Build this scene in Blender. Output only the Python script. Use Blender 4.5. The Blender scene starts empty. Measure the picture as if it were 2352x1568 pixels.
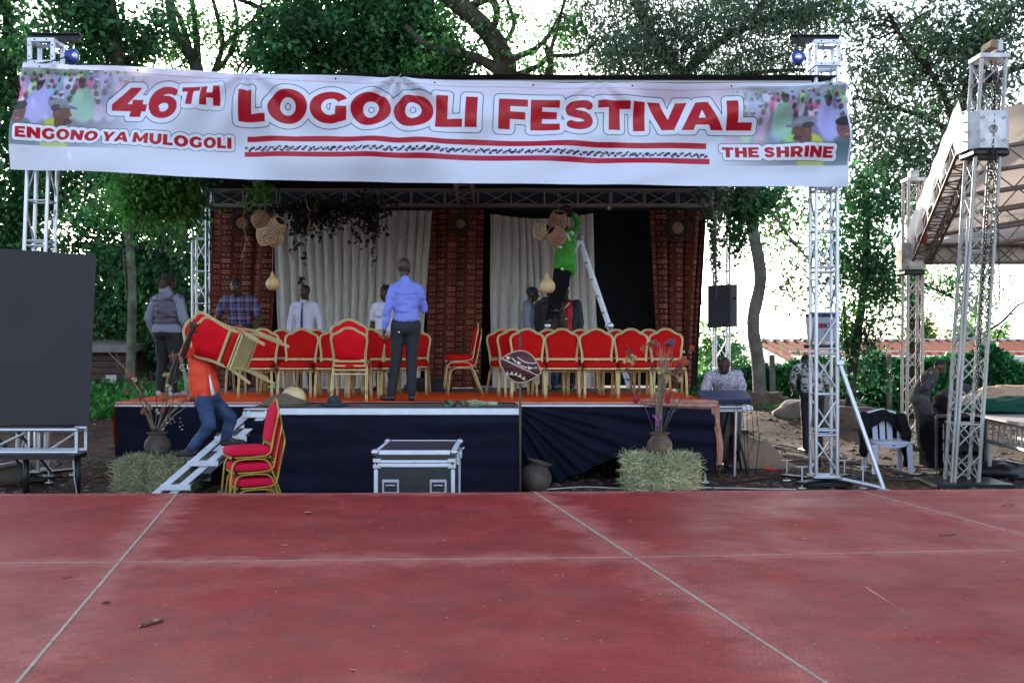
import bpy, bmesh, math, random
import numpy as np
from mathutils import Vector, Matrix, Quaternion, noise
               #  camera, world, sun, exposure
SC = bpy.context.scene
FPX = 2500.0            # focal length in pixels of a 2352 wide frame
CAMZ = 1.79
cam_data = bpy.data.cameras.new("camera")
cam_data.lens = 36.0 * FPX / 2352.0
cam_data.sensor_width = 36.0
cam_data.clip_start = 0.05
cam_data.clip_end = 600.0
camera = bpy.data.objects.new("camera", cam_data)
SC.collection.objects.link(camera)
camera.location = (0, 0, CAMZ)
camera.rotation_euler = (math.radians(90), 0, 0)
SC.camera = camera
SUN_EL, SUN_AZ = 14.0, -13.0     # azimuth measured from +Y towards +X (the sun is low behind the trees)
world = bpy.data.worlds.new("World"); SC.world = world
world.use_nodes = True
wn = world.node_tree; wn.nodes.clear()
w_out = wn.nodes.new("ShaderNodeOutputWorld")
w_bg = wn.nodes.new("ShaderNodeBackground"); w_bg.inputs["Strength"].default_value = 0.15
w_sky = wn.nodes.new("ShaderNodeTexSky"); w_sky.sky_type = 'NISHITA'; w_sky.sun_disc = False
w_sky.sun_elevation = math.radians(SUN_EL); w_sky.sun_rotation = math.radians(SUN_AZ)
w_sky.air_density = 1.0; w_sky.dust_density = 4.0; w_sky.ozone_density = 2.0; w_sky.altitude = 1500
w_hs = wn.nodes.new("ShaderNodeHueSaturation"); w_hs.inputs["Saturation"].default_value = 0.62
wn.links.new(w_sky.outputs[0], w_hs.inputs["Color"])
wn.links.new(w_hs.outputs[0], w_bg.inputs[0])
wn.links.new(w_bg.outputs[0], w_out.inputs[0])
sun_data = bpy.data.lights.new("sun", 'SUN'); sun_data.energy = 3.0; sun_data.angle = math.radians(0.6)
sun_data.color = (1.0, 0.93, 0.80)
sun = bpy.data.objects.new("sun", sun_data); SC.collection.objects.link(sun)
_d = Vector((math.sin(math.radians(SUN_AZ)) * math.cos(math.radians(SUN_EL)),
   math.cos(math.radians(SUN_AZ)) * math.cos(math.radians(SUN_EL)), math.sin(math.radians(SUN_EL))))
sun.rotation_euler = _d.to_track_quat('Z', 'Y').to_euler()
sun.location = _d * 60
SC.view_settings.view_transform = 'Standard'
SC.view_settings.look = 'None'
SC.view_settings.gamma = 1.0
SC.view_settings.exposure = 2.02
SC.view_settings.use_curve_mapping = False
SC.cycles.max_bounces = 6
SC.cycles.diffuse_bounces = 3
SC.cycles.glossy_bounces = 3
SC.cycles.transmission_bounces = 4
SC.cycles.transparent_max_bounces = 8
SC.cycles.use_denoising = True
               #  helpers
RND = random.Random(11)
NR = np.random.RandomState(5)
COL = SC.collection
PI = math.pi
def P(u, v, Y):
 return Vector(((u - 1176) * Y / FPX, Y, CAMZ - (v - 784) * Y / FPX))
def wpos(o):
 v = Vector((0, 0, 0))
 while o is not None:
  v = v + o.location
  o = o.parent
 return v
def tag(o, label=None, cat=None, group=None, kind=None):
 if label: o['label'] = label
 if cat: o['category'] = cat
 if group: o['group'] = group
 if kind: o['kind'] = kind
 return o
def thing(name, label, cat, loc=(0, 0, 0), rotz=0.0, group=None):
 o = bpy.data.objects.new(name, None); COL.objects.link(o)
 o.location = loc; o.rotation_euler = (0, 0, rotz)
 o.empty_display_size = 0.1
 return tag(o, label, cat, group)
def add(name, me, parent=None, loc=(0, 0, 0)):
 o = bpy.data.objects.new(name, me); COL.objects.link(o)
 o.location = loc
 if parent is not None: o.parent = parent
 return o
def copy_tree(o, parent=None):
 c = o.copy(); COL.objects.link(c)
 if parent is not None: c.parent = parent
 for ch in o.children: copy_tree(ch, c)
 return c
class MB:
 """collects shapes into one mesh"""
 def __init__(s): s.v = []; s.f = []; s.sm = []; s.uv = None
 def addm(s, vs, fs, smooth=False):
  b = len(s.v); s.v.extend([tuple(x) for x in vs])
  s.f.extend([tuple(i + b for i in f) for f in fs]); s.sm.extend([smooth] * len(fs))
  return s
 def box(s, c, size, rot=None, ch=0.0):
  c = Vector(c); hx, hy, hz = size[0] / 2, size[1] / 2, size[2] / 2
  rot = rot or Matrix.Identity(3)
  if ch <= 0:
   vs = [c + rot @ Vector((x * hx, y * hy, z * hz)) for z in (-1, 1) for y in (-1, 1) for x in (-1, 1)]
   fs = [(0, 2, 3, 1), (4, 5, 7, 6), (0, 1, 5, 4), (2, 6, 7, 3), (0, 4, 6, 2), (1, 3, 7, 5)]
   return s.addm(vs, fs)
  ch = min(ch, hx * .9, hy * .9, hz * .9)
  vs = []; idx = {}
  for x in (-1, 1):
   for y in (-1, 1):
    for z in (-1, 1):
     for a in range(3):
      p = [x * (hx - ch), y * (hy - ch), z * (hz - ch)]
      p[a] = (x * hx, y * hy, z * hz)[a]
      idx[(x, y, z, a)] = len(vs); vs.append(c + rot @ Vector(p))
  fs = []
  def q(*k): fs.append(tuple(idx[i] for i in k))
  for sgn in (-1, 1):
   for a in range(3):
    b, d = [(1, 2), (2, 0), (0, 1)][a]
    ks = []
    for (i, j) in ((-1, -1), (1, -1), (1, 1), (-1, 1)):
     k = [0, 0, 0]; k[a] = sgn; k[b] = i; k[d] = j; ks.append((k[0], k[1], k[2], a))
    if sgn < 0: ks.reverse()
    q(*ks)
  for a in range(3):
   b, d = [(1, 2), (2, 0), (0, 1)][a]
   for (i, j) in ((-1, -1), (1, -1), (1, 1), (-1, 1)):
    k0 = [0, 0, 0]; k0[a] = -1; k0[b] = i; k0[d] = j
    k1 = list(k0); k1[a] = 1
    ks = [(*k0, b), (*k1, b), (*k1, d), (*k0, d)]
    if i * j > 0: ks.reverse()
    q(*ks)
  for x in (-1, 1):
   for y in (-1, 1):
    for z in (-1, 1):
     ks = [(x, y, z, 0), (x, y, z, 1), (x, y, z, 2)]
     if x * y * z < 0: ks.reverse()
     q(*ks)
  return s.addm(vs, fs)
 def tube(s, pts, r, n=8, caps=True, flat=1.0, closed=False):
  pts = [Vector(p) for p in pts]; m = len(pts)
  rs = r if isinstance(r, (list, tuple)) else [r] * m
  vs = []; up = None
  for i, p in enumerate(pts):
   if closed:
    t = pts[(i + 1) % m] - pts[i - 1]
   else:
    t = pts[min(i + 1, m - 1)] - pts[max(i - 1, 0)]
   if t.length < 1e-9: t = Vector((0, 0, 1))
   t.normalize()
   if up is None:
    up = Vector((0, 0, 1)) if abs(t.z) < .9 else Vector((0, 1, 0))
   a = up - t * up.dot(t)
   if a.length < 1e-4:
    a = Vector((1, 0, 0)) - t * t.x
   a.normalize(); up = a; b = t.cross(a)
   for k in range(n):
    th = 2 * PI * k / n
    vs.append(p + a * (math.cos(th) * rs[i]) + b * (math.sin(th) * rs[i] * flat))
  fs = []
  rng = m if closed else m - 1
  for i in range(rng):
   j = (i + 1) % m
   for k in range(n):
    k2 = (k + 1) % n
    fs.append((i * n + k, i * n + k2, j * n + k2, j * n + k))
  s.addm(vs, fs, True)
  if caps and not closed:
   b = len(s.v) - len(vs)
   s.f.append(tuple(b + k for k in range(n))[::-1]); s.sm.append(False)
   s.f.append(tuple(b + (m - 1) * n + k for k in range(n))); s.sm.append(False)
  return s
 def lathe(s, prof, n=24, c=(0, 0, 0), rot=None, squash=1.0):
  c = Vector(c); rot = rot or Matrix.Identity(3)
  vs = []
  for (r, z) in prof:
   for k in range(n):
    th = 2 * PI * k / n
    vs.append(c + rot @ Vector((math.cos(th) * r, math.sin(th) * r * squash, z)))
  fs = []
  for i in range(len(prof) - 1):
   for k in range(n):
    k2 = (k + 1) % n
    fs.append((i * n + k, i * n + k2, (i + 1) * n + k2, (i + 1) * n + k))
  return s.addm(vs, fs, True)
 def ball(s, c, r, n=12, m=8, rot=None):
  r = r if isinstance(r, (tuple, list)) else (r, r, r)
  c = Vector(c); rot = rot or Matrix.Identity(3)
  vs = [c + rot @ Vector((0, 0, -r[2]))]
  for i in range(1, m):
   ph = -PI / 2 + PI * i / m
   for k in range(n):
    th = 2 * PI * k / n
    vs.append(c + rot @ Vector((math.cos(th) * math.cos(ph) * r[0], math.sin(th) * math.cos(ph) * r[1], math.sin(ph) * r[2])))
  vs.append(c + rot @ Vector((0, 0, r[2])))
  fs = []
  for k in range(n): fs.append((0, 1 + (k + 1) % n, 1 + k))
  for i in range(m - 2):
   for k in range(n):
    a = 1 + i * n; b = a + n; k2 = (k + 1) % n
    fs.append((a + k, a + k2, b + k2, b + k))
  a = 1 + (m - 2) * n
  for k in range(n): fs.append((a + k, a + (k + 1) % n, len(vs) - 1))
  return s.addm(vs, fs, True)
 def prism(s, poly, y0, y1, tr=None):
  """poly in (x,z), extruded along y"""
  tr = tr or (lambda p: Vector(p))
  n = len(poly)
  vs = [tr((x, y0, z)) for x, z in poly] + [tr((x, y1, z)) for x, z in poly]
  fs = [tuple(range(n)), tuple(range(2 * n - 1, n - 1, -1))]
  for i in range(n):
   j = (i + 1) % n
   fs.append((i, i + n, j + n, j))
  return s.addm(vs, fs)
 def build(s, name, mat, parent=None, world=True, smooth=None, loc=None):
  off = wpos(parent) if (world and parent is not None) else Vector((0, 0, 0))
  me = bpy.data.meshes.new(name)
  if off.length > 0:
   vs = [(x - off.x, y - off.y, z - off.z) for x, y, z in s.v]
  else: vs = s.v
  me.from_pydata(vs, [], s.f)
  sm = s.sm if smooth is None else [smooth] * len(s.f)
  me.polygons.foreach_set("use_smooth", sm)
  if mat is not None: me.materials.append(mat)
  me.update()
  o = add(name, me, parent)
  if loc is not None: o.location = loc
  return o
def grid_mesh(name, fn, nu, nv, mat, parent=None, smooth=True, uvs=True, thick=0.0):
 """fn(u,v)->Vector with u,v in 0..1"""
 me = bpy.data.meshes.new(name)
 off = wpos(parent) if parent is not None else Vector((0, 0, 0))
 vs = []; fs = []
 for j in range(nv + 1):
  for i in range(nu + 1):
   p = Vector(fn(i / nu, j / nv)) - off
   vs.append(tuple(p))
 for j in range(nv):
  for i in range(nu):
   a = j * (nu + 1) + i
   fs.append((a, a + 1, a + nu + 2, a + nu + 1))
 me.from_pydata(vs, [], fs)
 me.polygons.foreach_set("use_smooth", [smooth] * len(fs))
 if uvs:
  uvl = me.uv_layers.new(name="uv")
  li = np.zeros(len(me.loops), dtype=np.int32); me.loops.foreach_get("vertex_index", li)
  uu = (li % (nu + 1)) / nu; vv = (li // (nu + 1)) / nv
  uvl.data.foreach_set("uv", np.stack([uu, vv], 1).astype(np.float32).ravel())
 me.materials.append(mat); me.update()
 return add(name, me, parent)
_unit = {}
def rod(name, p, q, r, mat, parent, n=8):
 """a straight round bar; alike bars share one mesh"""
 key = (mat.name, n)
 if key not in _unit:
  m = MB(); vs = []
  for z in (0, 1):
   for k in range(n):
    th = 2 * PI * k / n; vs.append((math.cos(th), math.sin(th), z))
  fs = [(k, (k + 1) % n, n + (k + 1) % n, n + k) for k in range(n)]
  me = bpy.data.meshes.new("bar"); fs2 = fs + [tuple(range(n))[::-1], tuple(range(n, 2 * n))]
  me.from_pydata(vs, [], fs2); me.polygons.foreach_set("use_smooth", [True] * n + [False] * 2)
  me.materials.append(mat); me.update(); _unit[key] = me
 p = Vector(p); q = Vector(q); d = q - p
 o = bpy.data.objects.new(name, _unit[key]); COL.objects.link(o)
 o.parent = parent
 o.location = p - wpos(parent)
 o.rotation_mode = 'QUATERNION'
 o.rotation_quaternion = d.to_track_quat('Z', 'Y')
 o.scale = (r, r, d.length)
 return o
               #  materials
def s2l(c):
 return tuple(((x / 12.92) if x <= 0.04045 else ((x + 0.055) / 1.055) ** 2.4) for x in c)
def mat(name, col, rough=0.6, metal=0.0, var=0.15, scale=6.0, bump=0.0, bscale=40.0, col2=None, trans=0.0, spec=0.5, island=0.0, coords='Object', detail=4.0):
 m = bpy.data.materials.new(name); m.use_nodes = True
 nt = m.node_tree; nt.nodes.clear()
 out = nt.nodes.new("ShaderNodeOutputMaterial")
 b = nt.nodes.new("ShaderNodeBsdfPrincipled")
 b.inputs["Roughness"].default_value = rough; b.inputs["Metallic"].default_value = metal
 b.inputs["Specular IOR Level"].default_value = spec
 tc = nt.nodes.new("ShaderNodeTexCoord")
 nz = nt.nodes.new("ShaderNodeTexNoise"); nz.inputs["Scale"].default_value = scale; nz.inputs["Detail"].default_value = detail
 nt.links.new(tc.outputs[coords], nz.inputs["Vector"])
 ramp = nt.nodes.new("ShaderNodeValToRGB")
 c1 = tuple(max(0, x * (1 - var)) for x in col[:3]) + (1,)
 c2 = tuple(x * (1 + var) for x in (col2 or col)[:3]) + (1,)
 ramp.color_ramp.elements[0].position = 0.3; ramp.color_ramp.elements[1].position = 0.7
 ramp.color_ramp.elements[0].color = c1; ramp.color_ramp.elements[1].color = c2
 nt.links.new(nz.outputs["Fac"], ramp.inputs[0])
 cs = ramp.outputs[0]
 if island > 0:
  g = nt.nodes.new("ShaderNodeNewGeometry")
  hs = nt.nodes.new("ShaderNodeHueSaturation")
  mr = nt.nodes.new("ShaderNodeMapRange")
  mr.inputs["To Min"].default_value = 1 - island; mr.inputs["To Max"].default_value = 1 + island
  nt.links.new(g.outputs["Random Per Island"], mr.inputs["Value"])
  nt.links.new(mr.outputs[0], hs.inputs["Value"])
  nt.links.new(cs, hs.inputs["Color"]); cs = hs.outputs[0]
 nt.links.new(cs, b.inputs["Base Color"])
 if bump > 0:
  n2 = nt.nodes.new("ShaderNodeTexNoise"); n2.inputs["Scale"].default_value = bscale; n2.inputs["Detail"].default_value = 5
  nt.links.new(tc.outputs[coords], n2.inputs["Vector"])
  bp = nt.nodes.new("ShaderNodeBump"); bp.inputs["Strength"].default_value = bump; bp.inputs["Distance"].default_value = 0.02
  nt.links.new(n2.outputs["Fac"], bp.inputs["Height"]); nt.links.new(bp.outputs[0], b.inputs["Normal"])
 sh = b.outputs[0]
 if trans > 0:
  t = nt.nodes.new("ShaderNodeBsdfTranslucent"); nt.links.new(cs, t.inputs["Color"])
  mx = nt.nodes.new("ShaderNodeMixShader"); mx.inputs[0].default_value = trans
  nt.links.new(sh, mx.inputs[1]); nt.links.new(t.outputs[0], mx.inputs[2]); sh = mx.outputs[0]
 nt.links.new(sh, out.inputs[0])
 return m
def image_from(name, arr):
 """arr h x w x 3 in display colours, row 0 at the top"""
 h, w = arr.shape[:2]
 img = bpy.data.images.new(name, w, h, alpha=False)
 a = np.ones((h, w, 4), np.float32); a[..., :3] = np.clip(arr, 0, 1)
 img.pixels.foreach_set(a[::-1].ravel()); img.update(); img.pack()
 return img
def mat_image(name, img, rough=0.6, trans=0.0, bump=0.0, bscale=60, extension='REPEAT', uvscale=None, spec=0.3, bumpdist=0.01):
 m = bpy.data.materials.new(name); m.use_nodes = True
 nt = m.node_tree; nt.nodes.clear()
 out = nt.nodes.new("ShaderNodeOutputMaterial"); b = nt.nodes.new("ShaderNodeBsdfPrincipled")
 b.inputs["Roughness"].default_value = rough; b.inputs["Specular IOR Level"].default_value = spec
 tc = nt.nodes.new("ShaderNodeTexCoord"); im = nt.nodes.new("ShaderNodeTexImage"); im.image = img; im.extension = extension
 src = tc.outputs["UV"]
 if uvscale:
  mp = nt.nodes.new("ShaderNodeMapping"); mp.inputs["Scale"].default_value = (uvscale[0], uvscale[1], 1)
  nt.links.new(src, mp.inputs[0]); src = mp.outputs[0]
 nt.links.new(src, im.inputs["Vector"]); nt.links.new(im.outputs[0], b.inputs["Base Color"])
 if bump > 0:
  n2 = nt.nodes.new("ShaderNodeTexNoise"); n2.inputs["Scale"].default_value = bscale
  nt.links.new(tc.outputs["Object"], n2.inputs["Vector"])
  bp = nt.nodes.new("ShaderNodeBump"); bp.inputs["Strength"].default_value = bump; bp.inputs["Distance"].default_value = bumpdist
  nt.links.new(n2.outputs["Fac"], bp.inputs["Height"]); nt.links.new(bp.outputs[0], b.inputs["Normal"])
 sh = b.outputs[0]
 if trans > 0:
  t = nt.nodes.new("ShaderNodeBsdfTranslucent"); nt.links.new(im.outputs[0], t.inputs["Color"])
  mx = nt.nodes.new("ShaderNodeMixShader"); mx.inputs[0].default_value = trans
  nt.links.new(sh, mx.inputs[1]); nt.links.new(t.outputs[0], mx.inputs[2]); sh = mx.outputs[0]
 nt.links.new(sh, out.inputs[0])
 return m
M = {}
M['alu'] = mat("brushed_aluminium", (.58, .60, .66), .38, .85, .12, 14, .08, 90)
M['alu_old'] = mat("weathered_aluminium", (.42, .41, .40), .55, .55, .35, 9, .15, 70)
M['white_alu'] = mat("pale_aluminium", (.66, .70, .80), .45, .25, .06, 9, .05, 60)
M['steel_plate'] = mat("dirty_white_plate", (.55, .56, .60), .5, .2, .25, 7, .1, 40)
M['black_steel'] = mat("black_steel", (.012, .013, .018), .45, .3, .2, 8, .1, 50)
M['black'] = mat("black_plastic", (.012, .012, .015), .5, 0, .2, 8, .1, 60)
M['blackcloth'] = mat("black_cloth", (.008, .008, .010), .85, 0, .25, 5, .2, 60, spec=.15)
M['gold'] = mat("gold_paint", (.52, .42, .20), .42, .35, .10, 12, .05, 60)
M['gold_old'] = mat("deep_gold_paint", (.40, .29, .045), .42, .45, .15, 12, .05, 60)
M['redcloth'] = mat("red_upholstery", (.46, .004, .003), .8, 0, .10, 9, .25, 320, spec=.15)
M['redback'] = mat("red_back_panel", (.60, .003, .010), .75, 0, .08, 9, .2, 300, spec=.15)
M['crimson'] = mat("crimson_upholstery", (.60, .006, .045), .8, 0, .08, 120, .3, 240, spec=.15)
M['navy'] = mat("navy_cloth", (.006, .0065, .018), .85, 0, .25, 3, .2, 50, spec=.15)
M['rope'] = mat("woven_rope", (.58, .43, .27), .8, 0, .25, 25, .3, 120)
M['rope2'] = mat("reddish_woven_rope", (.46, .27, .18), .8, 0, .25, 25, .3, 120)
M['gourd'] = mat("gourd_skin", (.55, .36, .15), .42, 0, .22, 9, .08, 40, col2=(.62, .42, .20))
M['gourd2'] = mat("pale_gourd_skin", (.62, .46, .24), .45, 0, .08, 6, .05, 40)
M['clay'] = mat("fired_clay", (.085, .055, .042), .75, 0, .45, 6, .3, 30, col2=(.17, .10, .07))
M['clay_dark'] = mat("smoked_clay", (.045, .033, .030), .75, 0, .4, 6, .3, 30, col2=(.085, .06, .05))
M['hay'] = mat("hay_stalks", (.24, .235, .13), .85, 0, .3, 4, 0, 10, island=.45)
M['hay_green'] = mat("green_hay_stalks", (.34, .40, .22), .85, 0, .3, 3, 0, 10, col2=(.46, .40, .22), island=.5)
M['twig'] = mat("dry_twig", (.10, .068, .050), .85, 0, .3, 20, .2, 60)
M['twig_pale'] = mat("pale_dry_stem", (.30, .22, .14), .85, 0, .3, 20, .2, 60)
M['bark'] = mat("tree_bark", (.028, .023, .018), .95, 0, .4, 3, .8, 14, col2=(.055, .047, .038), spec=.1)
M['bark_green'] = mat("mossy_bark", (.045, .055, .030), .9, 0, .4, 4, .8, 16, col2=(.12, .13, .09))
M['bark_pale'] = mat("grey_bark", (.135, .125, .11), .95, 0, .35, 4, .8, 18, spec=.1)
M['leaf_dark'] = mat("dark_leaf", (.016, .050, .022), .5, 0, .5, .9, 0, 10, col2=(.034, .145, .040), trans=.38, island=.5)
M['leaf_mid'] = mat("mid_green_leaf", (.035, .15, .040), .5, 0, .45, .8, 0, 10, col2=(.09, .28, .05), trans=.42, island=.5)
M['leaf_grey'] = mat("grey_green_leaf", (.055, .095, .058), .6, 0, .35, .9, 0, 10, col2=(.085, .14, .080), trans=.3, island=.45)
M['leaf_lime'] = mat("sunlit_yellow_leaf", (.10, .20, .03), .5, 0, .3, .9, 0, 10, trans=.5, island=.4)
M['leaf_rust'] = mat("rusty_leaf", (.22, .12, .05), .6, 0, .3, .9, 0, 10, trans=.3, island=.4)
M['ivy'] = mat("hedge_leaf", (.016, .085, .032), .5, 0, .5, 1.2, 0, 10, col2=(.024, .17, .045), trans=.3, island=.5)
M['ivy_dark'] = mat("dry_ivy_leaf", (.014, .020, .012), .7, 0, .4, 3, 0, 10, island=.4)
M['grass'] = mat("lawn_blade", (.02, .15, .02), .6, 0, .4, 1.5, 0, 10, col2=(.05, .22, .03), trans=.35, island=.4)
M['skin'] = mat("dark_brown_skin", (.052, .026, .017), .45, 0, .15, 12, .05, 80, spec=.35)
M['skin2'] = mat("brown_skin", (.10, .045, .028), .45, 0, .12, 12, .05, 80, spec=.35)
M['hair'] = mat("black_hair", (.008, .007, .007), .8, 0, .3, 60, .4, 200)
M['hair_red'] = mat("reddish_braids", (.06, .018, .012), .7, 0, .4, 50, .5, 120)
M['eye'] = mat("eye_white", (.35, .32, .30), .3, 0, .02, 5)
M['white'] = mat("white_plastic", (.72, .74, .82), .4, 0, .04, 5)
M['canvas'] = mat("white_canvas", (.74, .73, .74), .7, 0, .06, 2, .15, 5, trans=.25)
M['canvas_tan'] = mat("tan_roof_canvas", (.62, .52, .45), .75, 0, .10, 1.2, .1, 5, trans=.30)
M['canvas_back'] = mat('tan_back_canvas', (.50, .43, .38), .75, 0, .10, 1.2)
M['sack'] = mat("tan_sack_cloth", (.24, .17, .12), .85, 0, .12, 5, .25, 30, spec=.15)
M['greencloth'] = mat("dark_green_cloth", (.008, .058, .040), .8, 0, .2, 6, .2, 40, spec=.15)
M['orange'] = mat("orange_carpet", (.85, .085, .005), .85, 0, .12, 14, .3, 220, spec=.15)
M['pink'] = mat("pink_carpet_backing", (.62, .27, .22), .85, 0, .12, 7, .3, 60, spec=.15)
M['deckgrey'] = mat("worn_grey_plywood", (.085, .070, .062), .6, 0, .3, 5, .2, 40, col2=(.14, .12, .11))
M['rooftile'] = mat("faded_red_roof_sheet", (.21, .062, .036), .95, 0, .25, 1.6, .1, 20, spec=.1)
M['wallpale'] = mat("pale_wall", (.66, .66, .62), .8, 0, .08, 2)
M['brownwall'] = mat("dark_brown_boards", (.060, .030, .022), .8, 0, .3, 3, .2, 30)
M['greyroof'] = mat("grey_roof_sheet", (.17, .16, .15), .7, 0, .25, 4, .2, 20)
M['wood'] = mat("bare_wood", (.27, .17, .10), .7, 0, .25, 6, .2, 30)
M['stone'] = mat("grey_brown_stone", (.13, .105, .085), .9, 0, .35, 3, .6, 8)
M['chain'] = mat("dark_chain_steel", (.05, .045, .045), .4, .7, .3, 20)
M['blue'] = mat("blue_hoist_paint", (.015, .045, .32), .35, .1, .15, 9)
M['wire'] = mat("white_wire", (.45, .45, .45), .6)
M['string'] = mat("pale_string", (.35, .32, .28), .8)
               #  ground
def sstep(x, a, b):
 t = min(1, max(0, (x - a) / (b - a))); return t * t * (3 - 2 * t)
def ground_z(x, y):
 z = 0.0
 z += 0.55 * sstep(-x, 4.2, 7.5) * sstep(y, 17, 25)
 z += 0.10 * sstep(-x, 4.5, 6) * sstep(y, 12.5, 14)
 z += 0.35 * sstep(x, 3.5, 5) * sstep(y, 19, 22.5) * (1 - sstep(y, 24, 27))* (1 - sstep(x, 6.5, 8))
 z -= 2.0 * sstep(y, 31, 40) * sstep(x, 0, 4)
 z += noise.noise(Vector((x * .5, y * .5, 3))) * .05 + noise.noise(Vector((x * 1.7, y * 1.7, 1))) * .025
 if y < 8.5: z = min(z, 0)
 return z
def make_ground():
 xs = list(np.concatenate([np.linspace(-300, -20, 12), np.linspace(-18, -9, 14), np.linspace(-8.8, 8.8, 150), np.linspace(9, 18, 14), np.linspace(20, 300, 12)]))
 ys = list(np.concatenate([np.linspace(-60, 7.5, 10), np.linspace(8, 30, 180), np.linspace(30.5, 45, 25), np.linspace(50, 500, 12)]))
 nx = len(xs); vs = []; fs = []
 for y in ys:
  for x in xs:
   fine = 0
   if 8 < y < 30 and abs(x) < 9: fine = noise.noise(Vector((x * 7, y * 7, 0))) * .012
   vs.append((x, y, ground_z(x, y) + fine))
 for j in range(len(ys) - 1):
  for i in range(nx - 1):
   a = j * nx + i; fs.append((a, a + 1, a + nx + 1, a + nx))
 me = bpy.data.meshes.new("ground"); me.from_pydata(vs, [], fs)
 me.polygons.foreach_set("use_smooth", [True] * len(fs))
 m = bpy.data.materials.new("red_brown_earth"); m.use_nodes = True
 nt = m.node_tree; b = nt.nodes["Principled BSDF"]; b.inputs["Roughness"].default_value = .95; b.inputs["Specular IOR Level"].default_value = .2
 tc = nt.nodes.new("ShaderNodeTexCoord")
 n1 = nt.nodes.new("ShaderNodeTexNoise"); n1.inputs["Scale"].default_value = .8; n1.inputs["Detail"].default_value = 6
 n2 = nt.nodes.new("ShaderNodeTexNoise"); n2.inputs["Scale"].default_value = 14; n2.inputs["Detail"].default_value = 6; n2.inputs["Roughness"].default_value = .7
 r1 = nt.nodes.new("ShaderNodeValToRGB"); r2 = nt.nodes.new("ShaderNodeValToRGB")
 r1.color_ramp.elements[0].position = .38; r1.color_ramp.elements[0].color = (.05, .03, .02, 1)
 r1.color_ramp.elements[1].position = .62; r1.color_ramp.elements[1].color = (.125, .062, .034, 1)
 r2.color_ramp.elements[0].position = .35; r2.color_ramp.elements[0].color = (.35, .33, .30, 1)
 r2.color_ramp.elements[1].position = .68; r2.color_ramp.elements[1].color = (1.25, 1.2, 1.15, 1)
 mx = nt.nodes.new("ShaderNodeMixRGB"); mx.blend_type = 'MULTIPLY'; mx.inputs[0].default_value = 1
 for n in (n1, n2): nt.links.new(tc.outputs["Object"], n.inputs["Vector"])
 nt.links.new(n1.outputs[0], r1.inputs[0]); nt.links.new(n2.outputs[0], r2.inputs[0])
 nt.links.new(r1.outputs[0], mx.inputs[1]); nt.links.new(r2.outputs[0], mx.inputs[2]); nt.links.new(mx.outputs[0], b.inputs["Base Color"])
 bp = nt.nodes.new("ShaderNodeBump"); bp.inputs["Strength"].default_value = .9; bp.inputs["Distance"].default_value = .04
 nt.links.new(n2.outputs[0], bp.inputs["Height"]); nt.links.new(bp.outputs[0], b.inputs["Normal"])
 me.materials.append(m); me.update()
 tag(add("ground", me), kind='structure')
make_ground()
def np_mesh(name, V, nper, mat_, parent=None, smooth=False):
 """V: (n, nper, 3) polygons, one per row"""
 n = V.shape[0]
 off = np.array(wpos(parent)) if parent is not None else np.zeros(3)
 me = bpy.data.meshes.new(name)
 me.vertices.add(n * nper); me.vertices.foreach_set("co", (V - off).astype(np.float32).ravel())
 me.loops.add(n * nper); me.loops.foreach_set("vertex_index", np.arange(n * nper, dtype=np.int32))
 me.polygons.add(n); me.polygons.foreach_set("loop_start", np.arange(0, n * nper, nper, dtype=np.int32))
 me.polygons.foreach_set("loop_total", np.full(n, nper, dtype=np.int32))
 me.materials.append(mat_); me.update(calc_edges=True)
 return add(name, me, parent)
def scatter_bits(name, n, box, size, mat_, flat=.5, zoff=0.0):
 V = []
 base = np.array([[1, 0, 0], [0, 1, 0], [-1, 0, 0], [0, -1, 0], [0, 0, 1]], float)
 tri = [(0, 1, 4), (1, 2, 4), (2, 3, 4), (3, 0, 4)]
 for i in range(n):
  x = NR.uniform(box[0], box[1]); y = NR.uniform(box[2], box[3]); s = size * (0.4 + NR.rand() ** 3 * 1.6)
  b = base * (s * (0.7 + NR.rand(5, 3) * .6)); b[:, 2] *= flat
  a = NR.rand() * 6.28; c, d = math.cos(a), math.sin(a)
  b = b @ np.array([[c, d, 0], [-d, c, 0], [0, 0, 1]])
  b += [x, y, ground_z(x, y) + zoff]
  for t in tri: V.append(b[list(t)])
 o = np_mesh(name, np.array(V), 3, mat_)
 return tag(o, kind='stuff')
M['pebble'] = mat("pebble_grey", (.10, .085, .075), .9, 0, .4, 8, island=.5)
M['litter'] = mat("dry_litter", (.07, .042, .028), .9, 0, .4, 8, island=.6)
M['paperbit'] = mat("pale_scraps", (.25, .22, .21), .8, 0, .3, 8, island=.4)
scatter_bits("gravel", 5200, (-6.5, 8.5, 11.5, 16), .028, M['pebble'])
scatter_bits("leaf_litter", 7000, (-9, 11, 12.5, 27), .045, M['litter'], .4)
scatter_bits("pale_debris", 700, (-9, 10, 15, 27), .035, M['paperbit'], .3)
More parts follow.
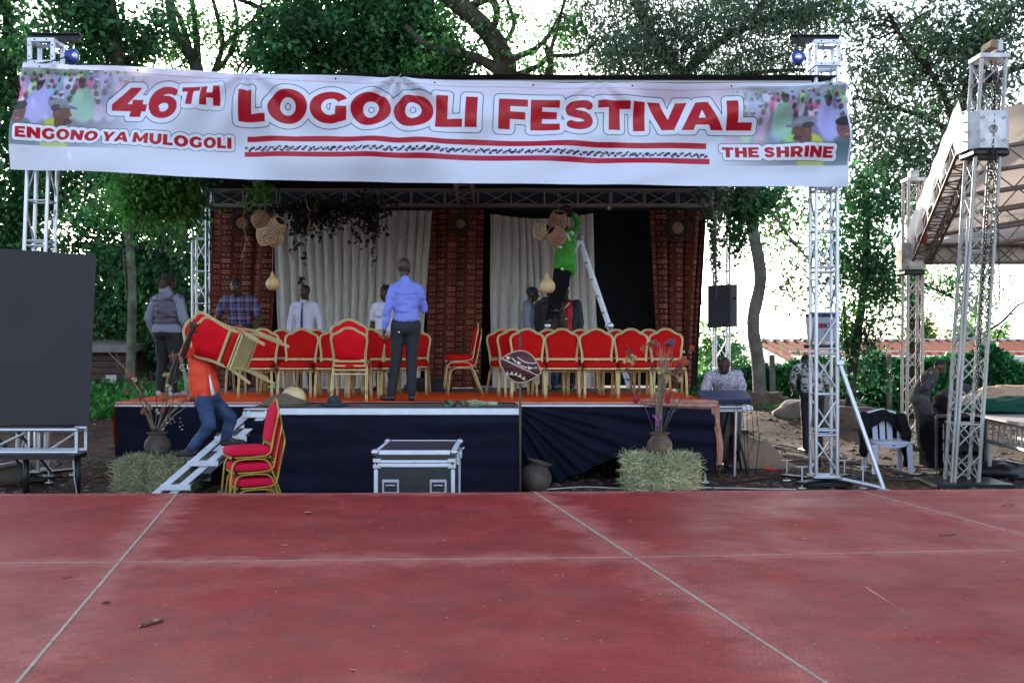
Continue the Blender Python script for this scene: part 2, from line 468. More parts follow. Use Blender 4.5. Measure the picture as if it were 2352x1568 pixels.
               #  foliage
def leaf_quads(C, size, asp=.42, droop=0.0, jitter=.5):
 n = len(C)
 d = NR.normal(size=(n, 3)); d[:, 2] -= droop; d /= np.linalg.norm(d, axis=1)[:, None]
 r = NR.normal(size=(n, 3)); s = np.cross(d, r); s /= np.linalg.norm(s, axis=1)[:, None] + 1e-9
 L = size * (1 - jitter + NR.rand(n) * 2 * jitter)[:, None]
 a = C; b = C + d * L
 m = C + d * L * .45
 nrm = np.cross(d, s)
 w = s * L * asp * .5
 V = np.stack([a, m + w - nrm * L * .06, b, m - w - nrm * L * .06], 1)
 return V
def clump_points(regions, sig=(.35, .35, .25)):
 out = []; cents = []
 for (c, r, ncl, nlf, *rest) in regions:
  ncl = max(3, int(ncl * .42)); nlf = int(nlf * .95)
  c = np.array(c); r = np.array(r, float)
  p = NR.normal(size=(ncl, 3)); p /= np.linalg.norm(p, axis=1)[:, None]
  p *= (NR.rand(ncl) ** .45)[:, None]
  cc = c + p * r
  cents.append(cc)
  sg = rest[0] if rest else sig
  q = NR.normal(size=(ncl, nlf, 3)) * np.array(sg) * (0.5 + NR.rand(ncl, 1, 1))
  out.append((cc[:, None, :] + q).reshape(-1, 3))
 return np.concatenate(out), np.concatenate(cents)
def wobble(p0, p1, n, amp, seed):
 pts = []
 for i in range(n + 1):
  t = i / n; p = Vector(p0).lerp(Vector(p1), t)
  w = math.sin(t * PI) ** .5 if 0 < t < 1 else 0
  p += Vector((noise.noise(Vector((t * 3.1, seed, 0))), noise.noise(Vector((t * 3.1, seed, 5))), noise.noise(Vector((t * 3.1, seed, 9))))) * amp * w
  pts.append(p)
 return pts
def tree(name, label, base, limbs, regions, leafmat, barkmat, leaf=.14, droop=.3, asp=.42, ntwig=60, group=None, twigr=.018, accent=None, dens=1.0):
 T = thing(name, label, 'tree', base, group=group)
 regions = [(r_[0], r_[1], r_[2], int(r_[3] * dens)) + tuple(r_[4:]) for r_ in regions]
 nodes = []
 for li, (pts, r0, r1) in enumerate(limbs):
  pts = [Vector(p) for p in pts]
  dense = []
  for i in range(len(pts) - 1):
   p0 = pts[max(i - 1, 0)]; p1 = pts[i]; p2 = pts[i + 1]; p3 = pts[min(i + 2, len(pts) - 1)]
   for k in range(5):
    t = k / 5
    q = 0.5 * ((2 * p1) + (-p0 + p2) * t + (2 * p0 - 5 * p1 + 4 * p2 - p3) * t * t + (-p0 + 3 * p1 - 3 * p2 + p3) * t ** 3)
    dense.append(q)
  dense.append(pts[-1])
  n = len(dense)
  rs = [(r0 + (r1 - r0) * (i / (n - 1)) ** .8) * (1 + .12 * noise.noise(Vector((i * .7, li, 2)))) for i in range(n)]
  mb = MB().tube(dense, rs, 9)
  mb.build('trunk' if li == 0 else 'branch', barkmat, T)
  nodes += dense[max(1, n // 3):]
 pts, cents = clump_points(regions)
 tw = MB(); idx = NR.permutation(len(cents))[:ntwig]
 if nodes:
  NA = np.array([list(q) for q in nodes])
  for k, i in enumerate(idx):
   c = cents[i]; d = np.linalg.norm(NA - c, axis=1); j = int(np.argmin(d + NR.rand(len(d)) * .8))
   if d[j] > 4.5: continue
   s = Vector(NA[j]); e = Vector(c)
   pp = wobble(s, e, 5, .5 * min(1, d[j] * .4), k + len(name))
   rr = twigr * (1 + d[j] * .35)
   tw.tube(pp, [rr * (1.15 - q / 5) for q in range(6)], 5)
  if tw.v: tw.build('twigs', barkmat, T)['kind'] = 'stuff'
 V = leaf_quads(pts, leaf, asp, droop)
 cr = np_mesh('crown', V, 4, leafmat, T)
 if accent:
  am, frac = accent
  k = NR.permutation(len(cents))[:max(1, int(len(cents) * frac))]
  q = (cents[k][:, None, :] + NR.normal(size=(len(k), 26, 3)) * .28).reshape(-1, 3)
  np_mesh('bright_leaves', leaf_quads(q, leaf * 1.1, asp, droop), 4, am, T)['kind'] = 'stuff'
 return T
def W(u, v, Y): return tuple(P(u, v, Y))
def reg(u, v, Y, ru, rv, ry, ncl, nlf, sig=None):
 s = Y / FPX
 r = (tuple(P(u, v, Y)), (ru * s, ry, rv * s), ncl, nlf)
 return r + ((sig,) if sig else ())
# --- left wall of trees
tree('broadleaf_tree', 'dark broadleaf tree with curving trunk beside the first tower top', W(300, 905, 27),
 [([W(330, 930, 27), W(300, 600, 27), W(285, 300, 27), W(270, 120, 27), W(245, -60, 27)], .22, .12),
 ([W(285, 300, 27), W(255, 110, 27), W(225, 0, 27)], .1, .06)],
 [reg(215, 70, 27.5, 150, 150, 2.2, 110, 220), reg(330, 330, 28, 170, 150, 1.8, 90, 200), reg(150, 330, 28, 150, 120, 1.8, 60, 200)],
 M['leaf_dark'], M['bark'], .17, .2, .55, 90, accent=(M['leaf_mid'], .30), dens=.7)
tree('broadleaf_tree', 'tall leafy tree behind the video wall at the picture edge', W(30, 905, 29),
 [([W(60, 930, 29), W(50, 500, 29), W(30, 200, 29), W(10, -50, 29)], .2, .12)],
 [reg(-20, 60, 29, 120, 260, 2.2, 100, 200), reg(40, 420, 29, 150, 190, 2, 110, 200), reg(10, 650, 29, 160, 150, 2, 60, 200)],
 M['leaf_dark'], M['bark'], .17, .2, .55, 50, accent=(M['leaf_mid'], .45))
tree('slender_tree', 'slender mossy tree trunk rising beside the brown shed', W(297, 912, 23.5),
 [([W(296, 915, 23.5), W(302, 780, 23.5), W(303, 640, 23.5), W(292, 500, 23.5), W(290, 400, 23.5), W(300, 250, 23.5)], .105, .07),
 ([W(292, 690, 23.5), W(284, 600, 23.4), W(281, 560, 23.3)], .02, .008)],
 [reg(360, 450, 23.8, 100, 60, .9, 50, 150), reg(260, 470, 23.8, 60, 60, .8, 20, 120)],
 M['leaf_mid'], M['bark_green'], .13, .5, .4, 30)
tree('understorey_tree', 'low dark leafy tree filling the gap behind the standing woman', W(380, 880, 26),
 [([W(400, 900, 26), W(390, 700, 26), W(360, 560, 26)], .09, .05)],
 [reg(330, 640, 26.5, 150, 130, 1.5, 100, 190), reg(400, 760, 26, 130, 90, 1.2, 80, 190), reg(250, 740, 26.5, 90, 90, 1.2, 50, 190),
 reg(440, 560, 26.5, 90, 110, 1.2, 40, 180), reg(230, 560, 27, 80, 90, 1.2, 30, 170)],
 M['leaf_dark'], M['bark'], .15, .2, .55, 50, accent=(M['leaf_mid'], .35))
tree('shrub_tree', 'bright green bushy tree behind the shed roof', W(250, 800, 31),
 [([W(250, 900, 31), W(262, 770, 31), W(268, 700, 31)], .08, .04)],
 [reg(250, 790, 31, 80, 70, 1.2, 60, 200), reg(330, 830, 31, 80, 40, 1, 35, 180)],
 M['leaf_mid'], M['bark'], .14, .2, .5, 30, accent=(M['leaf_lime'], .3))
tree('branching_tree', 'many limbed tree with bare forking branches above the banner', W(470, 600, 30),
 [([W(480, 700, 30), W(465, 300, 30), W(455, 180, 30), W(440, 130, 30), W(400, 70, 30), W(385, -40, 30)], .26, .12),
 ([W(455, 180, 30), W(452, 90, 30), W(440, 0, 30)], .12, .07),
 ([W(440, 130, 30), W(420, 60, 30), W(395, 10, 30), W(360, -30, 30)], .09, .05),
 ([W(480, 190, 30), W(510, 110, 30), W(500, 40, 30), W(480, -30, 30)], .09, .05),
 ([W(510, 110, 30), W(570, 60, 30), W(640, 40, 30), W(720, 0, 30)], .08, .04),
 ([W(500, 160, 30), W(530, 120, 30), W(545, 50, 30), W(530, -30, 30)], .08, .04),
 ([W(570, 60, 30), W(600, 10, 30), W(590, -40, 30)], .05, .03)],
 [reg(430, 50, 30.5, 120, 90, 1.6, 40, 110), reg(540, 60, 30.5, 110, 90, 1.6, 34, 100), reg(560, 150, 30, 60, 50, 1, 26, 120), reg(640, 20, 30.5, 90, 60, 1.4, 30, 110),
 reg(395, 130, 30.5, 60, 80, 1.2, 34, 130)],
 M['leaf_mid'], M['bark'], .13, .2, .45, 130, accent=(M['leaf_lime'], .12), dens=.7)
tree('dense_tree', 'large dense dark tree crown above LOGOOLI on the banner', W(800, 400, 29),
 [([W(790, 700, 29), W(800, 300, 29), W(820, 130, 29), W(850, 20, 29), W(860, -60, 29)], .3, .16),
 ([W(820, 150, 29), W(760, 60, 29), W(700, -10, 29)], .14, .07),
 ([W(830, 130, 29), W(880, 80, 29), W(940, 20, 29)], .12, .06),
 ([W(800, 230, 29), W(700, 90, 29), W(600, 20, 29), W(520, -10, 29)], .12, .05)],
 [reg(500, 380, 28.5, 130, 110, 1.5, 110, 220), reg(330, 420, 29, 100, 80, 1, 40, 200), reg(790, 60, 29, 180, 130, 2.2, 190, 240), reg(660, 130, 29, 95, 55, 1.6, 46, 200), reg(960, 70, 29, 120, 110, 1.8, 110, 220), reg(1020, 150, 28.5, 80, 50, 1.2, 40, 200),  # first region: foliage added behind the banner to keep sun off the platform
 reg(880, 160, 28.5, 160, 50, 1.4, 80, 220)],
 M['leaf_dark'], M['bark'], .17, .2, .5, 110, dens=.72)
tree('gnarled_tree', 'gnarled old tree with thick forked trunk rising above FESTIVAL', W(1165, 400, 27),
 [([W(1175, 800, 27), W(1172, 400, 27), W(1165, 185, 27), W(1150, 120, 27), W(1105, 55, 27), W(1040, 0, 27), W(1000, -50, 27)], .34, .2),
 ([W(1160, 175, 27), W(1110, 140, 27), W(1040, 118, 27), W(980, 105, 27), W(930, 60, 27)], .16, .07),
 ([W(1060, 25, 27), W(1120, -2, 27), W(1140, 20, 27), W(1135, 60, 27), W(1115, 75, 27)], .11, .08),
 ([W(1160, 150, 27), W(1190, 130, 27), W(1230, 112, 27), W(1262, 80, 27), W(1290, 30, 27)], .1, .05),
 ([W(1180, 175, 27), W(1240, 150, 27), W(1262, 130, 27), W(1330, 125, 27), W(1375, 90, 27)], .08, .04),
 ([W(1262, 130, 26.5), W(1280, 60, 26.5), W(1300, -10, 26.5)], .06, .03),
 ([W(1150, 110, 27), W(1180, 60, 27), W(1165, 0, 27)], .07, .04),
 ([W(1250, 190, 26.5), W(1265, 150, 26.5), W(1255, 110, 26.5)], .12, .07),
 ([W(1105, 55, 27), W(1075, 20, 27), W(1080, -40, 27)], .09, .05)],
 [reg(1200, 90, 27, 110, 90, 1.4, 26, 70), reg(1120, 30, 27.5, 90, 60, 1.4, 20, 70), reg(1250, 170, 27, 70, 40, 1, 16, 80), reg(1010, 130, 27, 60, 50, 1, 12, 100), reg(1300, 60, 27.5, 60, 80, 1.2, 22, 90)],
 M['leaf_mid'], M['bark'], .13, .3, .45, 90, accent=(M['leaf_lime'], .25))
tree('feathery_tree', 'grey green feathery tree crown spreading over the second tower', W(1560, 400, 27),
 [([W(1590, 700, 27), W(1580, 300, 27), W(1560, 180, 27), W(1500, 90, 27), W(1460, 0, 27)], .26, .12),
 ([W(1560, 190, 27), W(1620, 120, 27), W(1720, 60, 27), W(1850, 20, 27), W(1980, -20, 27)], .15, .06),
 ([W(1570, 250, 27), W(1700, 175, 27), W(1850, 160, 27)], .1, .04),
 ([W(1720, 60, 27), W(1760, 0, 27), W(1850, -40, 27)], .1, .06)],
 [reg(1470, 50, 27, 170, 110, 2, 130, 260), reg(1680, 60, 27, 180, 120, 2, 150, 250), reg(1420, 130, 26.5, 110, 50, 1.4, 55, 220), reg(1600, 150, 26.5, 130, 45, 1.4, 60, 220),
 reg(1860, 30, 27, 130, 60, 1.6, 70, 220), reg(1780, 150, 26.8, 80, 40, 1, 34, 200)],
 M['leaf_grey'], M['bark'], .17, .9, .22, 120, dens=.5)
tree('spreading_tree', 'spreading tree with dark branches reaching over the tan canopy', W(2100, 880, 25),
 [([W(2095, 960, 25), W(2100, 700, 25), W(2110, 500, 25), W(2150, 380, 25), W(2180, 300, 25), W(2215, 220, 25), W(2260, 80, 25)], .16, .09),
 ([W(2180, 300, 25), W(2120, 270, 25), W(2040, 240, 25), W(1960, 225, 25)], .08, .03),
 ([W(2215, 220, 25), W(2300, 170, 25), W(2360, 150, 25)], .12, .07),
 ([W(2150, 380, 25), W(2080, 350, 25), W(2000, 400, 25)], .07, .03),
 ([W(2190, 270, 25), W(2140, 170, 25), W(2080, 100, 25), W(2040, 30, 25)], .08, .04),
 ([W(2240, 130, 25), W(2300, 60, 25), W(2350, -20, 25)], .07, .04)],
 [reg(2200, 60, 25, 150, 90, 1.8, 100, 210), reg(2230, 190, 25, 120, 80, 1.6, 70, 200), reg(2040, 150, 25.5, 110, 60, 1.4, 54, 200), reg(2060, 350, 25, 120, 55, 1.2, 64, 190),
 reg(1990, 260, 25.5, 80, 70, 1.2, 40, 180), reg(2120, 290, 25, 60, 60, 1, 26, 160), reg(2000, 60, 26, 60, 40, 1.2, 16, 160), reg(2340, 60, 25, 60, 80, 1.4, 30, 190),
 reg(2130, 440, 25, 90, 50, 1, 34, 170)],
 M['leaf_grey'], M['bark'], .15, .4, .38, 120, accent=(M['leaf_mid'], .2), dens=.45)
tree('column_tree', 'narrow leafy tree standing behind the second tower', W(1985, 930, 24),
 [([W(1950, 950, 24), W(1965, 800, 24), W(1985, 650, 24), W(1990, 500, 24), W(1975, 400, 24)], .11, .07),
 ([W(1962, 940, 24), W(1945, 800, 24), W(1938, 690, 24)], .06, .04)],
 [reg(1985, 480, 24, 75, 90, .9, 60, 180), reg(1990, 610, 24, 80, 80, .9, 60, 180), reg(1965, 760, 24, 45, 60, .7, 26, 160), reg(2030, 690, 24, 50, 30, .6, 14, 120), reg(1965, 860, 24, 30, 50, .5, 16, 120)],
 M['leaf_dark'], M['bark'], .13, .4, .42, 60, accent=(M['leaf_mid'], .25), dens=.72)
tree('crooked_tree', 'crooked grey trunk standing between the black loudspeaker and the second tower', W(1740, 850, 24),
 [([W(1746, 960, 24), W(1742, 840, 24), W(1730, 740, 24), W(1747, 640, 24), W(1732, 540, 24), W(1715, 430, 24), W(1710, 250, 24)], .155, .12),
 ([W(1745, 800, 24), W(1756, 770, 24)], .02, .012),
 ([W(1722, 500, 24), W(1770, 490, 24), W(1810, 540, 24), W(1860, 600, 24)], .05, .02),
 ([W(1748, 690, 24), W(1800, 650, 24), W(1845, 600, 24)], .015, .008)],
 [reg(1715, 450, 24, 60, 50, .7, 34, 170), reg(1800, 480, 24.5, 60, 50, .8, 26, 90), reg(1840, 560, 24.5, 60, 50, .8, 20, 80), reg(1700, 520, 24, 30, 40, .4, 8, 90),
 reg(1820, 680, 24.5, 40, 24, .5, 8, 90), reg(1790, 620, 24.5, 50, 40, .5, 7, 50), reg(1755, 560, 24.5, 40, 30, .5, 6, 60)],
 M['leaf_mid'], M['bark_pale'], .12, .4, .4, 50, accent=(M['leaf_rust'], .3), dens=.62)
tree('far_tree', 'young bright conifer seen through the far tower legs', W(2115, 800, 60),
 [([W(2115, 830, 60), W(2115, 735, 60)], .12, .04)],
 [reg(2115, 775, 60, 24, 22, .6, 30, 110, (.3, .3, .3)), reg(2115, 748, 60, 10, 18, .3, 12, 90, (.2, .2, .3))],
 M['leaf_lime'], M['bark'], .3, .2, .4, 6)
tree('far_tree', 'small far tree over the red roof next to the chain tower', W(2220, 790, 60),
 [([W(2220, 820, 60), W(2222, 760, 60)], .12, .05)],
 [reg(2225, 770, 60, 34, 20, .8, 26, 80, (.35, .35, .3)), reg(2290, 760, 60, 22, 24, .6, 8, 60, (.3, .3, .3))],
 M['leaf_mid'], M['bark'], .3, .2, .4, 10)
tree('hanging_branch_tree', 'drooping leafy branches below the tan canopy eave', W(2180, 720, 27),
 [([W(2090, 640, 27), W(2160, 670, 27), W(2200, 690, 27), W(2260, 720, 27)], .04, .015),
 ([W(2250, 770, 25), W(2300, 740, 25), W(2340, 700, 25), W(2380, 690, 25)], .035, .015),
 ([W(2290, 780, 25), W(2305, 745, 25), W(2335, 730, 25)], .02, .012)],
 [reg(2180, 650, 27, 90, 26, .7, 26, 90), reg(2230, 710, 27, 30, 26, .5, 12, 90), reg(2210, 640, 27, 60, 20, .5, 12, 80)],
 M['leaf_mid'], M['bark'], .12, .4, .4, 24)
tree('thin_tree', 'bushy young tree between the side curtain and the rear tower', W(1640, 830, 30),
 [([W(1650, 900, 30), W(1645, 780, 30)], .05, .03)],
 [reg(1640, 800, 30, 40, 50, .8, 30, 140), reg(1650, 870, 30, 50, 50, .8, 36, 150), reg(1700, 860, 30, 30, 40, .5, 16, 140)],
 M['leaf_mid'], M['bark'], .13, .2, .5, 16)
# --- creeper-covered fence on the right
def hedge(name, label, prof, Y, n, matl, zb):
 """prof: list of (u, vtop)"""
 H = thing(name, label, 'hedge', (P(prof[0][0], 900, Y).x, Y, zb))
 us = [p[0] for p in prof]; vt = [p[1] for p in prof]
 u = NR.uniform(us[0], us[-1], n); top = np.interp(u, us, vt) + 13
 wav = np.array([noise.noise(Vector((a * .03, 7, 1))) * 10 for a in u])
 ztop = CAMZ - (top + wav - 784) * Y / FPX
 z = zb + (ztop - zb) * (NR.rand(n) ** .8)
 x = (u - 1176) * Y / FPX
 bul = np.array([noise.noise(Vector((x[i] * 1.3, z[i] * 1.6, 4))) for i in range(n)]) * .5
 y = Y + bul + NR.normal(size=n) * .10
 np_mesh('foliage', leaf_quads(np.stack([x, y, z], 1), .12, .6, .3), 4, matl, H)
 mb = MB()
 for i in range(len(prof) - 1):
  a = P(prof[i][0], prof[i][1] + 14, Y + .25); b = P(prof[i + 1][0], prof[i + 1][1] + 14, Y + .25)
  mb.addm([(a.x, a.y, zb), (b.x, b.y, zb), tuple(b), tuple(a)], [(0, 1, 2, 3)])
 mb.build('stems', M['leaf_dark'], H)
 return H
hedge('creeper_hedge', 'long green creeper hedge below the red roofs', [(1560, 860), (1640, 845), (1720, 835), (1760, 826), (1800, 830), (1830, 815), (1900, 812), (1960, 830), (2000, 795), (2040, 808), (2100, 815), (2180, 805), (2240, 795), (2262, 775), (2300, 805), (2360, 830), (2420, 835)], 28.5, 60000, M['ivy'], -.1)
for (u, vt, vb, lab) in ((1773, 815, 960, 'rough grey fence post in front of the hedge near the crooked tree'), (2041, 815, 950, 'mossy fence post in front of the hedge behind the white chair')):
 a = P(u, vb, 27.8); b = P(u, vt, 27.8)
 o = MB().tube([(a.x, a.y, -.1), (a.x + .02, a.y, a.z + .6), tuple(b)], [.085, .08, .07], 8).build('fence_post', M['bark_pale'] if u < 1900 else M['bark_green'])
 tag(o, lab, 'fence post')
def grass_patch(name, boxes, n, h, matl):
 Vs = []
 for (x0, x1, y0, y1, k) in boxes:
  x = NR.uniform(x0, x1, k); y = NR.uniform(y0, y1, k)
  z = np.array([ground_z(a, b) for a, b in zip(x, y)])
  c = np.stack([x, y, z + NR.rand(k) * h], 1)
  Vs.append(leaf_quads(c, h * .8, .5, -.3))
 return tag(np_mesh(name, np.concatenate(Vs), 4, matl), kind='stuff')
grass_patch("ground_cover_plants", [(-9.6, -7.0, 20.5, 25.5, 5200), (-10, -6, 27, 31, 7000)], 0, .18, M['grass'])
grass_patch("lawn_strip", [(4.8, 9.5, 26.6, 28.0, 6000), (4.2, 6, 23.2, 24, 900)], 0, .07, M['grass'])
def rock(name, label, c, r, matl, seed, cat='rock'):
 mb = MB().ball((0, 0, 0), 1, 20, 14)
 vs = []
 for p in mb.v:
  d = Vector(p); k = 1 + .28 * noise.noise(d * 1.3 + Vector((seed, 0, 0))) + .10 * noise.noise(d * 4 + Vector((seed, 2, 0)))
  vs.append((c[0] + d.x * r[0] * k, c[1] + d.y * r[1] * k, c[2] + d.z * r[2] * k))
 mb.v = vs
 return tag(mb.build(name, matl), label, cat)
rock('boulder', 'big flat grey boulder at the foot of the hedge', (7.1, 24.6, .22), (.9, .5, .30), M['stone'], 1)
rock('boulder', 'sloping pale boulder on the dirt behind the sack cloth', (5.9, 21.8, .38), (.65, .5, .26), M['stone'], 5)
rock('earth_mound', 'low mound of churned brown earth by the hedge', (6.7, 22.6, .15), (1.2, .7, .34), M['litter'], 9, 'mound')
def stump(label, c, seed):
 T = thing('tree_stump', label, 'stump', c, group='uprooted stumps near the hedge')
 mb = MB(); r = random.Random(seed)
 for k in range(16):
  a = r.uniform(0, PI); l = r.uniform(.3, .75)
  e = Vector((math.cos(a) * l * .9, r.uniform(-.3, .3), math.sin(a) * l))
  pts = wobble((r.uniform(-.15, .15), 0, .1), e, 5, .25, seed + k)
  mb.tube(pts, [.085, .08, .06, .05, .03, .015], 6)
 mb.build('roots', M['twig'], T, world=False)
 b = MB().ball((0, 0, .22), (.42, .3, .38), 14, 10)
 b.v = [tuple(Vector(p) * (1 + .25 * noise.noise(Vector(p) * 5 + Vector((seed, 0, 0))))) for p in b.v]
 b.build('stump_body', M['litter'], T, world=False)
stump('tangled uprooted stump with dark roots behind the keyboard player', (5.9, 24.5, .05), 3)
stump('uprooted stump heap beside the rough fence post', (7.1, 25.0, .0), 8)
stump('earthy root tangle nearest the keyboard stand', (5.1, 23.6, .1), 14)
               #  far buildings
def red_house():
 Y0, Y1 = 38.0, 45.5
 x0 = P(1722, 784, Y1).x; x1 = 34.0
 ze, zr = CAMZ - (838 - 784) * Y0 / FPX, CAMZ - (783 - 784) * Y1 / FPX
 H = thing('long_house', 'long low house with faded red ribbed roof beyond the hedge', 'house', (x0, Y0, -2))
 MB().box(((x0 + x1) / 2, Y1, (-2.2 + ze) / 2 + .35), (x1 - x0 - .6, 2 * (Y1 - Y0) - .8, ze + 2.2 - .1)).build('wall', M['wallpale'], H)
 g = MB(); g.addm([(x0 + .25, Y0 + .3, ze - .02), (x0 + .25, 2 * Y1 - Y0 - .3, ze - .02), (x0 + .25, Y1, zr - .08)], [(0, 1, 2)])
 g.build('gable_wall', M['wallpale'], H)
 rib = .42; n = int((x1 - x0) / rib)
 base = None
 for i in range(n):
  if base is None:
   s = MB(); w = rib
   prof = [(0, 0), (w * .30, 0), (w * .36, .09), (w * .64, .09), (w * .70, 0), (w, 0)]
   vs = []
   for (px, pz) in prof: vs.append((px, 0, ze - zr + pz));
   for (px, pz) in prof: vs.append((px, Y1 - Y0, pz))
   vs += [(0, 0, ze - zr - .05), (w, 0, ze - zr - .05)]
   m = len(prof)
   fs = [(k, k + 1, k + 1 + m, k + m) for k in range(m - 1)] + [(2 * m, 2 * m + 1) + tuple(range(m - 1, -1, -1))]
   vs = [(a, b - (Y1 - Y0), c) for a, b, c in vs]
   s.addm(vs, fs)
   base = s.build('roof_sheet', M['rooftile'], H, world=False)
   base.location = Vector((x0, Y1, zr)) - wpos(H)
  else:
   c = base.copy(); COL.objects.link(c); c.parent = H; c.location = Vector((x0 + i * rib, Y1, zr)) - wpos(H)
 MB().box(((x0 + x1) / 2, Y1 + .06, zr + .06), (x1 - x0, .5, .08)).build('ridge_cap', M['wallpale'], H)
 MB().box((x0 + 7, Y0 + 2.9, ze + (zr - ze) * .39 + .12), (13, .12, .03)).build('conduit', M['wallpale'], H)
 MB().box(((x0 + x1) / 2, Y0 - .05, ze - .12), (x1 - x0, .08, .16)).build('fascia_board', M['wallpale'], H)
red_house()
def far_box(label, u0, u1, v0, v1, Y, matl, roofm):
 a = P(u0, v1, Y); b = P(u1, v0, Y)
 H = thing('far_building', label, 'building', (a.x, Y, -4))
 MB().box(((a.x + b.x) / 2, Y + 3, (b.z - 4) / 2 - .3), (b.x - a.x - .6, 6, b.z + 4 - .6)).build('wall', matl, H)
 MB().box(((a.x + b.x) / 2, Y + 3, b.z - .15), (b.x - a.x, 6.6, .3)).build('roof', roofm, H)
M['blueroof'] = mat("blue_roof_sheet", (.10, .14, .38), .6, 0, .15, 3)
far_box('distant pale building with blue roof beside the crooked tree', 1620, 1718, 795, 830, 70, M['wallpale'], M['blueroof'])
far_box('distant blue roofed shed above the red roof ridge', 2178, 2228, 778, 790, 75, M['wallpale'], M['blueroof'])
def shed():
 Y = 24.6
 a = P(150, 905, Y); b = P(305, 800, Y)
 H = thing('garden_shed', 'dark brown board shed with grey roof and pale notice', 'shed', (a.x, Y, .4))
 w = b.x - a.x; zb = .35; zt = b.z
 n = 9
 for i in range(n):
  h = (zt - zb) / n
  MB().box(((a.x + b.x) / 2, Y + (i % 2) * .006, zb + h * (i + .5)), (w, .06, h - .012), ch=.006).build('plank', M['brownwall'], H)
 MB().box(((a.x + b.x) / 2, Y + 1.0, (zb + zt) / 2), (w - .05, 1.8, zt - zb - .03)).build('body', M['brownwall'], H)
 MB().box(((a.x + b.x) / 2, Y + .85, zt + .07), (w + .25, 2.3, .15), Matrix.Rotation(math.radians(4), 3, 'X')).build('roof', M['greyroof'], H)
 p = P(255, 872, Y - .05)
 MB().box((p.x, Y - .045, p.z), (.24, .012, .22)).build('notice', M['noticeboard'], H)
M['noticeboard'] = mat("faded_notice_paper", (.42, .44, .40), .8, 0, .35, 22)
shed()
def low_shelter():
 Y = 27
 a = P(300, 905, Y); b = P(440, 815, Y)
 H = thing('low_shelter', 'low open shelter with pale roof edge behind the slender trunk', 'shelter', (a.x, Y, .5))
 MB().box(((a.x + b.x) / 2, Y + 1, b.z), (b.x - a.x + .4, 2.2, .18)).build('roof', M['wallpale2'], H)
 MB().box(((a.x + b.x) / 2, Y, .75), (b.x - a.x, .08, .5)).build('low_wall', M['brownwall'], H)
 for u in (306, 372, 436):
  p = P(u, 800, Y); rod('post', (p.x, Y, .4), (p.x, Y, b.z), .05, M['brownwall'], H)
 rod('rail', (a.x, Y, 1.25), (b.x, Y, 1.25), .02, M['alu_old'], H)
M['wallpale2'] = mat("weathered_fascia", (.22, .21, .18), .8, 0, .2, 3)
low_shelter()
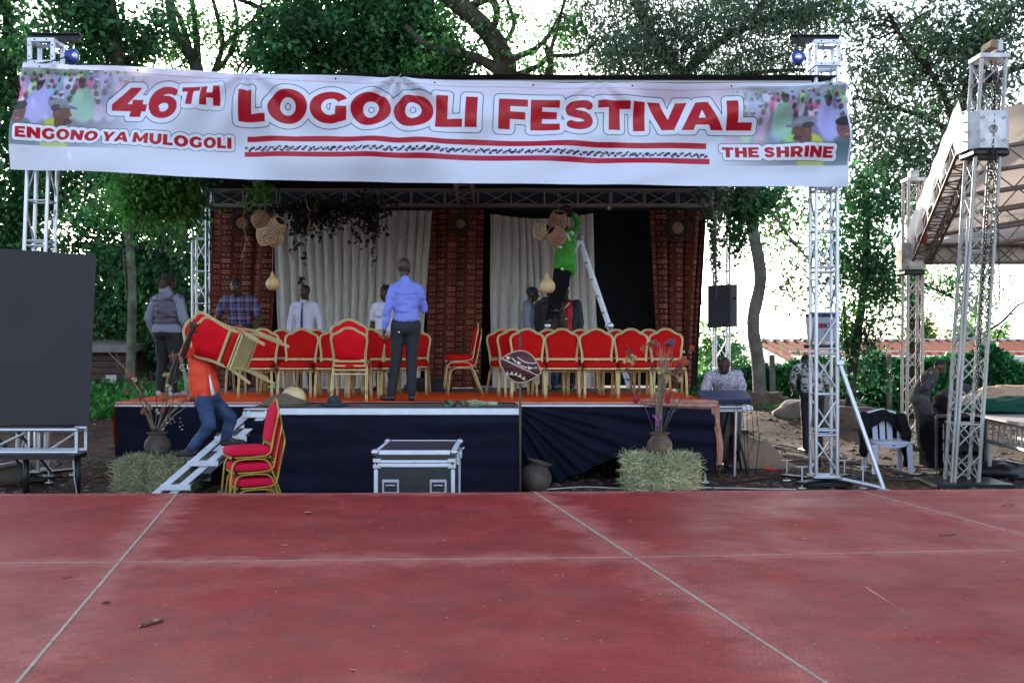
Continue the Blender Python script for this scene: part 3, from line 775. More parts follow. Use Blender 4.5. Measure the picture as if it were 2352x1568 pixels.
               #  red foreground platform
PZ = CAMZ - 1.07
def make_platform():
 T = thing('dance_platform', 'wide low platform of red anti slip panels facing the stage', 'platform', (0, 6, 0))
 m = bpy.data.materials.new("red_antislip_panel"); m.use_nodes = True
 nt = m.node_tree; N = nt.nodes; L = nt.links; b = N["Principled BSDF"]
 tc = N.new("ShaderNodeTexCoord")
 def noisen(scale, detail, vec=None, rough=.55, dist=0):
  n = N.new("ShaderNodeTexNoise"); n.inputs["Scale"].default_value = scale; n.inputs["Detail"].default_value = detail
  n.inputs["Roughness"].default_value = rough; n.inputs["Distortion"].default_value = dist
  L.new(vec or tc.outputs["Object"], n.inputs["Vector"]); return n.outputs[0]
 def ramp(src, a, ca, b_, cb):
  r = N.new("ShaderNodeValToRGB"); r.color_ramp.elements[0].position = a; r.color_ramp.elements[1].position = b_
  r.color_ramp.elements[0].color = ca; r.color_ramp.elements[1].color = cb; L.new(src, r.inputs[0]); return r.outputs[0]
 def mix(f, a, c, mode='MIX'):
  n = N.new("ShaderNodeMixRGB"); n.blend_type = mode
  if isinstance(f, float): n.inputs[0].default_value = f
  else: L.new(f, n.inputs[0])
  L.new(a, n.inputs[1]) if not isinstance(a, tuple) else setattr(n.inputs[1], 'default_value', a)
  L.new(c, n.inputs[2]) if not isinstance(c, tuple) else setattr(n.inputs[2], 'default_value', c)
  return n.outputs[0]
 def math_(op, a, c=None):
  n = N.new("ShaderNodeMath"); n.operation = op
  for i, x in enumerate((a, c)):
   if x is None: continue
   if isinstance(x, (int, float)): n.inputs[i].default_value = x
   else: L.new(x, n.inputs[i])
  return n.outputs[0]
 base = ramp(noisen(1.1, 6, rough=.6), .35, (.20, .008, .009, 1), .68, (.275, .016, .016, 1))
 sep = N.new("ShaderNodeSeparateXYZ"); L.new(tc.outputs["UV"], sep.inputs[0])
 ex = math_('MINIMUM', sep.outputs[0], math_('SUBTRACT', 1.0, sep.outputs[0]))
 ey = math_('MINIMUM', sep.outputs[1], math_('SUBTRACT', 1.0, sep.outputs[1]))
 e = math_('MINIMUM', ex, ey)
 e = math_('ADD', e, math_('MULTIPLY', math_('SUBTRACT', noisen(3.6, 11, rough=.78), .5), .34))
 dust = ramp(e, .0, (1, 1, 1, 1), .075, (0, 0, 0, 1))
 dn = ramp(noisen(1.7, 8, rough=.62, dist=.4), .50, (0, 0, 0, 1), .74, (.62, .62, .62, 1))
 c = mix(dn, base, (.33, .065, .055, 1))
 c = mix(math_('MULTIPLY', dust, .62), c, (.42, .16, .13, 1))
 mp = N.new("ShaderNodeMapping"); mp.inputs["Scale"].default_value = (2.2, 22, 1); mp.inputs["Rotation"].default_value = (0, 0, .12); L.new(tc.outputs["Object"], mp.inputs[0])
 sc = ramp(noisen(1.6, 9, mp.outputs[0], .72), .66, (0, 0, 0, 1), .80, (.55, .55, .55, 1))
 c = mix(sc, c, (.36, .13, .12, 1))
 sp = N.new("ShaderNodeTexVoronoi"); sp.inputs["Scale"].default_value = 9; L.new(tc.outputs["Object"], sp.inputs["Vector"])
 spm = ramp(sp.outputs["Distance"], .035, (1, 1, 1, 1), .07, (0, 0, 0, 1))
 c = mix(math_('MULTIPLY', spm, ramp(noisen(3.3, 3), .5, (0, 0, 0, 1), .6, (.8, .8, .8, 1))), c, (.38, .17, .12, 1))
 mp3 = N.new("ShaderNodeMapping"); mp3.inputs["Scale"].default_value = (5, 1.2, 1); mp3.inputs["Rotation"].default_value = (0, 0, .9); L.new(tc.outputs["Object"], mp3.inputs[0])
 sc2 = ramp(noisen(3.1, 11, mp3.outputs[0], .78), .64, (0, 0, 0, 1), .72, (.5, .5, .5, 1))
 c = mix(sc2, c, (.34, .085, .07, 1))
 gr = ramp(noisen(95, 6, rough=.8), .30, (.66, .66, .66, 1), .70, (1.30, 1.30, 1.30, 1))
 c = mix(1.0, c, gr, 'MULTIPLY')
 bl = ramp(noisen(9, 8, rough=.75), .36, (.80, .78, .80, 1), .62, (1.12, 1.1, 1.1, 1))
 c = mix(1.0, c, bl, 'MULTIPLY')
 fs_ = ramp(noisen(26, 10, rough=.85), .67, (0, 0, 0, 1), .71, (.75, .75, .75, 1))
 c = mix(fs_, c, (.42, .17, .13, 1))
 st = ramp(noisen(1.9, 4, rough=.5), .25, (.72, .70, .70, 1), .34, (1, 1, 1, 1))
 c = mix(1.0, c, st, 'MULTIPLY')
 L.new(c, b.inputs["Base Color"])
 rg = ramp(noisen(1.3, 6, rough=.6), .34, (.40, .40, .40, 1), .66, (.62, .62, .62, 1))
 rg2 = mix(math_('MULTIPLY', dust, .8), rg, (.75, .75, .75, 1))
 L.new(rg2, b.inputs["Roughness"]); b.inputs["Specular IOR Level"].default_value = .10
 mp2 = N.new("ShaderNodeMapping"); mp2.inputs["Scale"].default_value = (1, 1, 1); mp2.inputs["Rotation"].default_value = (0, 0, .19); L.new(tc.outputs["Object"], mp2.inputs[0])
 s2 = N.new("ShaderNodeSeparateXYZ"); L.new(mp2.outputs[0], s2.inputs[0])
 def wave(x, k):
  return math_('POWER', math_('ABSOLUTE', math_('SINE', math_('MULTIPLY', x, k))), 3.0)
 g = math_('MAXIMUM', wave(s2.outputs[0], 150.0), wave(s2.outputs[1], 105.0))
 amp = ramp(noisen(.9, 3), .38, (.12, .12, .12, 1), .62, (1, 1, 1, 1))
 hgt = math_('ADD', math_('MULTIPLY', math_('MULTIPLY', g, amp), .10), math_('MULTIPLY', noisen(2.4, 4), 2.2))
 hgt = math_('ADD', hgt, math_('MULTIPLY', noisen(130, 4), .12))
 dk = ramp(math_('MULTIPLY', g, amp), .35, (1, 1, 1, 1), .95, (.84, .80, .86, 1))
 c = mix(1.0, c, dk, 'MULTIPLY'); L.new(c, b.inputs["Base Color"])
 bp = N.new("ShaderNodeBump"); bp.inputs["Strength"].default_value = .8; bp.inputs["Distance"].default_value = .006
 L.new(hgt, bp.inputs["Height"]); L.new(bp.outputs[0], b.inputs["Normal"])
 PM = m
 TR = mat("seam_trim", (.30, .24, .19), .7, .0, .25, 18, .1, 60)
 X0 = [-9.6, -7.2, -4.79, -2.38, .152, 2.49, 4.9, 7.3, 9.7]
 def rowY(r, x):
  if r == 0: return 7.745 + .025 * x + .006 * max(0, x) ** 2
  if r == 1: return 5.365 + .045 * x + .014 * max(0, x) ** 2 - .0 * x
  return 5.365 - 2.40 * (r - 1) + .06 * x
 def inter(c, r):
  x = X0[c]; y = 7
  for _ in range(12):
   y = rowY(r, x); x = X0[c] - .19 * (y - 7.776)
  return Vector((x, y, 0))
 for c in range(len(X0) - 1):
  for r in range(4):
   A, B, Cc, D = inter(c, r + 1), inter(c + 1, r + 1), inter(c + 1, r), inter(c, r)
   cen = (A + B + Cc + D) / 4
   def ins(p, g=.004):
    d = cen - p; d.z = 0
    return p + Vector((math.copysign(g, d.x), math.copysign(g, d.y), 0))
   dz = RND.uniform(-.002, .002)
   me_v = []; n = 6; fs = []
   q = [ins(A), ins(B), ins(Cc), ins(D)]
   for j in range(n + 1):
    for i in range(n + 1):
     p = q[0].lerp(q[1], i / n).lerp(q[3].lerp(q[2], i / n), j / n)
     me_v.append((p.x, p.y - 6, PZ + dz))
   for j in range(n):
    for i in range(n):
     a = j * (n + 1) + i; fs.append((a, a + 1, a + n + 2, a + n + 1))
   k = len(me_v);
   for p in q: me_v.append((p.x, p.y - 6, PZ + dz - .035))
   cor = [0, n, (n + 1) ** 2 - 1, (n + 1) * n]
   for i in range(4):
    j = (i + 1) % 4
    edge = [cor[i], cor[j]]
    fs.append((k + i, k + j, cor[j], cor[i]))
   me = bpy.data.meshes.new("panel"); me.from_pydata(me_v, [], fs)
   uv = me.uv_layers.new(name="uv")
   li = np.zeros(len(me.loops), dtype=np.int32); me.loops.foreach_get("vertex_index", li)
   li = np.minimum(li, (n + 1) ** 2 - 1)
   uv.data.foreach_set("uv", np.stack([(li % (n + 1)) / n, (li // (n + 1)) / n], 1).astype(np.float32).ravel())
   me.materials.append(PM); me.update()
   add('panel', me, T)
 for c in range(len(X0)):
  a, d = inter(c, 4), inter(c, 0)
  dirv = (d - a).normalized()
  w = (.0058 if c in (3, 4) else .0045)
  for r in range(4):
   p, q = inter(c, r + 1), inter(c, r)
   p = p + dirv * .012; q = q - dirv * .012
   s = Vector((1, 0, 0)) * w
   mb = MB(); z1 = PZ + .0045
   vs = [p - s, p + s, q + s, q - s]
   mb.addm([(v.x, v.y, PZ - .02) for v in vs] + [(v.x, v.y, z1) for v in vs], [(4, 5, 6, 7), (0, 4, 7, 3), (1, 2, 6, 5), (0, 1, 5, 4), (3, 7, 6, 2)])
   mb.build('seam_trim', TR, T)
 for r in (1, 2):
  for c in range(len(X0) - 1):
   p, q = inter(c, r), inter(c + 1, r); d_ = (q - p).normalized() * .012; p = p + d_; q = q - d_; s = Vector((0, .0028, 0))
   MB().addm([(v.x, v.y, PZ + .003) for v in (p - s, q - s, q + s, p + s)] + [(v.x, v.y, PZ - .02) for v in (p - s, q - s, q + s, p + s)], [(0, 1, 2, 3), (0, 4, 5, 1), (2, 6, 7, 3)]).build('seam_trim', TR, T)
 f = MB()
 for k in range(16):
  x0 = -9.6 + k * 1.2
  f.box((x0 + .6, 7.62 + .025 * x0, PZ - .12), (1.18, .04, .14))
 f.build('edge_frame', M['alu_old'], T)
 for k in range(9):
  x0 = -9.3 + k * 2.35
  for yy in (7.5, 5.2, 2.8, .5):
   rod('leg', (x0, yy, 0), (x0, yy, PZ - .05), .025, M['alu_old'], T)
 return T
make_platform()
def on_deck(u, v):
 Y = FPX * 1.07 / (v - 784); p = P(u, v, Y); p.z = PZ; return p
def twig_on(label, u0, v0, u1, v1, r, m, bits=0, broken=False):
 a = on_deck(u0, v0); b = on_deck(u1, v1)
 T = thing('twig', label, 'twig', (a + b) / 2)
 a.z += r; b.z += r * 1.1
 n = 7; pts = wobble(a, b, n, (b - a).length * .10, u0); pts = [Vector((p.x, p.y, max(p.z, PZ + r))) for p in pts]
 rr = [r * (1.0 + .22 * math.sin(i * 2.1 + u0)) for i in range(n + 1)]
 MB().tube(pts, rr, 7).build('stem', m, T)
 if broken:
  q = MB().tube([a + (a - b).normalized() * .004, a - (a - b).normalized() * .03], [r * .6, r * 1.02], 6)
  q.build('broken_end', M['twig_pale'], T)
  MB().tube([(a + (b - a) * .55) + Vector((0, -.001, r * .35)), (a + (b - a) * .8) + Vector((0, -.001, r * .3))], r * .88, 6).build('bare_patch', M['twig_pale'], T)
 return T
twig_on('stubby broken twig lying on the middle red panel', 322, 1440, 374, 1426, .0075, M['twig'], broken=True)
twig_on('thin twig on the shiny panel at the far corner of the platform', 2301, 1161, 2330, 1159, .003, M['twig'])
twig_on('thin dark twig on the shiny panel beyond the cross seam', 2156, 1231, 2196, 1228, .003, M['twig'])
twig_on('small thin twig near the pale seam on the first panel', 142, 1328, 166, 1325, .0025, M['twig'])
def scrape():
 a = on_deck(1987, 1348); b = on_deck(2082, 1410); n = 14; vs = []; r = random.Random(3)
 for i in range(n + 1):
  t = i / n; p = a.lerp(b, t); w = .006 * math.sin(PI * min(1, t * 1.3 + .12)) * r.uniform(.5, 1.3) * (1 - t * .6) + .0008
  for s in (-1, 1): vs.append((p.x + s * w, p.y, PZ + .0035))
 o = MB().addm(vs, [(2 * i, 2 * i + 1, 2 * i + 3, 2 * i + 2) for i in range(n)]).build('scraped_mark', M['leaf_tan'])
 tag(o, 'long pale scraped mark in the paint of the shiny panel', 'mark')
def leaf_on(label, u, v, size, m, seed, ang=0.3, curl=.4, group=None):
 c = on_deck(u, v); r = random.Random(seed)
 mb = MB(); n = 7
 vs = []
 for i in range(n + 1):
  t = i / n; w = math.sin(t * PI) ** .8 * size * .24
  for s in (-1, 0, 1):
   x = (t - .5) * size; y = s * w
   z = .002 + abs(s) * w * curl + curl * size * .3 * (t - .5) ** 2 + (.001 if s == 0 else 0)
   vs.append(c + Vector((x * math.cos(ang) - y * math.sin(ang), x * math.sin(ang) + y * math.cos(ang), z)))
 fs = []
 for i in range(n):
  for k in range(2):
   a = i * 3 + k; fs.append((a, a + 1, a + 4, a + 3))
 mb.addm(vs, fs, True)
 return tag(mb.build('dry_leaf', m), label, 'leaf', group)
M['leaf_tan'] = mat("tan_dead_leaf", (.34, .25, .12), .7, 0, .25, 40)
M['leaf_brown'] = mat("brown_dead_leaf", (.12, .06, .03), .7, 0, .3, 40)
scrape()
for (lab, u, v, sz, m_, sd, an, cu) in (('tan curled leaf on the far middle panel of the platform', 707, 1180, .06, 'leaf_tan', 1, .2, .8),
 ('small crumpled brown leaf above the stubby twig', 244, 1386, .04, 'leaf_brown', 2, .5, .9), ('flat tan leaf just above the cross seam', 654, 1252, .045, 'leaf_tan', 3, 0, .15),
 ('little orange brown leaf alone on the wide shiny panel', 2106, 1467, .022, 'leaf_brown', 4, .4, .8), ('pale dry leaf scrap at the very front of the platform', 810, 1541, .025, 'leaf_tan', 5, -.3, .8),
 ('yellow leaf scrap beside the cross seam near the first corner', 358, 1294, .028, 'leaf_tan', 6, -.2, .4), ('small dark leaf just below the cross seam by the second pale seam', 1585, 1297, .025, 'leaf_brown', 8, .1, .5),
 ('tan leaf touching the second pale seam near the front', 1718, 1443, .030, 'leaf_tan', 9, .1, .3), ('tiny tan leaf below the cross seam near the picture corner', 2305, 1291, .028, 'leaf_tan', 10, .3, .5),
 ('small tan leaf on the shiny far panel above the cross seam', 1848, 1238, .035, 'leaf_tan', 11, -.3, .3)):
 leaf_on(lab, u, v, sz, M[m_], sd, an, cu)
rr_ = random.Random(21); mb_ = MB()
for k_ in range(420):
 v_ = 1140 + 420 * rr_.random() ** 1.2; p_ = on_deck(rr_.uniform(0, 2352), v_); q_ = rr_.uniform(.0012, .0042)
 mb_.box((p_.x, p_.y, PZ + q_ * .4 + .002), (q_ * rr_.uniform(1, 3), q_, q_ * .8), Matrix.Rotation(rr_.random() * 3, 3, 'Z'))
tag(mb_.build('grit', mat("pale_grit", (.32, .22, .17), .9, 0, .4, 30)), kind='stuff')
               #  main stage
SZ = 1.02; SY0, SY1 = 13.66, 18.3
SX0, SX1 = P(266, 925, SY0).x, P(1640, 925, SY0).x
def cloth_sheet(name, fn, nu, nv, matl, parent=None):
 return grid_mesh(name, fn, nu, nv, matl, parent)
def make_stage():
 T = thing('stage', 'raised stage deck with navy skirt and grey plywood boards', 'stage', ((SX0 + SX1) / 2, SY0, 0))
 nx, ny = 6, 2
 for i in range(nx):
  for j in range(ny):
   x0 = SX0 + (SX1 - SX0) * i / nx; x1 = SX0 + (SX1 - SX0) * (i + 1) / nx
   y0 = SY0 + (SY1 - SY0) * j / ny; y1 = SY0 + (SY1 - SY0) * (j + 1) / ny
   MB().box(((x0 + x1) / 2, (y0 + y1) / 2, SZ - .05), (x1 - x0 - .008, y1 - y0 - .008, .08)).build('deck_panel', M['deckgrey'], T)
 for i in range(5):
  for y in (SY0 + .12, 16, SY1 - .1):
   x = SX0 + .1 + (SX1 - SX0 - .2) * i / 4
   rod('leg', (x, y, .02), (x, y, SZ - .1), .03, M['alu'], T)
   MB().box((x, y, .012), (.11, .11, .02)).build('foot_plate', M['alu'], T)
 MB().box(((SX0 + SX1) / 2, SY0 - .012, SZ - .035), (SX1 - SX0, .02, .018)).build('nosing', M['white_alu'], T)
 ex0, ex1 = P(560, 936, 12.66).x, P(1195, 936, 12.66).x
 E = thing('stage_extension', 'projecting grey deck module with white aluminium edge at the stage front', 'stage', ((ex0 + ex1) / 2, 12.66, 0))
 for i in range(3):
  x0 = ex0 + (ex1 - ex0) * i / 3; x1 = ex0 + (ex1 - ex0) * (i + 1) / 3
  MB().box(((x0 + x1) / 2, (12.68 + SY0 - .03) / 2, SZ - .038), (x1 - x0 - .006, SY0 - .03 - 12.68, .05)).build('deck_panel', M['deckgrey'], E)
 MB().box(((ex0 + ex1) / 2, 12.66, SZ - .045), (ex1 - ex0, .03, .075), ch=.006).build('edge_rail', M['white_alu'], E)
 MB().box((ex1 - .012, 13.15, SZ - .05), (.024, .95, .075), ch=.005).build('edge_rail', M['white_alu'], E)
 for x in (ex0 + .1, (ex0 + ex1) / 2, ex1 - .1):
  rod('leg', (x, 12.8, 0), (x, 12.8, SZ - .08), .03, M['alu'], E)
 n = noise
 def fold(x, z, k, a):  # soft folds
  return a * noise.noise(Vector((x * k, z * .8, 2.5)))
 def ext_front(u, v):
  x = ex0 + .02 + (ex1 - ex0 - .03) * u; z = (SZ - .085) * (1 - v) + .0
  sag = .050 * math.exp(-((v - .09) / .05) ** 2) + .018 * math.exp(-((v - .17) / .035) ** 2)
  sag *= (.6 + .4 * math.sin(u * 7 + 1))
  return (x, 12.645 - sag - .040 * noise.noise(Vector((x * 1.1, z * 6, 1))) - .012 * v - .01 * noise.noise(Vector((x * 3, z * 9 + x, 4))), max(.012, z))
 cloth_sheet('skirt', ext_front, 110, 46, M['navy'], E)
 cloth_sheet('skirt', lambda u, v: (ex1 + .012 + .02 * v + .02 * noise.noise(Vector((u * 4, v * 3, 3))), 12.66 + (SY0 - .06 - 12.66) * u, max(.012, (SZ - .085) * (1 - v))), 20, 20, M['navy'], E)
 def left_front(u, v):
  x = SX0 + .02 + (ex0 - SX0) * u; z = (SZ - .065) * (1 - v) + .02
  return (x, SY0 - .05 - .030 * noise.noise(Vector((x * 2.5, z * 3, 1))) - .01 * math.sin(z * 14 + x), z)
 cloth_sheet('skirt', left_front, 60, 30, M['navy'], T)
 cloth_sheet('skirt', lambda u, v: (SX0 + .005 + .02 * noise.noise(Vector((u * 6, v * 3, 8))), SY0 + (SY1 - SY0) * u, (SZ - .10) * (1 - v) + .02), 24, 14, M['navy'], T)
 def hem(x):
  t = (x - ex1) / (SX1 - ex1)
  u_ = 1176 + x / SY0 * FPX
  pts_u = [1195, 1240, 1290, 1340, 1380, 1420, 1600, 1645]; pts_v = [1118, 1112, 1100, 1082, 1062, 1044, 1078, 1090]
  return max(.02, CAMZ - (float(np.interp(u_, pts_u, pts_v)) - 784) * SY0 / FPX)
 def right_front(u, v):
  x = ex1 + .0 + (SX1 - ex1) * u
  h = hem(x); z = (SZ - .045) + (h - (SZ - .045)) * v
  dx = x - ex1 + .15; dz = (SZ - z) + .02
  ang = math.atan2(dz, dx); rad = math.hypot(dx, dz)
  a = .034 * math.sin(ang * 26 + .8 * math.sin(rad * 2)) * min(1, rad * .9) * math.exp(-rad * .35)
  a += .016 * math.sin(ang * 51 + rad * 1.5) * min(1, rad)
  a += .012 * math.sin(z * 30 + x * 1.5) * sstep(x, .9, 1.8)
  return (x, SY0 - .045 - a - .05 * v * math.exp(-abs(x - .9) * .8), z)
 cloth_sheet('skirt', right_front, 150, 60, M['navy'], T)
 cloth_sheet('skirt', lambda u, v: (SX1 + .012 + .015 * noise.noise(Vector((u * 6, v * 3, 8))), SY0 + (SY1 - SY0) * u, (SZ - .09) + (.12 - SZ + .09) * v), 24, 14, M['navy'], T)
 cloth_sheet('skirt', lambda u, v: (SX0 + (SX1 - SX0) * u, SY1 + .01, (SZ - .09) * (1 - v) + .02), 24, 6, M['navy'], T)
 return T, E, ex0, ex1
STAGE, EXT, EX0, EX1 = make_stage()
def make_carpet():
 T = thing('carpet', 'bright orange carpet laid over the stage floor with pale pink backing', 'carpet', ((SX0 + SX1) / 2, SY0 + 1, SZ))
 yb = 16.3
 def top(u, v):
  x = SX0 - .01 + (SX1 - SX0 + .02) * u
  y = SY0 + .16 + (yb - SY0 - .16) * v + .015 * noise.noise(Vector((x * 2, 0, 1))) * (1 - v)
  return (x, y, SZ + .009 + .004 * noise.noise(Vector((x * 3, y * 3, 0))) + .012 * math.exp(-v * 9) * abs(noise.noise(Vector((x * 1.4, 2, 1)))))
 grid_mesh('carpet_top', top, 90, 18, M['orange'], T)
 def lip(u, v):
  x = SX0 - .01 + (SX1 - SX0 + .02) * u
  return (x, SY0 + .165 - .175 * v, SZ + .006 + .004 * noise.noise(Vector((x * 4, v * 2, 0))) - .055 * sstep(v, .82, 1) * (1 if not (EX0 < x < EX1) else 0))
 grid_mesh('backing_strip', lip, 90, 8, M['pink'], T)
 def side(u, v):
  w = .16 * (1 - u)
  y = SY0 - .02 + .8 * u
  x = SX1 + .02 + .05 * v + .05 * math.sin(v * 5 + 1) * v + .02 * noise.noise(Vector((u * 5, v * 4, 1)))
  return (x, y, SZ + .012 - (SZ - .10) * v)
 grid_mesh('side_drape', side, 16, 30, M['orange'], T)
 def roll(u, v):
  t = v; x = SX1 - .95 + .97 * sstep(t, 0, .45); z = SZ + .015 - .02 * t - (SZ - .22) * max(0, t - .45) / .55 * .95
  a = u * PI
  wid = .028 + .035 * math.sin(min(1, t * 1.6) * PI * .9)
  x += .03 * math.sin(t * 9) * (t > .45) + (wid * (u - .5) * 2 if t > .45 else 0) + .02
  y = SY0 - .045 - math.sin(a) * .028 + .01 * math.sin(u * 13 + t * 8)
  if t <= .45: z += -wid * (u - .5) * 2 - .035 * sstep(t, 0, .4)
  return (x, y, z)
 M['pinkdark'] = mat("creased_pink_backing", (.42, .20, .15), .85, 0, .3, 10, .4, 40)
 grid_mesh('rumpled_edge', roll, 14, 60, M['pinkdark'], T)
 def side2(u, v):
  return (SX0 - .02 - .03 * v - .03 * math.sin(v * 6) * v, SY0 + .02 + .5 * u, SZ + .01 - (SZ - .22) * v)
 grid_mesh('side_drape', side2, 10, 24, M['orange'], T)
make_carpet()
               #  truss towers and roof
def truss(T, c0, c1, xa, ya, rc, rb, bay, mt, diag=('f', 'b', 'l', 'r'), n=10, dbl=False, rungs=True, style='zig', gap=.12):
 """c0,c1 centre line ends; xa,ya half-vectors to the chords"""
 c0 = Vector(c0); c1 = Vector(c1); xa = Vector(xa); ya = Vector(ya)
 L = (c1 - c0).length; d = (c1 - c0).normalized()
 cor = [-xa - ya, xa - ya, xa + ya, -xa + ya]
 for c in cor: rod('chord', c0 + c, c1 + c, rc, mt, T, 12)
 nb = max(1, round(L / bay)); h = L / nb
 faces = {'f': (0, 1), 'r': (1, 2), 'b': (2, 3), 'l': (3, 0)}
 for k in range(nb + 1):
  for key, (a, b) in faces.items():
   z = k * h
   if rungs:
    rod('rung', c0 + d * z + cor[a], c0 + d * z + cor[b], rb, mt, T, 7)
    if dbl and k % 2 == 1:
     rod('rung', c0 + d * min(L, z + .06) + cor[a], c0 + d * min(L, z + .06) + cor[b], rb, mt, T, 7)
   if k < nb and key in diag:
    p, q = (a, b) if k % 2 else (b, a)
    z0, z1 = z + h * gap, z + h * (1 - gap)
    if style == 'x':
     rod('brace', c0 + d * z0 + cor[a], c0 + d * z1 + cor[b], rb, mt, T, 6)
     rod('brace', c0 + d * z0 + cor[b], c0 + d * z1 + cor[a], rb, mt, T, 6)
    else:
     rod('brace', c0 + d * z0 + cor[p], c0 + d * z1 + cor[q], rb, mt, T, 6)
def corner_block(T, c, w, h, mt, name='corner_block'):
 """open square frame with drilled plates"""
 c = Vector(c); t = .045
 for sx in (-1, 1):
  for sy in (-1, 1):
   MB().box((c.x + sx * (w / 2 - t / 2), c.y + sy * (w / 2 - t / 2), c.z), (t, t, h - 2 * t - .002), ch=.004).build('block_post', mt, T)
 for sz in (-1, 1):
  z = c.z + sz * (h / 2 - t / 2)
  mb = MB()
  mb.box((c.x, c.y - w / 2 + t / 2, z), (w, t, t)); mb.box((c.x, c.y + w / 2 - t / 2, z), (w, t, t))
  mb.box((c.x - w / 2 + t / 2, c.y, z), (t, w - 2 * t - .002, t)); mb.box((c.x + w / 2 - t / 2, c.y, z), (t, w - 2 * t - .002, t))
  mb.build('block_frame', mt, T)
 hl = MB()
 for sx in (-1, 1):
  for sz in (-1, 1):
   for (ox, oz) in ((.022, .09), (.09, .022)):
    hl.ball((c.x + sx * (w / 2 - ox), c.y - w / 2 - .001, c.z + sz * (h / 2 - oz)), (.010, .004, .010), 8, 4)
 hl.build('bolt_holes', M['black'], T)
def base_plate(T, x, y, z, mt=None):
 mb = MB(); mt = mt or M['black_steel']
 mb.box((x, y, z + .03), (.55, .55, .05), ch=.006); mb.build('base_plate', mt, T)
 for a in (PI / 4, -PI / 4):
  R_ = Matrix.Rotation(a, 3, 'Z')
  MB().box((x, y, z + .07 + (.002 if a > 0 else .0)), (1.15, .12, .026 + (.004 if a > 0 else 0)), R_, ch=.004).build('outrigger', mt, T)
  for s in (-1, 1):
   e = R_ @ Vector((s * .52, 0, 0))
   rod('screw_jack', (x + e.x, y + e.y, z + .0), (x + e.x, y + e.y, z + .27), .011, M['alu'], T)
   rod('jack_handle', (x + e.x - .07, y + e.y, z + .265), (x + e.x + .07, y + e.y, z + .265), .007, M['alu'], T)
   MB().tube([(x + e.x, y + e.y, z), (x + e.x, y + e.y, z + .012)], .05, 12).build('jack_foot', M['alu'], T)
TW = .13
def chain_mb(p, q, step=.032, r=.0042, w=.011, seed=0, sag=0.0):
 mb = MB(); p = Vector(p); q = Vector(q); d = q - p; n = max(2, int(d.length / step))
 for i in range(n):
  t0 = (i - .15) / n; t1 = (i + 1.15) / n
  def pt(t):
   x = p + d * t; x.z -= sag * 4 * t * (1 - t); return x
  a, b = pt(t0), pt(t1)
  ax = (b - a).normalized()
  side = Vector((1, 0, 0)) if i % 2 else Vector((0, 1, 0))
  side = (side - ax * side.dot(ax)); side = side.normalized() * w
  cyc = [a + side * .5, a + side, b - (b - a) * .15 + side, b, b - (b - a) * .15 - side, a - side]
  mb.tube([a + side * .7, a + (b - a) * .25 + side, a + (b - a) * .75 + side, b, a + (b - a) * .75 - side, a + (b - a) * .25 - side, a - side * .7], r, 4, closed=True)
 return mb
def front_tower(label, x, lean_top, xside, z_base, ztop, diag, hoist_side, seed):
 Y = 13.4 + TW
 T = thing('truss_tower', label, 'truss tower', (x, Y, 0))
 c0 = Vector((x, Y, z_base + .10)); c1 = Vector((x + lean_top, Y, ztop))
 truss(T, c0, c1, (TW, 0, 0), (0, TW, 0), .024, .012, .53, M['alu'], diag, dbl=True)
 for z, tag_ in ((z_base + .10, 0),):
  MB().box((x, Y, z - .012), (.34, .34, .024), ch=.004).build('foot_frame', M['alu'], T)
 base_plate(T, x, Y, z_base - .02)
 t = c1 + Vector((0, 0, .17))
 corner_block(T, t, .33, .32, M['white_alu'])
 bx = t.x + hoist_side * .12
 mb = MB()
 z = t.z + .16
 mb.box((bx, t.y, z + .085), (.62, .12, .012)); mb.box((bx, t.y, z + .045), (.62, .012, .066)); mb.box((bx, t.y, z + .006), (.62, .12, .010))
 mb.build('top_beam', M['black_steel'], T)
 hx = bx + hoist_side * .22
 hz = z - .20
 H = thing('chain_hoist', 'blue chain hoist hanging from the black beam of the ' + ('first tower' if seed == 1 else 'second tower'), 'hoist', (hx, t.y - .05, hz))
 R_ = Matrix.Rotation(PI / 2, 3, 'X') if seed == 2 else Matrix.Rotation(PI / 2, 3, 'Y') @ Matrix.Rotation(.5, 3, 'X')
 pr = [(0, -.05), (.075, -.05), (.085, -.04), (.085, -.015), (.06, -.01), (.06, .01), (.085, .015), (.085, .04), (.075, .05), (0, .05)]
 MB().lathe(pr, 22, (0, 0, 0), R_).build('hoist_drum', M['blue'], H, world=False)
 MB().lathe([(0, -.062), (.04, -.062), (.045, -.055), (.045, .055), (.04, .062), (0, .062)], 16, (0, 0, 0), R_).build('hub_cap', M['alu'], H, world=False)
 MB().tube([(0, 0, .08), (0, 0, .13), (.02, 0, .15), (.02, 0, .17), (0, 0, .19), (-.02, 0, .175)], .009, 7).build('hook', M['chain'], H, world=False)
 if seed == 1:
  c = chain_mb((hx - .03, t.y - .12, hz - .02), (t.x - .30, t.y - .28, hz - .15), .034, .005, .013, sag=.04)
 else:
  c = chain_mb((hx + .03, t.y - .05, hz + .32), (hx - .03, t.y - .08, hz - .02), .034, .005, .013)
 c.build('hoist_chain', M['chain'], H)
 c = chain_mb((hx + .02, t.y - .05, hz - .07), (hx + .10, t.y + .02, hz - .75), .034, .005, .013)
 c.build('hoist_chain', M['chain'], H)
 return T
LT = P(73, 1092, 13.53); RT = P(1899, 1115, 13.4)
TOP = CAMZ + (784 - 150) * 13.4 / FPX
front_tower('silver truss tower rising behind the dark video wall with blue hoist', LT.x, .18, 1, .10, TOP, ('l', 'r'), 1, 1)
T2 = front_tower('silver truss tower beside the stage with slanted prop and speaker box', RT.x, .0, -1, .03, TOP - .02, ('f', 'b', 'l', 'r'), -1, 2)
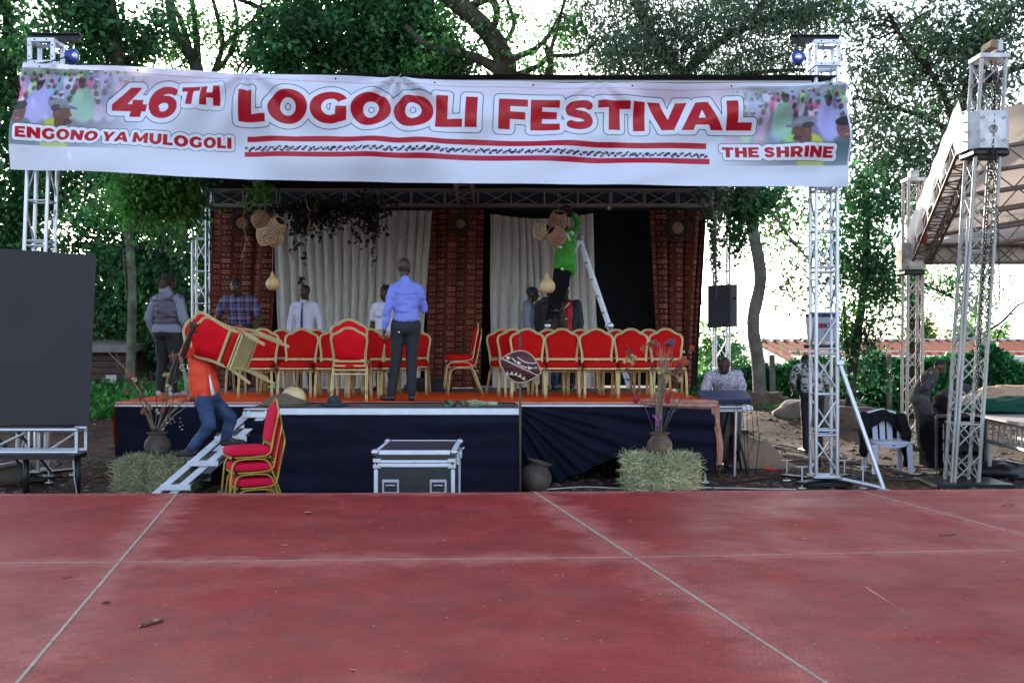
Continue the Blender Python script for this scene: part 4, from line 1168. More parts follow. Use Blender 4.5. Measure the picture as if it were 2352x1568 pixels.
def prop():
 a = P(1928, 832, 13.35); b = P(2030, 1120, 12.9); b.z = .04
 T = thing('brace_pole', 'long slanted silver prop pole leaning against the second tower', 'pole', b)
 rod('pole_tube', a, b, .026, M['alu'], T, 12)
 MB().box(tuple(a), (.10, .09, .07), ch=.008).build('clamp', M['alu'], T)
 MB().box((b.x, b.y, .02), (.14, .1, .03), ch=.004).build('foot_plate', M['alu'], T)
 c = P(1935, 1100, 13.2); d = P(2030, 1122, 12.9); d.z = .05; c.z = .12
 rod('ground_tube', c, d, .026, M['alu'], T, 12)
prop()
RY = 20.8
ZR = 4.62
def rear_tower(label, u, top):
 x = P(u, 700, RY).x
 T = thing('truss_tower', label, 'truss tower', (x, RY, 0))
 truss(T, (x, RY, .05), (x, RY, top), (TW, 0, 0), (0, TW, 0), .024, .012, .62, M['alu'], ('f', 'b', 'l', 'r'))
 base_plate(T, x, RY, .05)
 corner_block(T, (x, RY, top + .17), .34, .34, M['alu'])
 return T
rear_tower('rear silver truss tower behind the woman in the vest', 462, 4.36)
rear_tower('rear silver truss tower carrying the black loudspeaker', 1657, 4.36)
def roof():
 xl = P(462, 700, RY).x; xr = P(1657, 700, RY).x; fl = LT.x + .16; fr = RT.x
 T = thing('roof_truss', 'silver roof truss frame joining the four towers over the stage', 'roof truss', ((xl + xr) / 2, RY, 4.5))
 def run(a, b, w=.145):
  a = Vector(a); b = Vector(b); d = (b - a).normalized(); s = d.cross(Vector((0, 0, 1))).normalized() * w
  truss(T, a, b, s, (0, 0, w), .022, .011, .62, M['alu_old'], ('l', 'r'), rungs=True, gap=.05)
 run((xl + .2, RY, 4.53), (xr - .2, RY, 4.53))
 run((fl + .2, 13.53, 4.85), (fr - .2, 13.53, 4.83))
 run((fl, 13.75, 4.85), (xl, RY - .2, 4.53)); run((fr, 13.75, 4.83), (xr, RY - .2, 4.53))
 run(((xl + xr) / 2 + .2, 13.8, 4.86), ((xl + xr) / 2 + .1, RY - .2, 4.53))
 Cn = thing('roof_tarpaulin', 'dark tarpaulin stretched over the stage roof frame', 'tarpaulin', ((xl + xr) / 2, 17, 5.1))
 def sheet(u, v):
  a = Vector((fl - .15, 13.3, 5.06)); b = Vector((fr + .1, 13.3, 5.04)); c = Vector((xl - .15, RY + .3, 4.74)); d = Vector((xr + .15, RY + .3, 4.74))
  p = a.lerp(b, u).lerp(c.lerp(d, u), v)
  w = min(1, 1.9 * min(u, 1 - u)) * min(1, 1.9 * min(v, 1 - v))
  p.z += .95 * w + .035 * noise.noise(Vector((u * 9, v * 6, 0)))
  return p
 grid_mesh('sheet', sheet, 60, 40, M['tarp'], Cn)
def valance():
 xl = P(462, 700, RY).x; xr = P(1657, 700, RY).x
 o = grid_mesh('back_valance', lambda u, v: (xl - .1 + (xr - xl + .2) * u, RY + .36 + .03 * math.sin(u * 40) * (1 - v), 4.15 + (4.80 - 4.15) * v), 80, 6, M['tarp'])
 tag(o, 'dark tarpaulin flap closing the back under the stage roof', 'tarpaulin')
M['tarp'] = mat("dark_tarpaulin", (.018, .021, .032), .6, 0, .25, 3, .2, 20)
roof()
valance()
               #  drapes at the back
def kente_image():
 h, w = 256, 256
 a = np.zeros((h, w, 3)); base = np.array([.36, .135, .09]); a[:] = base
 n = NR.rand(h, w, 1) * .03; a += n
 cols = 4; cw = w // cols
 for c in range(cols):
  a[:, c * cw: (c + 1) * cw] *= (.80 if c % 2 else 1.0)
  off = (c % 2) * 32
  for k in range(4):
   y0 = (k * 64 + off) % 256
   x0 = c * cw + 8
   for r in range(2):
    for d in range(6):
     yy = (y0 + r * 12) % 256
     a[yy:yy + 5, x0 + d * 8:x0 + d * 8 + 5] = np.array([.84, .62, .50]) * (.6 + .4 * ((k * 7 + c * 3) % 4) / 3)
   for s in (0, 1):
    cx = x0 + 12 + s * 22; cy = (y0 + 38) % 256
    for yy in range(-8, 9):
     ww = int(10 * (1 - abs(yy) / 9))
     a[(cy + yy) % 256, max(0, cx - ww):cx + ww] = np.array([.56, .32, .24])
 return image_from("patterned_cloth", a)
KI = kente_image()
M['kente'] = mat_image("brown_patterned_cloth", KI, .8, 0, .15, 60, uvscale=None)
def curtain(name, label, tl, tr, br, bl, folds, amp, matl, cat='curtain', nu=120, nv=50, seed=0, uvr=None, topsag=0.0, thin=False):
 T0 = Vector(tl)
 def fn(u, v):
  v = 1 - v
  p = Vector(tl).lerp(Vector(tr), u).lerp(Vector(bl).lerp(Vector(br), u), v)
  ph = u * folds * 2 * PI + (1.4 + folds * .16) * noise.noise(Vector((u * 3, v * .8, seed))) * (1 + folds * .06)
  k = amp * (.55 + .45 * v) * (.7 + .6 * noise.noise(Vector((u * 4, v * 1.3, seed + 3))))
  p.y += k * math.sin(ph) + amp * .5 * noise.noise(Vector((u * folds * 1.7, v * 1.4, seed + 9)))
  p.x += .25 * amp * math.cos(ph)
  p.z -= topsag * 4 * u * (1 - u) * (1 - v)
  return p
 o = grid_mesh(name, fn, nu, nv, matl, None)
 if uvr:
  uvl = o.data.uv_layers[0]
  a = np.zeros(len(uvl.data) * 2, np.float32); uvl.data.foreach_get("uv", a); a = a.reshape(-1, 2) * np.array(uvr)
  uvl.data.foreach_set("uv", a.astype(np.float32).ravel())
 return tag(o, label, cat)
CY = 20.55
def cpt(u, v, Y=CY): return P(u, v, Y)
curtain('black_backdrop', 'black backdrop cloth hung across the whole back of the stage', cpt(484, 484, 21.1), cpt(1622, 484, 21.1), cpt(1600, 885, 21.1), cpt(490, 885, 21.1), 16, .03, M['blackcloth'], 'backdrop')
bpy.data.objects['black_backdrop'].hide_render = False
m = bpy.data.materials.new("silver_sheer_curtain"); m.use_nodes = True
nt = m.node_tree; b = nt.nodes["Principled BSDF"]; b.inputs["Roughness"].default_value = .6
tc = nt.nodes.new("ShaderNodeTexCoord"); mp = nt.nodes.new("ShaderNodeMapping"); mp.inputs["Scale"].default_value = (9, 9, 1.2)
nz = nt.nodes.new("ShaderNodeTexNoise"); nz.inputs["Scale"].default_value = 2.2; nz.inputs["Detail"].default_value = 8; nz.inputs["Roughness"].default_value = .7
rp = nt.nodes.new("ShaderNodeValToRGB"); rp.color_ramp.elements[0].position = .3; rp.color_ramp.elements[1].position = .7
rp.color_ramp.elements[0].color = (.52, .49, .45, 1); rp.color_ramp.elements[1].color = (.86, .82, .77, 1)
nt.links.new(tc.outputs["Object"], mp.inputs[0]); nt.links.new(mp.outputs[0], nz.inputs[0]); nt.links.new(nz.outputs[0], rp.inputs[0]); nt.links.new(rp.outputs[0], b.inputs["Base Color"])
bp = nt.nodes.new("ShaderNodeBump"); bp.inputs["Strength"].default_value = .6; bp.inputs["Distance"].default_value = .03
nt.links.new(nz.outputs[0], bp.inputs["Height"]); nt.links.new(bp.outputs[0], b.inputs["Normal"])
tl_ = nt.nodes.new("ShaderNodeBsdfTranslucent"); nt.links.new(rp.outputs[0], tl_.inputs[0])
mxs = nt.nodes.new("ShaderNodeMixShader"); mxs.inputs[0].default_value = .3
nt.links.new(b.outputs[0], mxs.inputs[1]); nt.links.new(tl_.outputs[0], mxs.inputs[2]); nt.links.new(mxs.outputs[0], nt.nodes["Material Output"].inputs[0])
M['sheer'] = m
curtain('sheer_curtain', 'wide silver grey sheer curtain behind the man with the tie', cpt(626, 484, 20.3), cpt(990, 484, 20.3), cpt(962, 890, 20.3), cpt(640, 890, 20.3), 17, .075, M['sheer'], seed=1, nu=220)
curtain('sheer_curtain', 'narrower silver grey sheer curtain behind the folding ladder', cpt(1124, 490, 20.3), cpt(1360, 490, 20.3), cpt(1378, 890, 20.3), cpt(1128, 890, 20.3), 12, .075, M['sheer'], seed=4, nu=180, topsag=.1)
curtain('patterned_drape', 'brown patterned drape at the stage end beside the rear tower and plaid shirt man', cpt(487, 480, 20.4), cpt(640, 482, 20.4), cpt(612, 890, 20.35), cpt(482, 890, 20.35), 3, .10, M['kente'], 'drape', seed=6, uvr=(1.55, 4.0))
curtain('patterned_drape', 'brown patterned drape between the two silver curtains', cpt(984, 482, 20.4), cpt(1114, 482, 20.4), cpt(1106, 890, 20.35), cpt(974, 890, 20.35), 2.5, .08, M['kente'], 'drape', seed=8, uvr=(1.45, 4.0))
curtain('patterned_drape', 'brown patterned drape gathered at the stage end beside the keyboard', cpt(1487, 482, 20.4), cpt(1622, 486, 20.4), cpt(1592, 895, 20.1), cpt(1510, 890, 20.35), 3.5, .15, M['kente'], 'drape', seed=12, uvr=(1.6, 4.0))
def woven_disc(label, u, v, r, Y, matl):
 c = P(u, v, Y)
 T = thing('woven_tray', label, 'woven tray', c, group='round woven trays on the drapes')
 mb = MB(); n = 9
 for k in range(n):
  rr = r * .42 * (k + .6) / n
  pts = [(math.cos(a) * rr, -.01 - .012 * (1 - k / n), math.sin(a) * rr) for a in np.linspace(0, 2 * PI, 25)[:-1]]
  mb.tube(pts, r * .42 / n * .6, 5, closed=True)
 mb.build('centre_coil', matl[0], T, world=False)
 m2 = MB()
 for k in range(40):
  a = 2 * PI * k / 40
  m2.tube([(math.cos(a) * r * .42, -.008, math.sin(a) * r * .42), (math.cos(a + .12) * r * .7, -.012, math.sin(a + .12) * r * .7), (math.cos(a + .05) * r, -.004, math.sin(a + .05) * r)], r * .035, 4)
 pts = [(math.cos(a) * r, -.006, math.sin(a) * r) for a in np.linspace(0, 2 * PI, 33)[:-1]]
 m2.tube(pts, r * .045, 5, closed=True)
 m2.build('rim_weave', matl[1], T, world=False)
M['straw_dark'] = mat("dark_straw", (.055, .030, .018), .8, 0, .3, 20)
M['straw'] = mat("light_straw", (.30, .17, .09), .8, 0, .3, 20)
woven_disc('round woven tray on the drape above the plaid shirt man', 556, 512, .25, 20.2, (M['straw'], M['straw_dark']))
woven_disc('round woven tray high on the middle patterned drape', 1058, 514, .2, 20.2, (M['straw'], M['straw_dark']))
woven_disc('round woven tray on the gathered drape near the loudspeaker', 1557, 524, .25, 20.1, (M['straw'], M['straw_dark']))
grid_mesh('white_sheet', lambda u, v: tuple(P(1085 + 95 * u, 770 + 150 * (1 - v) - (12 if u < .3 else 0), 21.3) + Vector((0, .05 * math.sin(u * 9 + v * 3), 0))), 20, 20, M['white'])
tag(bpy.data.objects['white_sheet'], 'white plastic sheet showing in the gap beside the middle drape', 'sheet')
               #  printed banner
def seg_d(px, py, ax, ay, bx, by):
 dx, dy = bx - ax, by - ay; t = np.clip(((px - ax) * dx + (py - ay) * dy) / (dx * dx + dy * dy + 1e-12), 0, 1)
 return np.hypot(px - ax - t * dx, py - ay - t * dy)
def sd_poly(px, py, pts):
 d = np.full(px.shape, 1e9); ins = np.zeros(px.shape, bool); n = len(pts)
 for i in range(n):
  ax, ay = pts[i]; bx, by = pts[(i + 1) % n]
  d = np.minimum(d, seg_d(px, py, ax, ay, bx, by))
  c = ((ay > py) != (by > py)) & (px < (bx - ax) * (py - ay) / (by - ay + 1e-12) + ax)
  ins ^= c
 return np.where(ins, -d, d)
def sd_ell(px, py, cx, cy, rx, ry):
 x = px - cx; y = py - cy
 k0 = np.hypot(x / rx, y / ry); k1 = np.hypot(x / rx ** 2, y / ry ** 2) + 1e-9
 return k0 * (k0 - 1) / k1
def rect(x0, y0, x1, y1): return [(x0, y0), (x1, y0), (x1, y1), (x0, y1)]
U_ = np.minimum; SUB = lambda a, b: np.maximum(a, -b); AND = np.maximum
def stroke(px, py, pts, w):
 d = np.full(px.shape, 1e9)
 for i in range(len(pts) - 1): d = np.minimum(d, seg_d(px, py, *pts[i], *pts[i + 1]))
 return d - w
def arc(cx, cy, rx, ry, a0, a1, n=14): return [(cx + rx * math.cos(math.radians(a)), cy + ry * math.sin(math.radians(a))) for a in np.linspace(a0, a1, n)]
S = .38; Tt = .25
def g_L(x, y): return sd_poly(x, y, [(0, 0), (.86, 0), (.86, Tt), (S, Tt), (S, 1), (0, 1)])
def g_O(x, y): return SUB(sd_ell(x, y, .63, .5, .63, .53), sd_ell(x, y, .63, .5, .26, .27))
def g_G(x, y):
 d = SUB(sd_ell(x, y, .63, .5, .63, .53), sd_ell(x, y, .66, .5, .29, .27))
 d = SUB(d, sd_poly(x, y, [(.66, .5), (.9, .53), (1.4, .53), (1.4, .86), (.98, .70)]))
 d = SUB(d, sd_poly(x, y, rect(1.16, -.2, 1.5, 1.2)))
 return U_(d, sd_poly(x, y, [(.82, .53), (1.16, .53), (1.16, .13), (1.0, .05), (.82, .2)]))
def g_I(x, y): return sd_poly(x, y, rect(0, 0, S, 1))
def g_F(x, y): return sd_poly(x, y, [(0, 0), (S, 0), (S, .34), (.88, .34), (.88, .58), (S, .58), (S, .76), (.96, .76), (.96, 1), (0, 1)])
def g_E(x, y): return sd_poly(x, y, [(0, 0), (.97, 0), (.97, .24), (S, .24), (S, .39), (.87, .39), (.87, .62), (S, .62), (S, .76), (.96, .76), (.96, 1), (0, 1)])
def g_T(x, y): return sd_poly(x, y, [(0, .75), (.35, .75), (.35, 0), (.73, 0), (.73, .75), (1.08, .75), (1.08, 1), (0, 1)])
def g_H(x, y): return sd_poly(x, y, [(0, 0), (S, 0), (S, .37), (.72, .37), (.72, 0), (1.1, 0), (1.1, 1), (.72, 1), (.72, .63), (S, .63), (S, 1), (0, 1)])
def g_V(x, y): return sd_poly(x, y, [(0, 1), (.42, 1), (.69, .38), (.95, 1), (1.33, 1), (.87, 0), (.47, 0)])
def g_A(x, y): return SUB(sd_poly(x, y, [(0, 0), (.40, 0), (.47, .18), (.91, .18), (.98, 0), (1.39, 0), (.89, 1), (.50, 1)]), sd_poly(x, y, [(.57, .42), (.81, .42), (.69, .72)]))
def g_N(x, y): return sd_poly(x, y, [(0, 0), (.37, 0), (.37, .48), (.78, 0), (1.14, 0), (1.14, 1), (.77, 1), (.77, .52), (.36, 1), (0, 1)])
def g_M(x, y): return sd_poly(x, y, [(0, 0), (.34, 0), (.34, .48), (.58, .10), (.78, .10), (1.03, .50), (1.03, 0), (1.37, 0), (1.37, 1), (1.07, 1), (.68, .42), (.30, 1), (0, 1)])
def g_Y(x, y): return sd_poly(x, y, [(0, 1), (.41, 1), (.64, .63), (.88, 1), (1.26, 1), (.82, .35), (.82, 0), (.44, 0), (.44, .35)])
def g_U(x, y):
 d = U_(AND(sd_ell(x, y, .55, .46, .55, .49), y - .46), sd_poly(x, y, rect(0, .44, 1.1, 1)))
 return SUB(d, U_(AND(sd_ell(x, y, .55, .46, .19, .22), y - .46), sd_poly(x, y, rect(.36, .43, .74, 1.2))))
def g_R(x, y):
 d = U_(sd_poly(x, y, rect(0, 0, S, 1)), U_(sd_poly(x, y, rect(.2, .26, .58, 1)), sd_ell(x, y, .60, .63, .46, .37)))
 d = SUB(d, U_(sd_poly(x, y, rect(S, .50, .56, .76)), sd_ell(x, y, .56, .63, .13, .13)))
 return U_(d, sd_poly(x, y, [(.38, .30), (.70, .30), (1.08, 0), (.68, 0)]) if False else sd_poly(x, y, [(.40, .34), (.72, .40), (1.10, 0), (.68, 0), (.48, .27), (.40, .27)]))
def g_S(x, y):
 c = arc(.55, .71, .33, .165, 32, 180, 12) + [(.25, .63), (.40, .56), (.68, .47), (.80, .40)] + arc(.53, .29, .32, .17, 10, -148, 12)
 return AND(AND(stroke(x, y, c, .135), y - 1.02), -y - .02)
def g_4(x, y): return sd_poly(x, y, [(.585, 1), (.95, 1), (.50, .45), (.66, .45), (.66, .60), (1.02, .60), (1.02, .45), (1.17, .45), (1.17, .20), (1.02, .20), (1.02, 0), (.64, 0), (.64, .20), (0, .20), (0, .40)])
def g_6(x, y):
 low = SUB(sd_ell(x, y, .56, .36, .50, .385), sd_ell(x, y, .56, .35, .19, .155))
 outer = SUB(sd_ell(x, y, .62, .5, .62, .54), sd_ell(x, y, .68, .5, .33, .31))
 arm = AND(AND(outer, x - .98 + (y - .85) * -.0), -(y - .40) * 1.0 + 0)
 arm = SUB(arm, sd_poly(x, y, [(.62, .45), (.95, .78), (1.5, .66), (1.5, .2), (.62, .2)]))
 arm = U_(arm, AND(AND(outer, x - .5), -(y - .25)))
 return U_(low, arm)
GL = {'L': (g_L, .86), 'O': (g_O, 1.26), 'G': (g_G, 1.2), 'I': (g_I, S), 'F': (g_F, .96), 'E': (g_E, .97), 'S': (g_S, 1.05), 'T': (g_T, 1.08), 'V': (g_V, 1.33), 'A': (g_A, 1.39),
 'N': (g_N, 1.14), 'M': (g_M, 1.37), 'Y': (g_Y, 1.26), 'U': (g_U, 1.1), 'R': (g_R, 1.1), 'H': (g_H, 1.1), '4': (g_4, 1.17), '6': (g_6, 1.08), ' ': (None, .42)}
KERN = {('V', 'A'): -.32, ('Y', 'A'): -.12, ('L', 'O'): -.02, ('I', 'V'): -.03}
def text_sdf(txt, gap=.10):
 """list of (glyph fn, x offset) and the total width"""
 x = 0; out = []
 for i, ch in enumerate(txt):
  fn, w = GL[ch]
  if i and txt[i - 1] != ' ' and ch != ' ': x += gap + KERN.get((txt[i - 1], ch), 0)
  if fn: out.append((fn, x, w))
  x += w
 return out, x
BW, BH = 3600, 470
PH_TU = [50, 330, 570, 781, 1117, 1562, 1945]; PH_TV = [142, 154, 170, 173, 183, 193, 187]
PH_BU = [20, 423, 1010, 1295, 1654, 1953]; PH_BV = [388, 405, 422, 426, 427, 427]
def b_uv(x, y):
 """photo position -> banner image pixel"""
 t = .5
 for _ in range(4):
  top = np.interp(x, PH_TU, PH_TV); bot = np.interp(x, PH_BU, PH_BV)
  t = (y - top) / (bot - top)
 xl = 50 + (20 - 50) * t; xr = 1945 + 8 * t
 return (x - xl) / (xr - xl) * BW, t * BH
def draw_text(img, txt, p0, h0, p1, h1, gap=.10, white=.16, line=.022, red=(.72, .10, .17), lc=(.12, .22, .30)):
 """p0 baseline start, p1 baseline end in photo pixels; h cap heights"""
 gl, W_ = text_sdf(txt, gap)
 (ax, ay), (bx, by) = b_uv(*p0), b_uv(*p1)
 ah = ay - b_uv(p0[0], p0[1] - h0)[1]; bh = by - b_uv(p1[0], p1[1] - h1)[1]
 m = .35 * max(ah, bh)
 X0, X1 = int(max(0, ax - m)), int(min(BW, bx + m)); Y0 = int(max(0, min(ay - ah, by - bh) - m)); Y1 = int(min(BH, max(ay, by) + m))
 yy, xx = np.mgrid[Y0:Y1, X0:X1].astype(np.float64) + .5
 t = (xx - ax) / (bx - ax); tx = t * W_; base = ay + (by - ay) * t; h = ah + (bh - ah) * t
 ty = (base - yy) / h
 d = np.full(xx.shape, 9.0)
 for fn, x0, w in gl:
  s = (tx[0] > x0 - .5) & (tx[0] < x0 + w + .5); k = np.where(s)[0]
  if len(k) == 0: continue
  a, b_ = k[0], k[-1] + 1
  d[:, a:b_] = np.minimum(d[:, a:b_], fn(tx[:, a:b_] - x0, ty[:, a:b_]))
 px = 1.0 / ah
 def cov(v): return np.clip(.5 - v / px, 0, 1)[..., None]
 sub = img[Y0:Y1, X0:X1]
 sub[:] = sub * (1 - cov(d - white - line)) + np.array(lc) * cov(d - white - line)
 sub[:] = sub * (1 - cov(d - white)) + np.array([.90, .93, 1.0]) * cov(d - white)
 sub[:] = sub * (1 - cov(d)) + np.array(red) * cov(d)
def soft(img, cx, cy, rx, ry, col, a=1.0, edge=.25, rot=0.0):
 x0, x1 = int(max(0, cx - rx * 1.6)), int(min(BW, cx + rx * 1.6)); y0, y1 = int(max(0, cy - ry * 1.6)), int(min(BH, cy + ry * 1.6))
 if x1 <= x0 or y1 <= y0: return
 yy, xx = np.mgrid[y0:y1, x0:x1]
 dx = xx - cx; dy = yy - cy; c, s = math.cos(rot), math.sin(rot)
 k = np.hypot((dx * c + dy * s) / rx, (-dx * s + dy * c) / ry)
 m = (np.clip((1 + edge / 2 - k) / edge, 0, 1) * a)[..., None]
 img[y0:y1, x0:x1] = img[y0:y1, x0:x1] * (1 - m) + np.array(col) * m
def crowd(img, flip, x0, x1, y0, y1, seed):
 """a soft printed crowd scene with two nearer men"""
 r = np.random.RandomState(seed)
 def Q(x, y):  # photo -> image pixel, in the unflipped layout of the left picture
  if flip: x = 1990 - x + 0; y = y + 36
  return b_uv(x, y)
 k = BW / 1900.0
 (ax, ay) = b_uv(x0, y0); (bx, by) = b_uv(x1, y1)
 X0, X1, Y0, Y1 = int(max(0, ax)), int(min(BW, bx)), int(max(0, ay)), int(min(BH, by))
 keep = img.copy()
 hh, ww = Y1 - Y0, X1 - X0
 g = np.zeros((hh, ww, 3)); gx = np.linspace(0, 1, ww)[None, :, None]; gy = np.linspace(0, 1, hh)[:, None, None]
 g[:] = np.array([.55, .56, .62]) * (1 - gy * .2)
 img[Y0:Y1, X0:X1] = g
 for i in range(26):
  x, y = r.uniform(x0, x1), y0 + r.uniform(0, 26); p = b_uv(x, y)
  soft(img, p[0], p[1], 20 * k, 8 * k, [(.20, .42, .22), (.45, .60, .40), (.75, .80, .85), (.12, .22, .14)][r.randint(4)], .5, 1.2)
 cols = [(.62, .60, .86), (.80, .62, .80), (.85, .78, .92), (.52, .72, .84), (.62, .90, .45), (.82, .30, .50), (.45, .42, .60), (.86, .86, .95), (.36, .62, .58)]
 for row in range(5):
  yy = y0 + 14 + row * 16; sc = .62 + row * .13
  n = int(18 - row * 2)
  for i in range(n):
   x = x0 + (x1 - x0) * (i + r.uniform(.1, .9)) / n; y = yy + r.uniform(-4, 4)
   p = b_uv(x, y)
   soft(img, p[0], p[1] + 22 * k * sc, 13 * k * sc, 20 * k * sc, cols[r.randint(len(cols))], .85, .5)
   hc = [(.24, .16, .17), (.32, .21, .20), (.20, .14, .16)][r.randint(3)]
   soft(img, p[0], p[1], 5.5 * k * sc, 7.5 * k * sc, hc, .85, .5)
   if r.rand() < .4: soft(img, p[0], p[1] - 5 * k * sc, 6.5 * k * sc, 3.2 * k * sc, [(.9, .9, .95), (.35, .30, .32), (.78, .30, .40)][r.randint(3)], .8, .5)
 for (x, y, col, s) in ((88, 240, (.66, .66, .92), 1.15), (190, 238, (.60, .80, .70), 1.0)):
  p = Q(x, y); soft(img, p[0], p[1] + 4, 24 * k * s, 42 * k * s, col, .95, .25)
  p = Q(x, y - 46); soft(img, p[0], p[1], 9 * k * s, 12 * k * s, (.30, .20, .20), .95, .2)
  soft(img, p[0], p[1] - 6 * k, 9.5 * k * s, 6 * k * s, (.12, .09, .10), .9, .2)
 sg = -1 if flip else 1
 p = Q(128, 318); soft(img, p[0], p[1], 34 * k, 46 * k, (.72, .78, .18), 1, .12)
 p = Q(143, 282); soft(img, p[0], p[1], 14 * k, 20 * k, (.36, .22, .18), 1, .12)
 p = Q(146, 262); soft(img, p[0], p[1], 19 * k, 23 * k, (.40, .25, .20), 1, .10)
 p = Q(163, 266); soft(img, p[0], p[1], 5 * k, 5 * k, (.44, .28, .22), 1, .2)
 p = Q(158, 281); soft(img, p[0], p[1], 9 * k, 7 * k, (.30, .17, .15), 1, .3)
 p = Q(138, 240); soft(img, p[0], p[1], 24 * k, 12 * k, (.50, .52, .58), 1, .10)
 p = Q(163, 248); soft(img, p[0], p[1], 16 * k, 4 * k, (.42, .44, .50), 1, .15, .12 * sg)
 p = Q(133, 250); soft(img, p[0], p[1], 12 * k, 8 * k, (.18, .12, .11), .8, .3)
 p = Q(137, 262); soft(img, p[0], p[1], 4 * k, 6 * k, (.48, .30, .24), 1, .25)
 p = Q(240, 295); soft(img, p[0], p[1], 12 * k, 12 * k, (.66, .45, .42), .9, .4)
 p = Q(52, 330); soft(img, p[0], p[1], 38 * k, 58 * k, (.30, .42, .46), 1, .12)
 p = Q(50, 262); soft(img, p[0], p[1], 19 * k, 25 * k, (.42, .26, .22), 1, .10)
 p = Q(50, 243); soft(img, p[0], p[1], 19 * k, 12 * k, (.10, .08, .09), 1, .12)
 for ex in (-6, 6):
  p = Q(50 + ex, 262); soft(img, p[0], p[1], 2.4 * k, 1.6 * k, (.10, .06, .06), 1, .3)
 p = Q(50, 276); soft(img, p[0], p[1], 6 * k, 1.8 * k, (.75, .55, .52), .8, .5)
 out_ = img[Y0:Y1, X0:X1].copy(); img[:] = keep
 reg_ = out_
 for _ in range(2):
  reg_[1:-1] = (reg_[:-2] + reg_[1:-1] * 2 + reg_[2:]) / 4; reg_[:, 1:-1] = (reg_[:, :-2] + reg_[:, 1:-1] * 2 + reg_[:, 2:]) / 4
 reg_ += r.normal(size=(hh, ww, 1)) * .018
 fade = np.clip((1 - gx) * 2.0, 0, 1) if not flip else np.clip(gx * 1.9, 0, 1)
 fade = fade * (1 - .35 * np.clip((gy - .75) * 4, 0, 1)) * .86
 img[Y0:Y1, X0:X1] = reg_ * fade + keep[Y0:Y1, X0:X1] * (1 - fade)
def banner_image():
 img = np.ones((BH, BW, 3)) * np.array([.875, .905, .985])
 yy, xx = np.mgrid[0:BH, 0:BW]
 wash = np.clip(1 - np.abs(yy / BH - .12) / .16, 0, 1)[..., None] * .30 * (.5 + .5 * np.sin(xx / BW * 9 + 1.0))[..., None]
 img = img * (1 - wash) + np.array([.90, .62, .72]) * wash
 img[int(BH * .055):int(BH * .065)] = img[int(BH * .055):int(BH * .065)] * .6 + np.array([.78, .45, .55]) * .4
 crowd(img, False, 36, 330, 153, 346, 3)
 crowd(img, True, 1640, 1948, 200, 378, 4)
 def band(p0, p1, p2, p3, col=None):
  a, b_, c, d = b_uv(*p0), b_uv(*p1), b_uv(*p2), b_uv(*p3)
  xs = np.arange(int(a[0]), int(b_[0])); t = (xs - a[0]) / (b_[0] - a[0])
  for x, tt in zip(xs, t):
   y0 = a[1] + (b_[1] - a[1]) * tt; y1 = d[1] + (c[1] - d[1]) * tt
   if col is not None: img[int(y0):int(y1), x] = col
   else:
    ys = np.arange(int(y0), int(y1)); colr = np.ones((len(ys), 3)) * np.array([.86, .86, .95])
    img[ys, x] = colr
 band((563, 310), (1625, 327), (1625, 340), (563, 322), (.72, .11, .20))
 band((556, 331), (1632, 349), (1632, 363), (556, 345), None)
 rs = np.random.RandomState(12)
 for i in range(200):
  u_ = (i + rs.uniform(-.3, .3)) / 200; vv = (.28, .74, .5)[i % 3] + rs.uniform(-.1, .1)
  x_ = 560 + 1068 * u_; y_ = 331 + 18 * u_ + vv * 13.6; p_ = b_uv(x_, y_)
  rx_ = rs.uniform(5, 10); ry_ = rs.uniform(3.5, 6)
  soft(img, p_[0], p_[1], rx_, ry_, (.17, .16, .25), .95, .3, rs.uniform(-.8, .8))
  if i % 7 == 0: soft(img, p_[0], p_[1], 7, 5.5, (.17, .16, .25), 1, .3); soft(img, p_[0], p_[1], 3.5, 2.6, (.82, .70, .45), 1, .4)
 band((556, 345), (1632, 363), (1632, 376), (556, 356), (.73, .10, .24))
 draw_text(img, "LOGOOLI", (547, 278), 70, (1095, 295), 73, gap=.085, white=.16)
 draw_text(img, "FESTIVAL", (1144, 296), 70, (1729, 297), 66, gap=.10, white=.16)
 draw_text(img, "46", (250, 265), 67, (405, 271), 72, gap=.06, white=.17)
 draw_text(img, "TH", (412, 240), 42, (505, 243), 43, gap=.07, white=.26)
 draw_text(img, "46", (250, 265), 67, (405, 271), 72, gap=.06, white=.02, line=0)
 draw_text(img, "ENGONO YA MULOGOLI", (43, 318), 23.5, (526, 338), 23.5, gap=.13, white=.30, line=.05)
 draw_text(img, "THE SHRINE", (1662, 359), 24, (1915, 361), 24, gap=.13, white=.32, line=.05)
 for u in np.linspace(.02, .98, 9): soft(img, u * BW, .022 * BH + 3, 4.0, 4.0, (.08, .08, .10), 1, .3)
 return image_from("banner_print", img)
M['banner'] = mat_image("printed_vinyl", banner_image(), .38, .22, .05, 60, 'EXTEND', spec=.35)
BY = 13.12
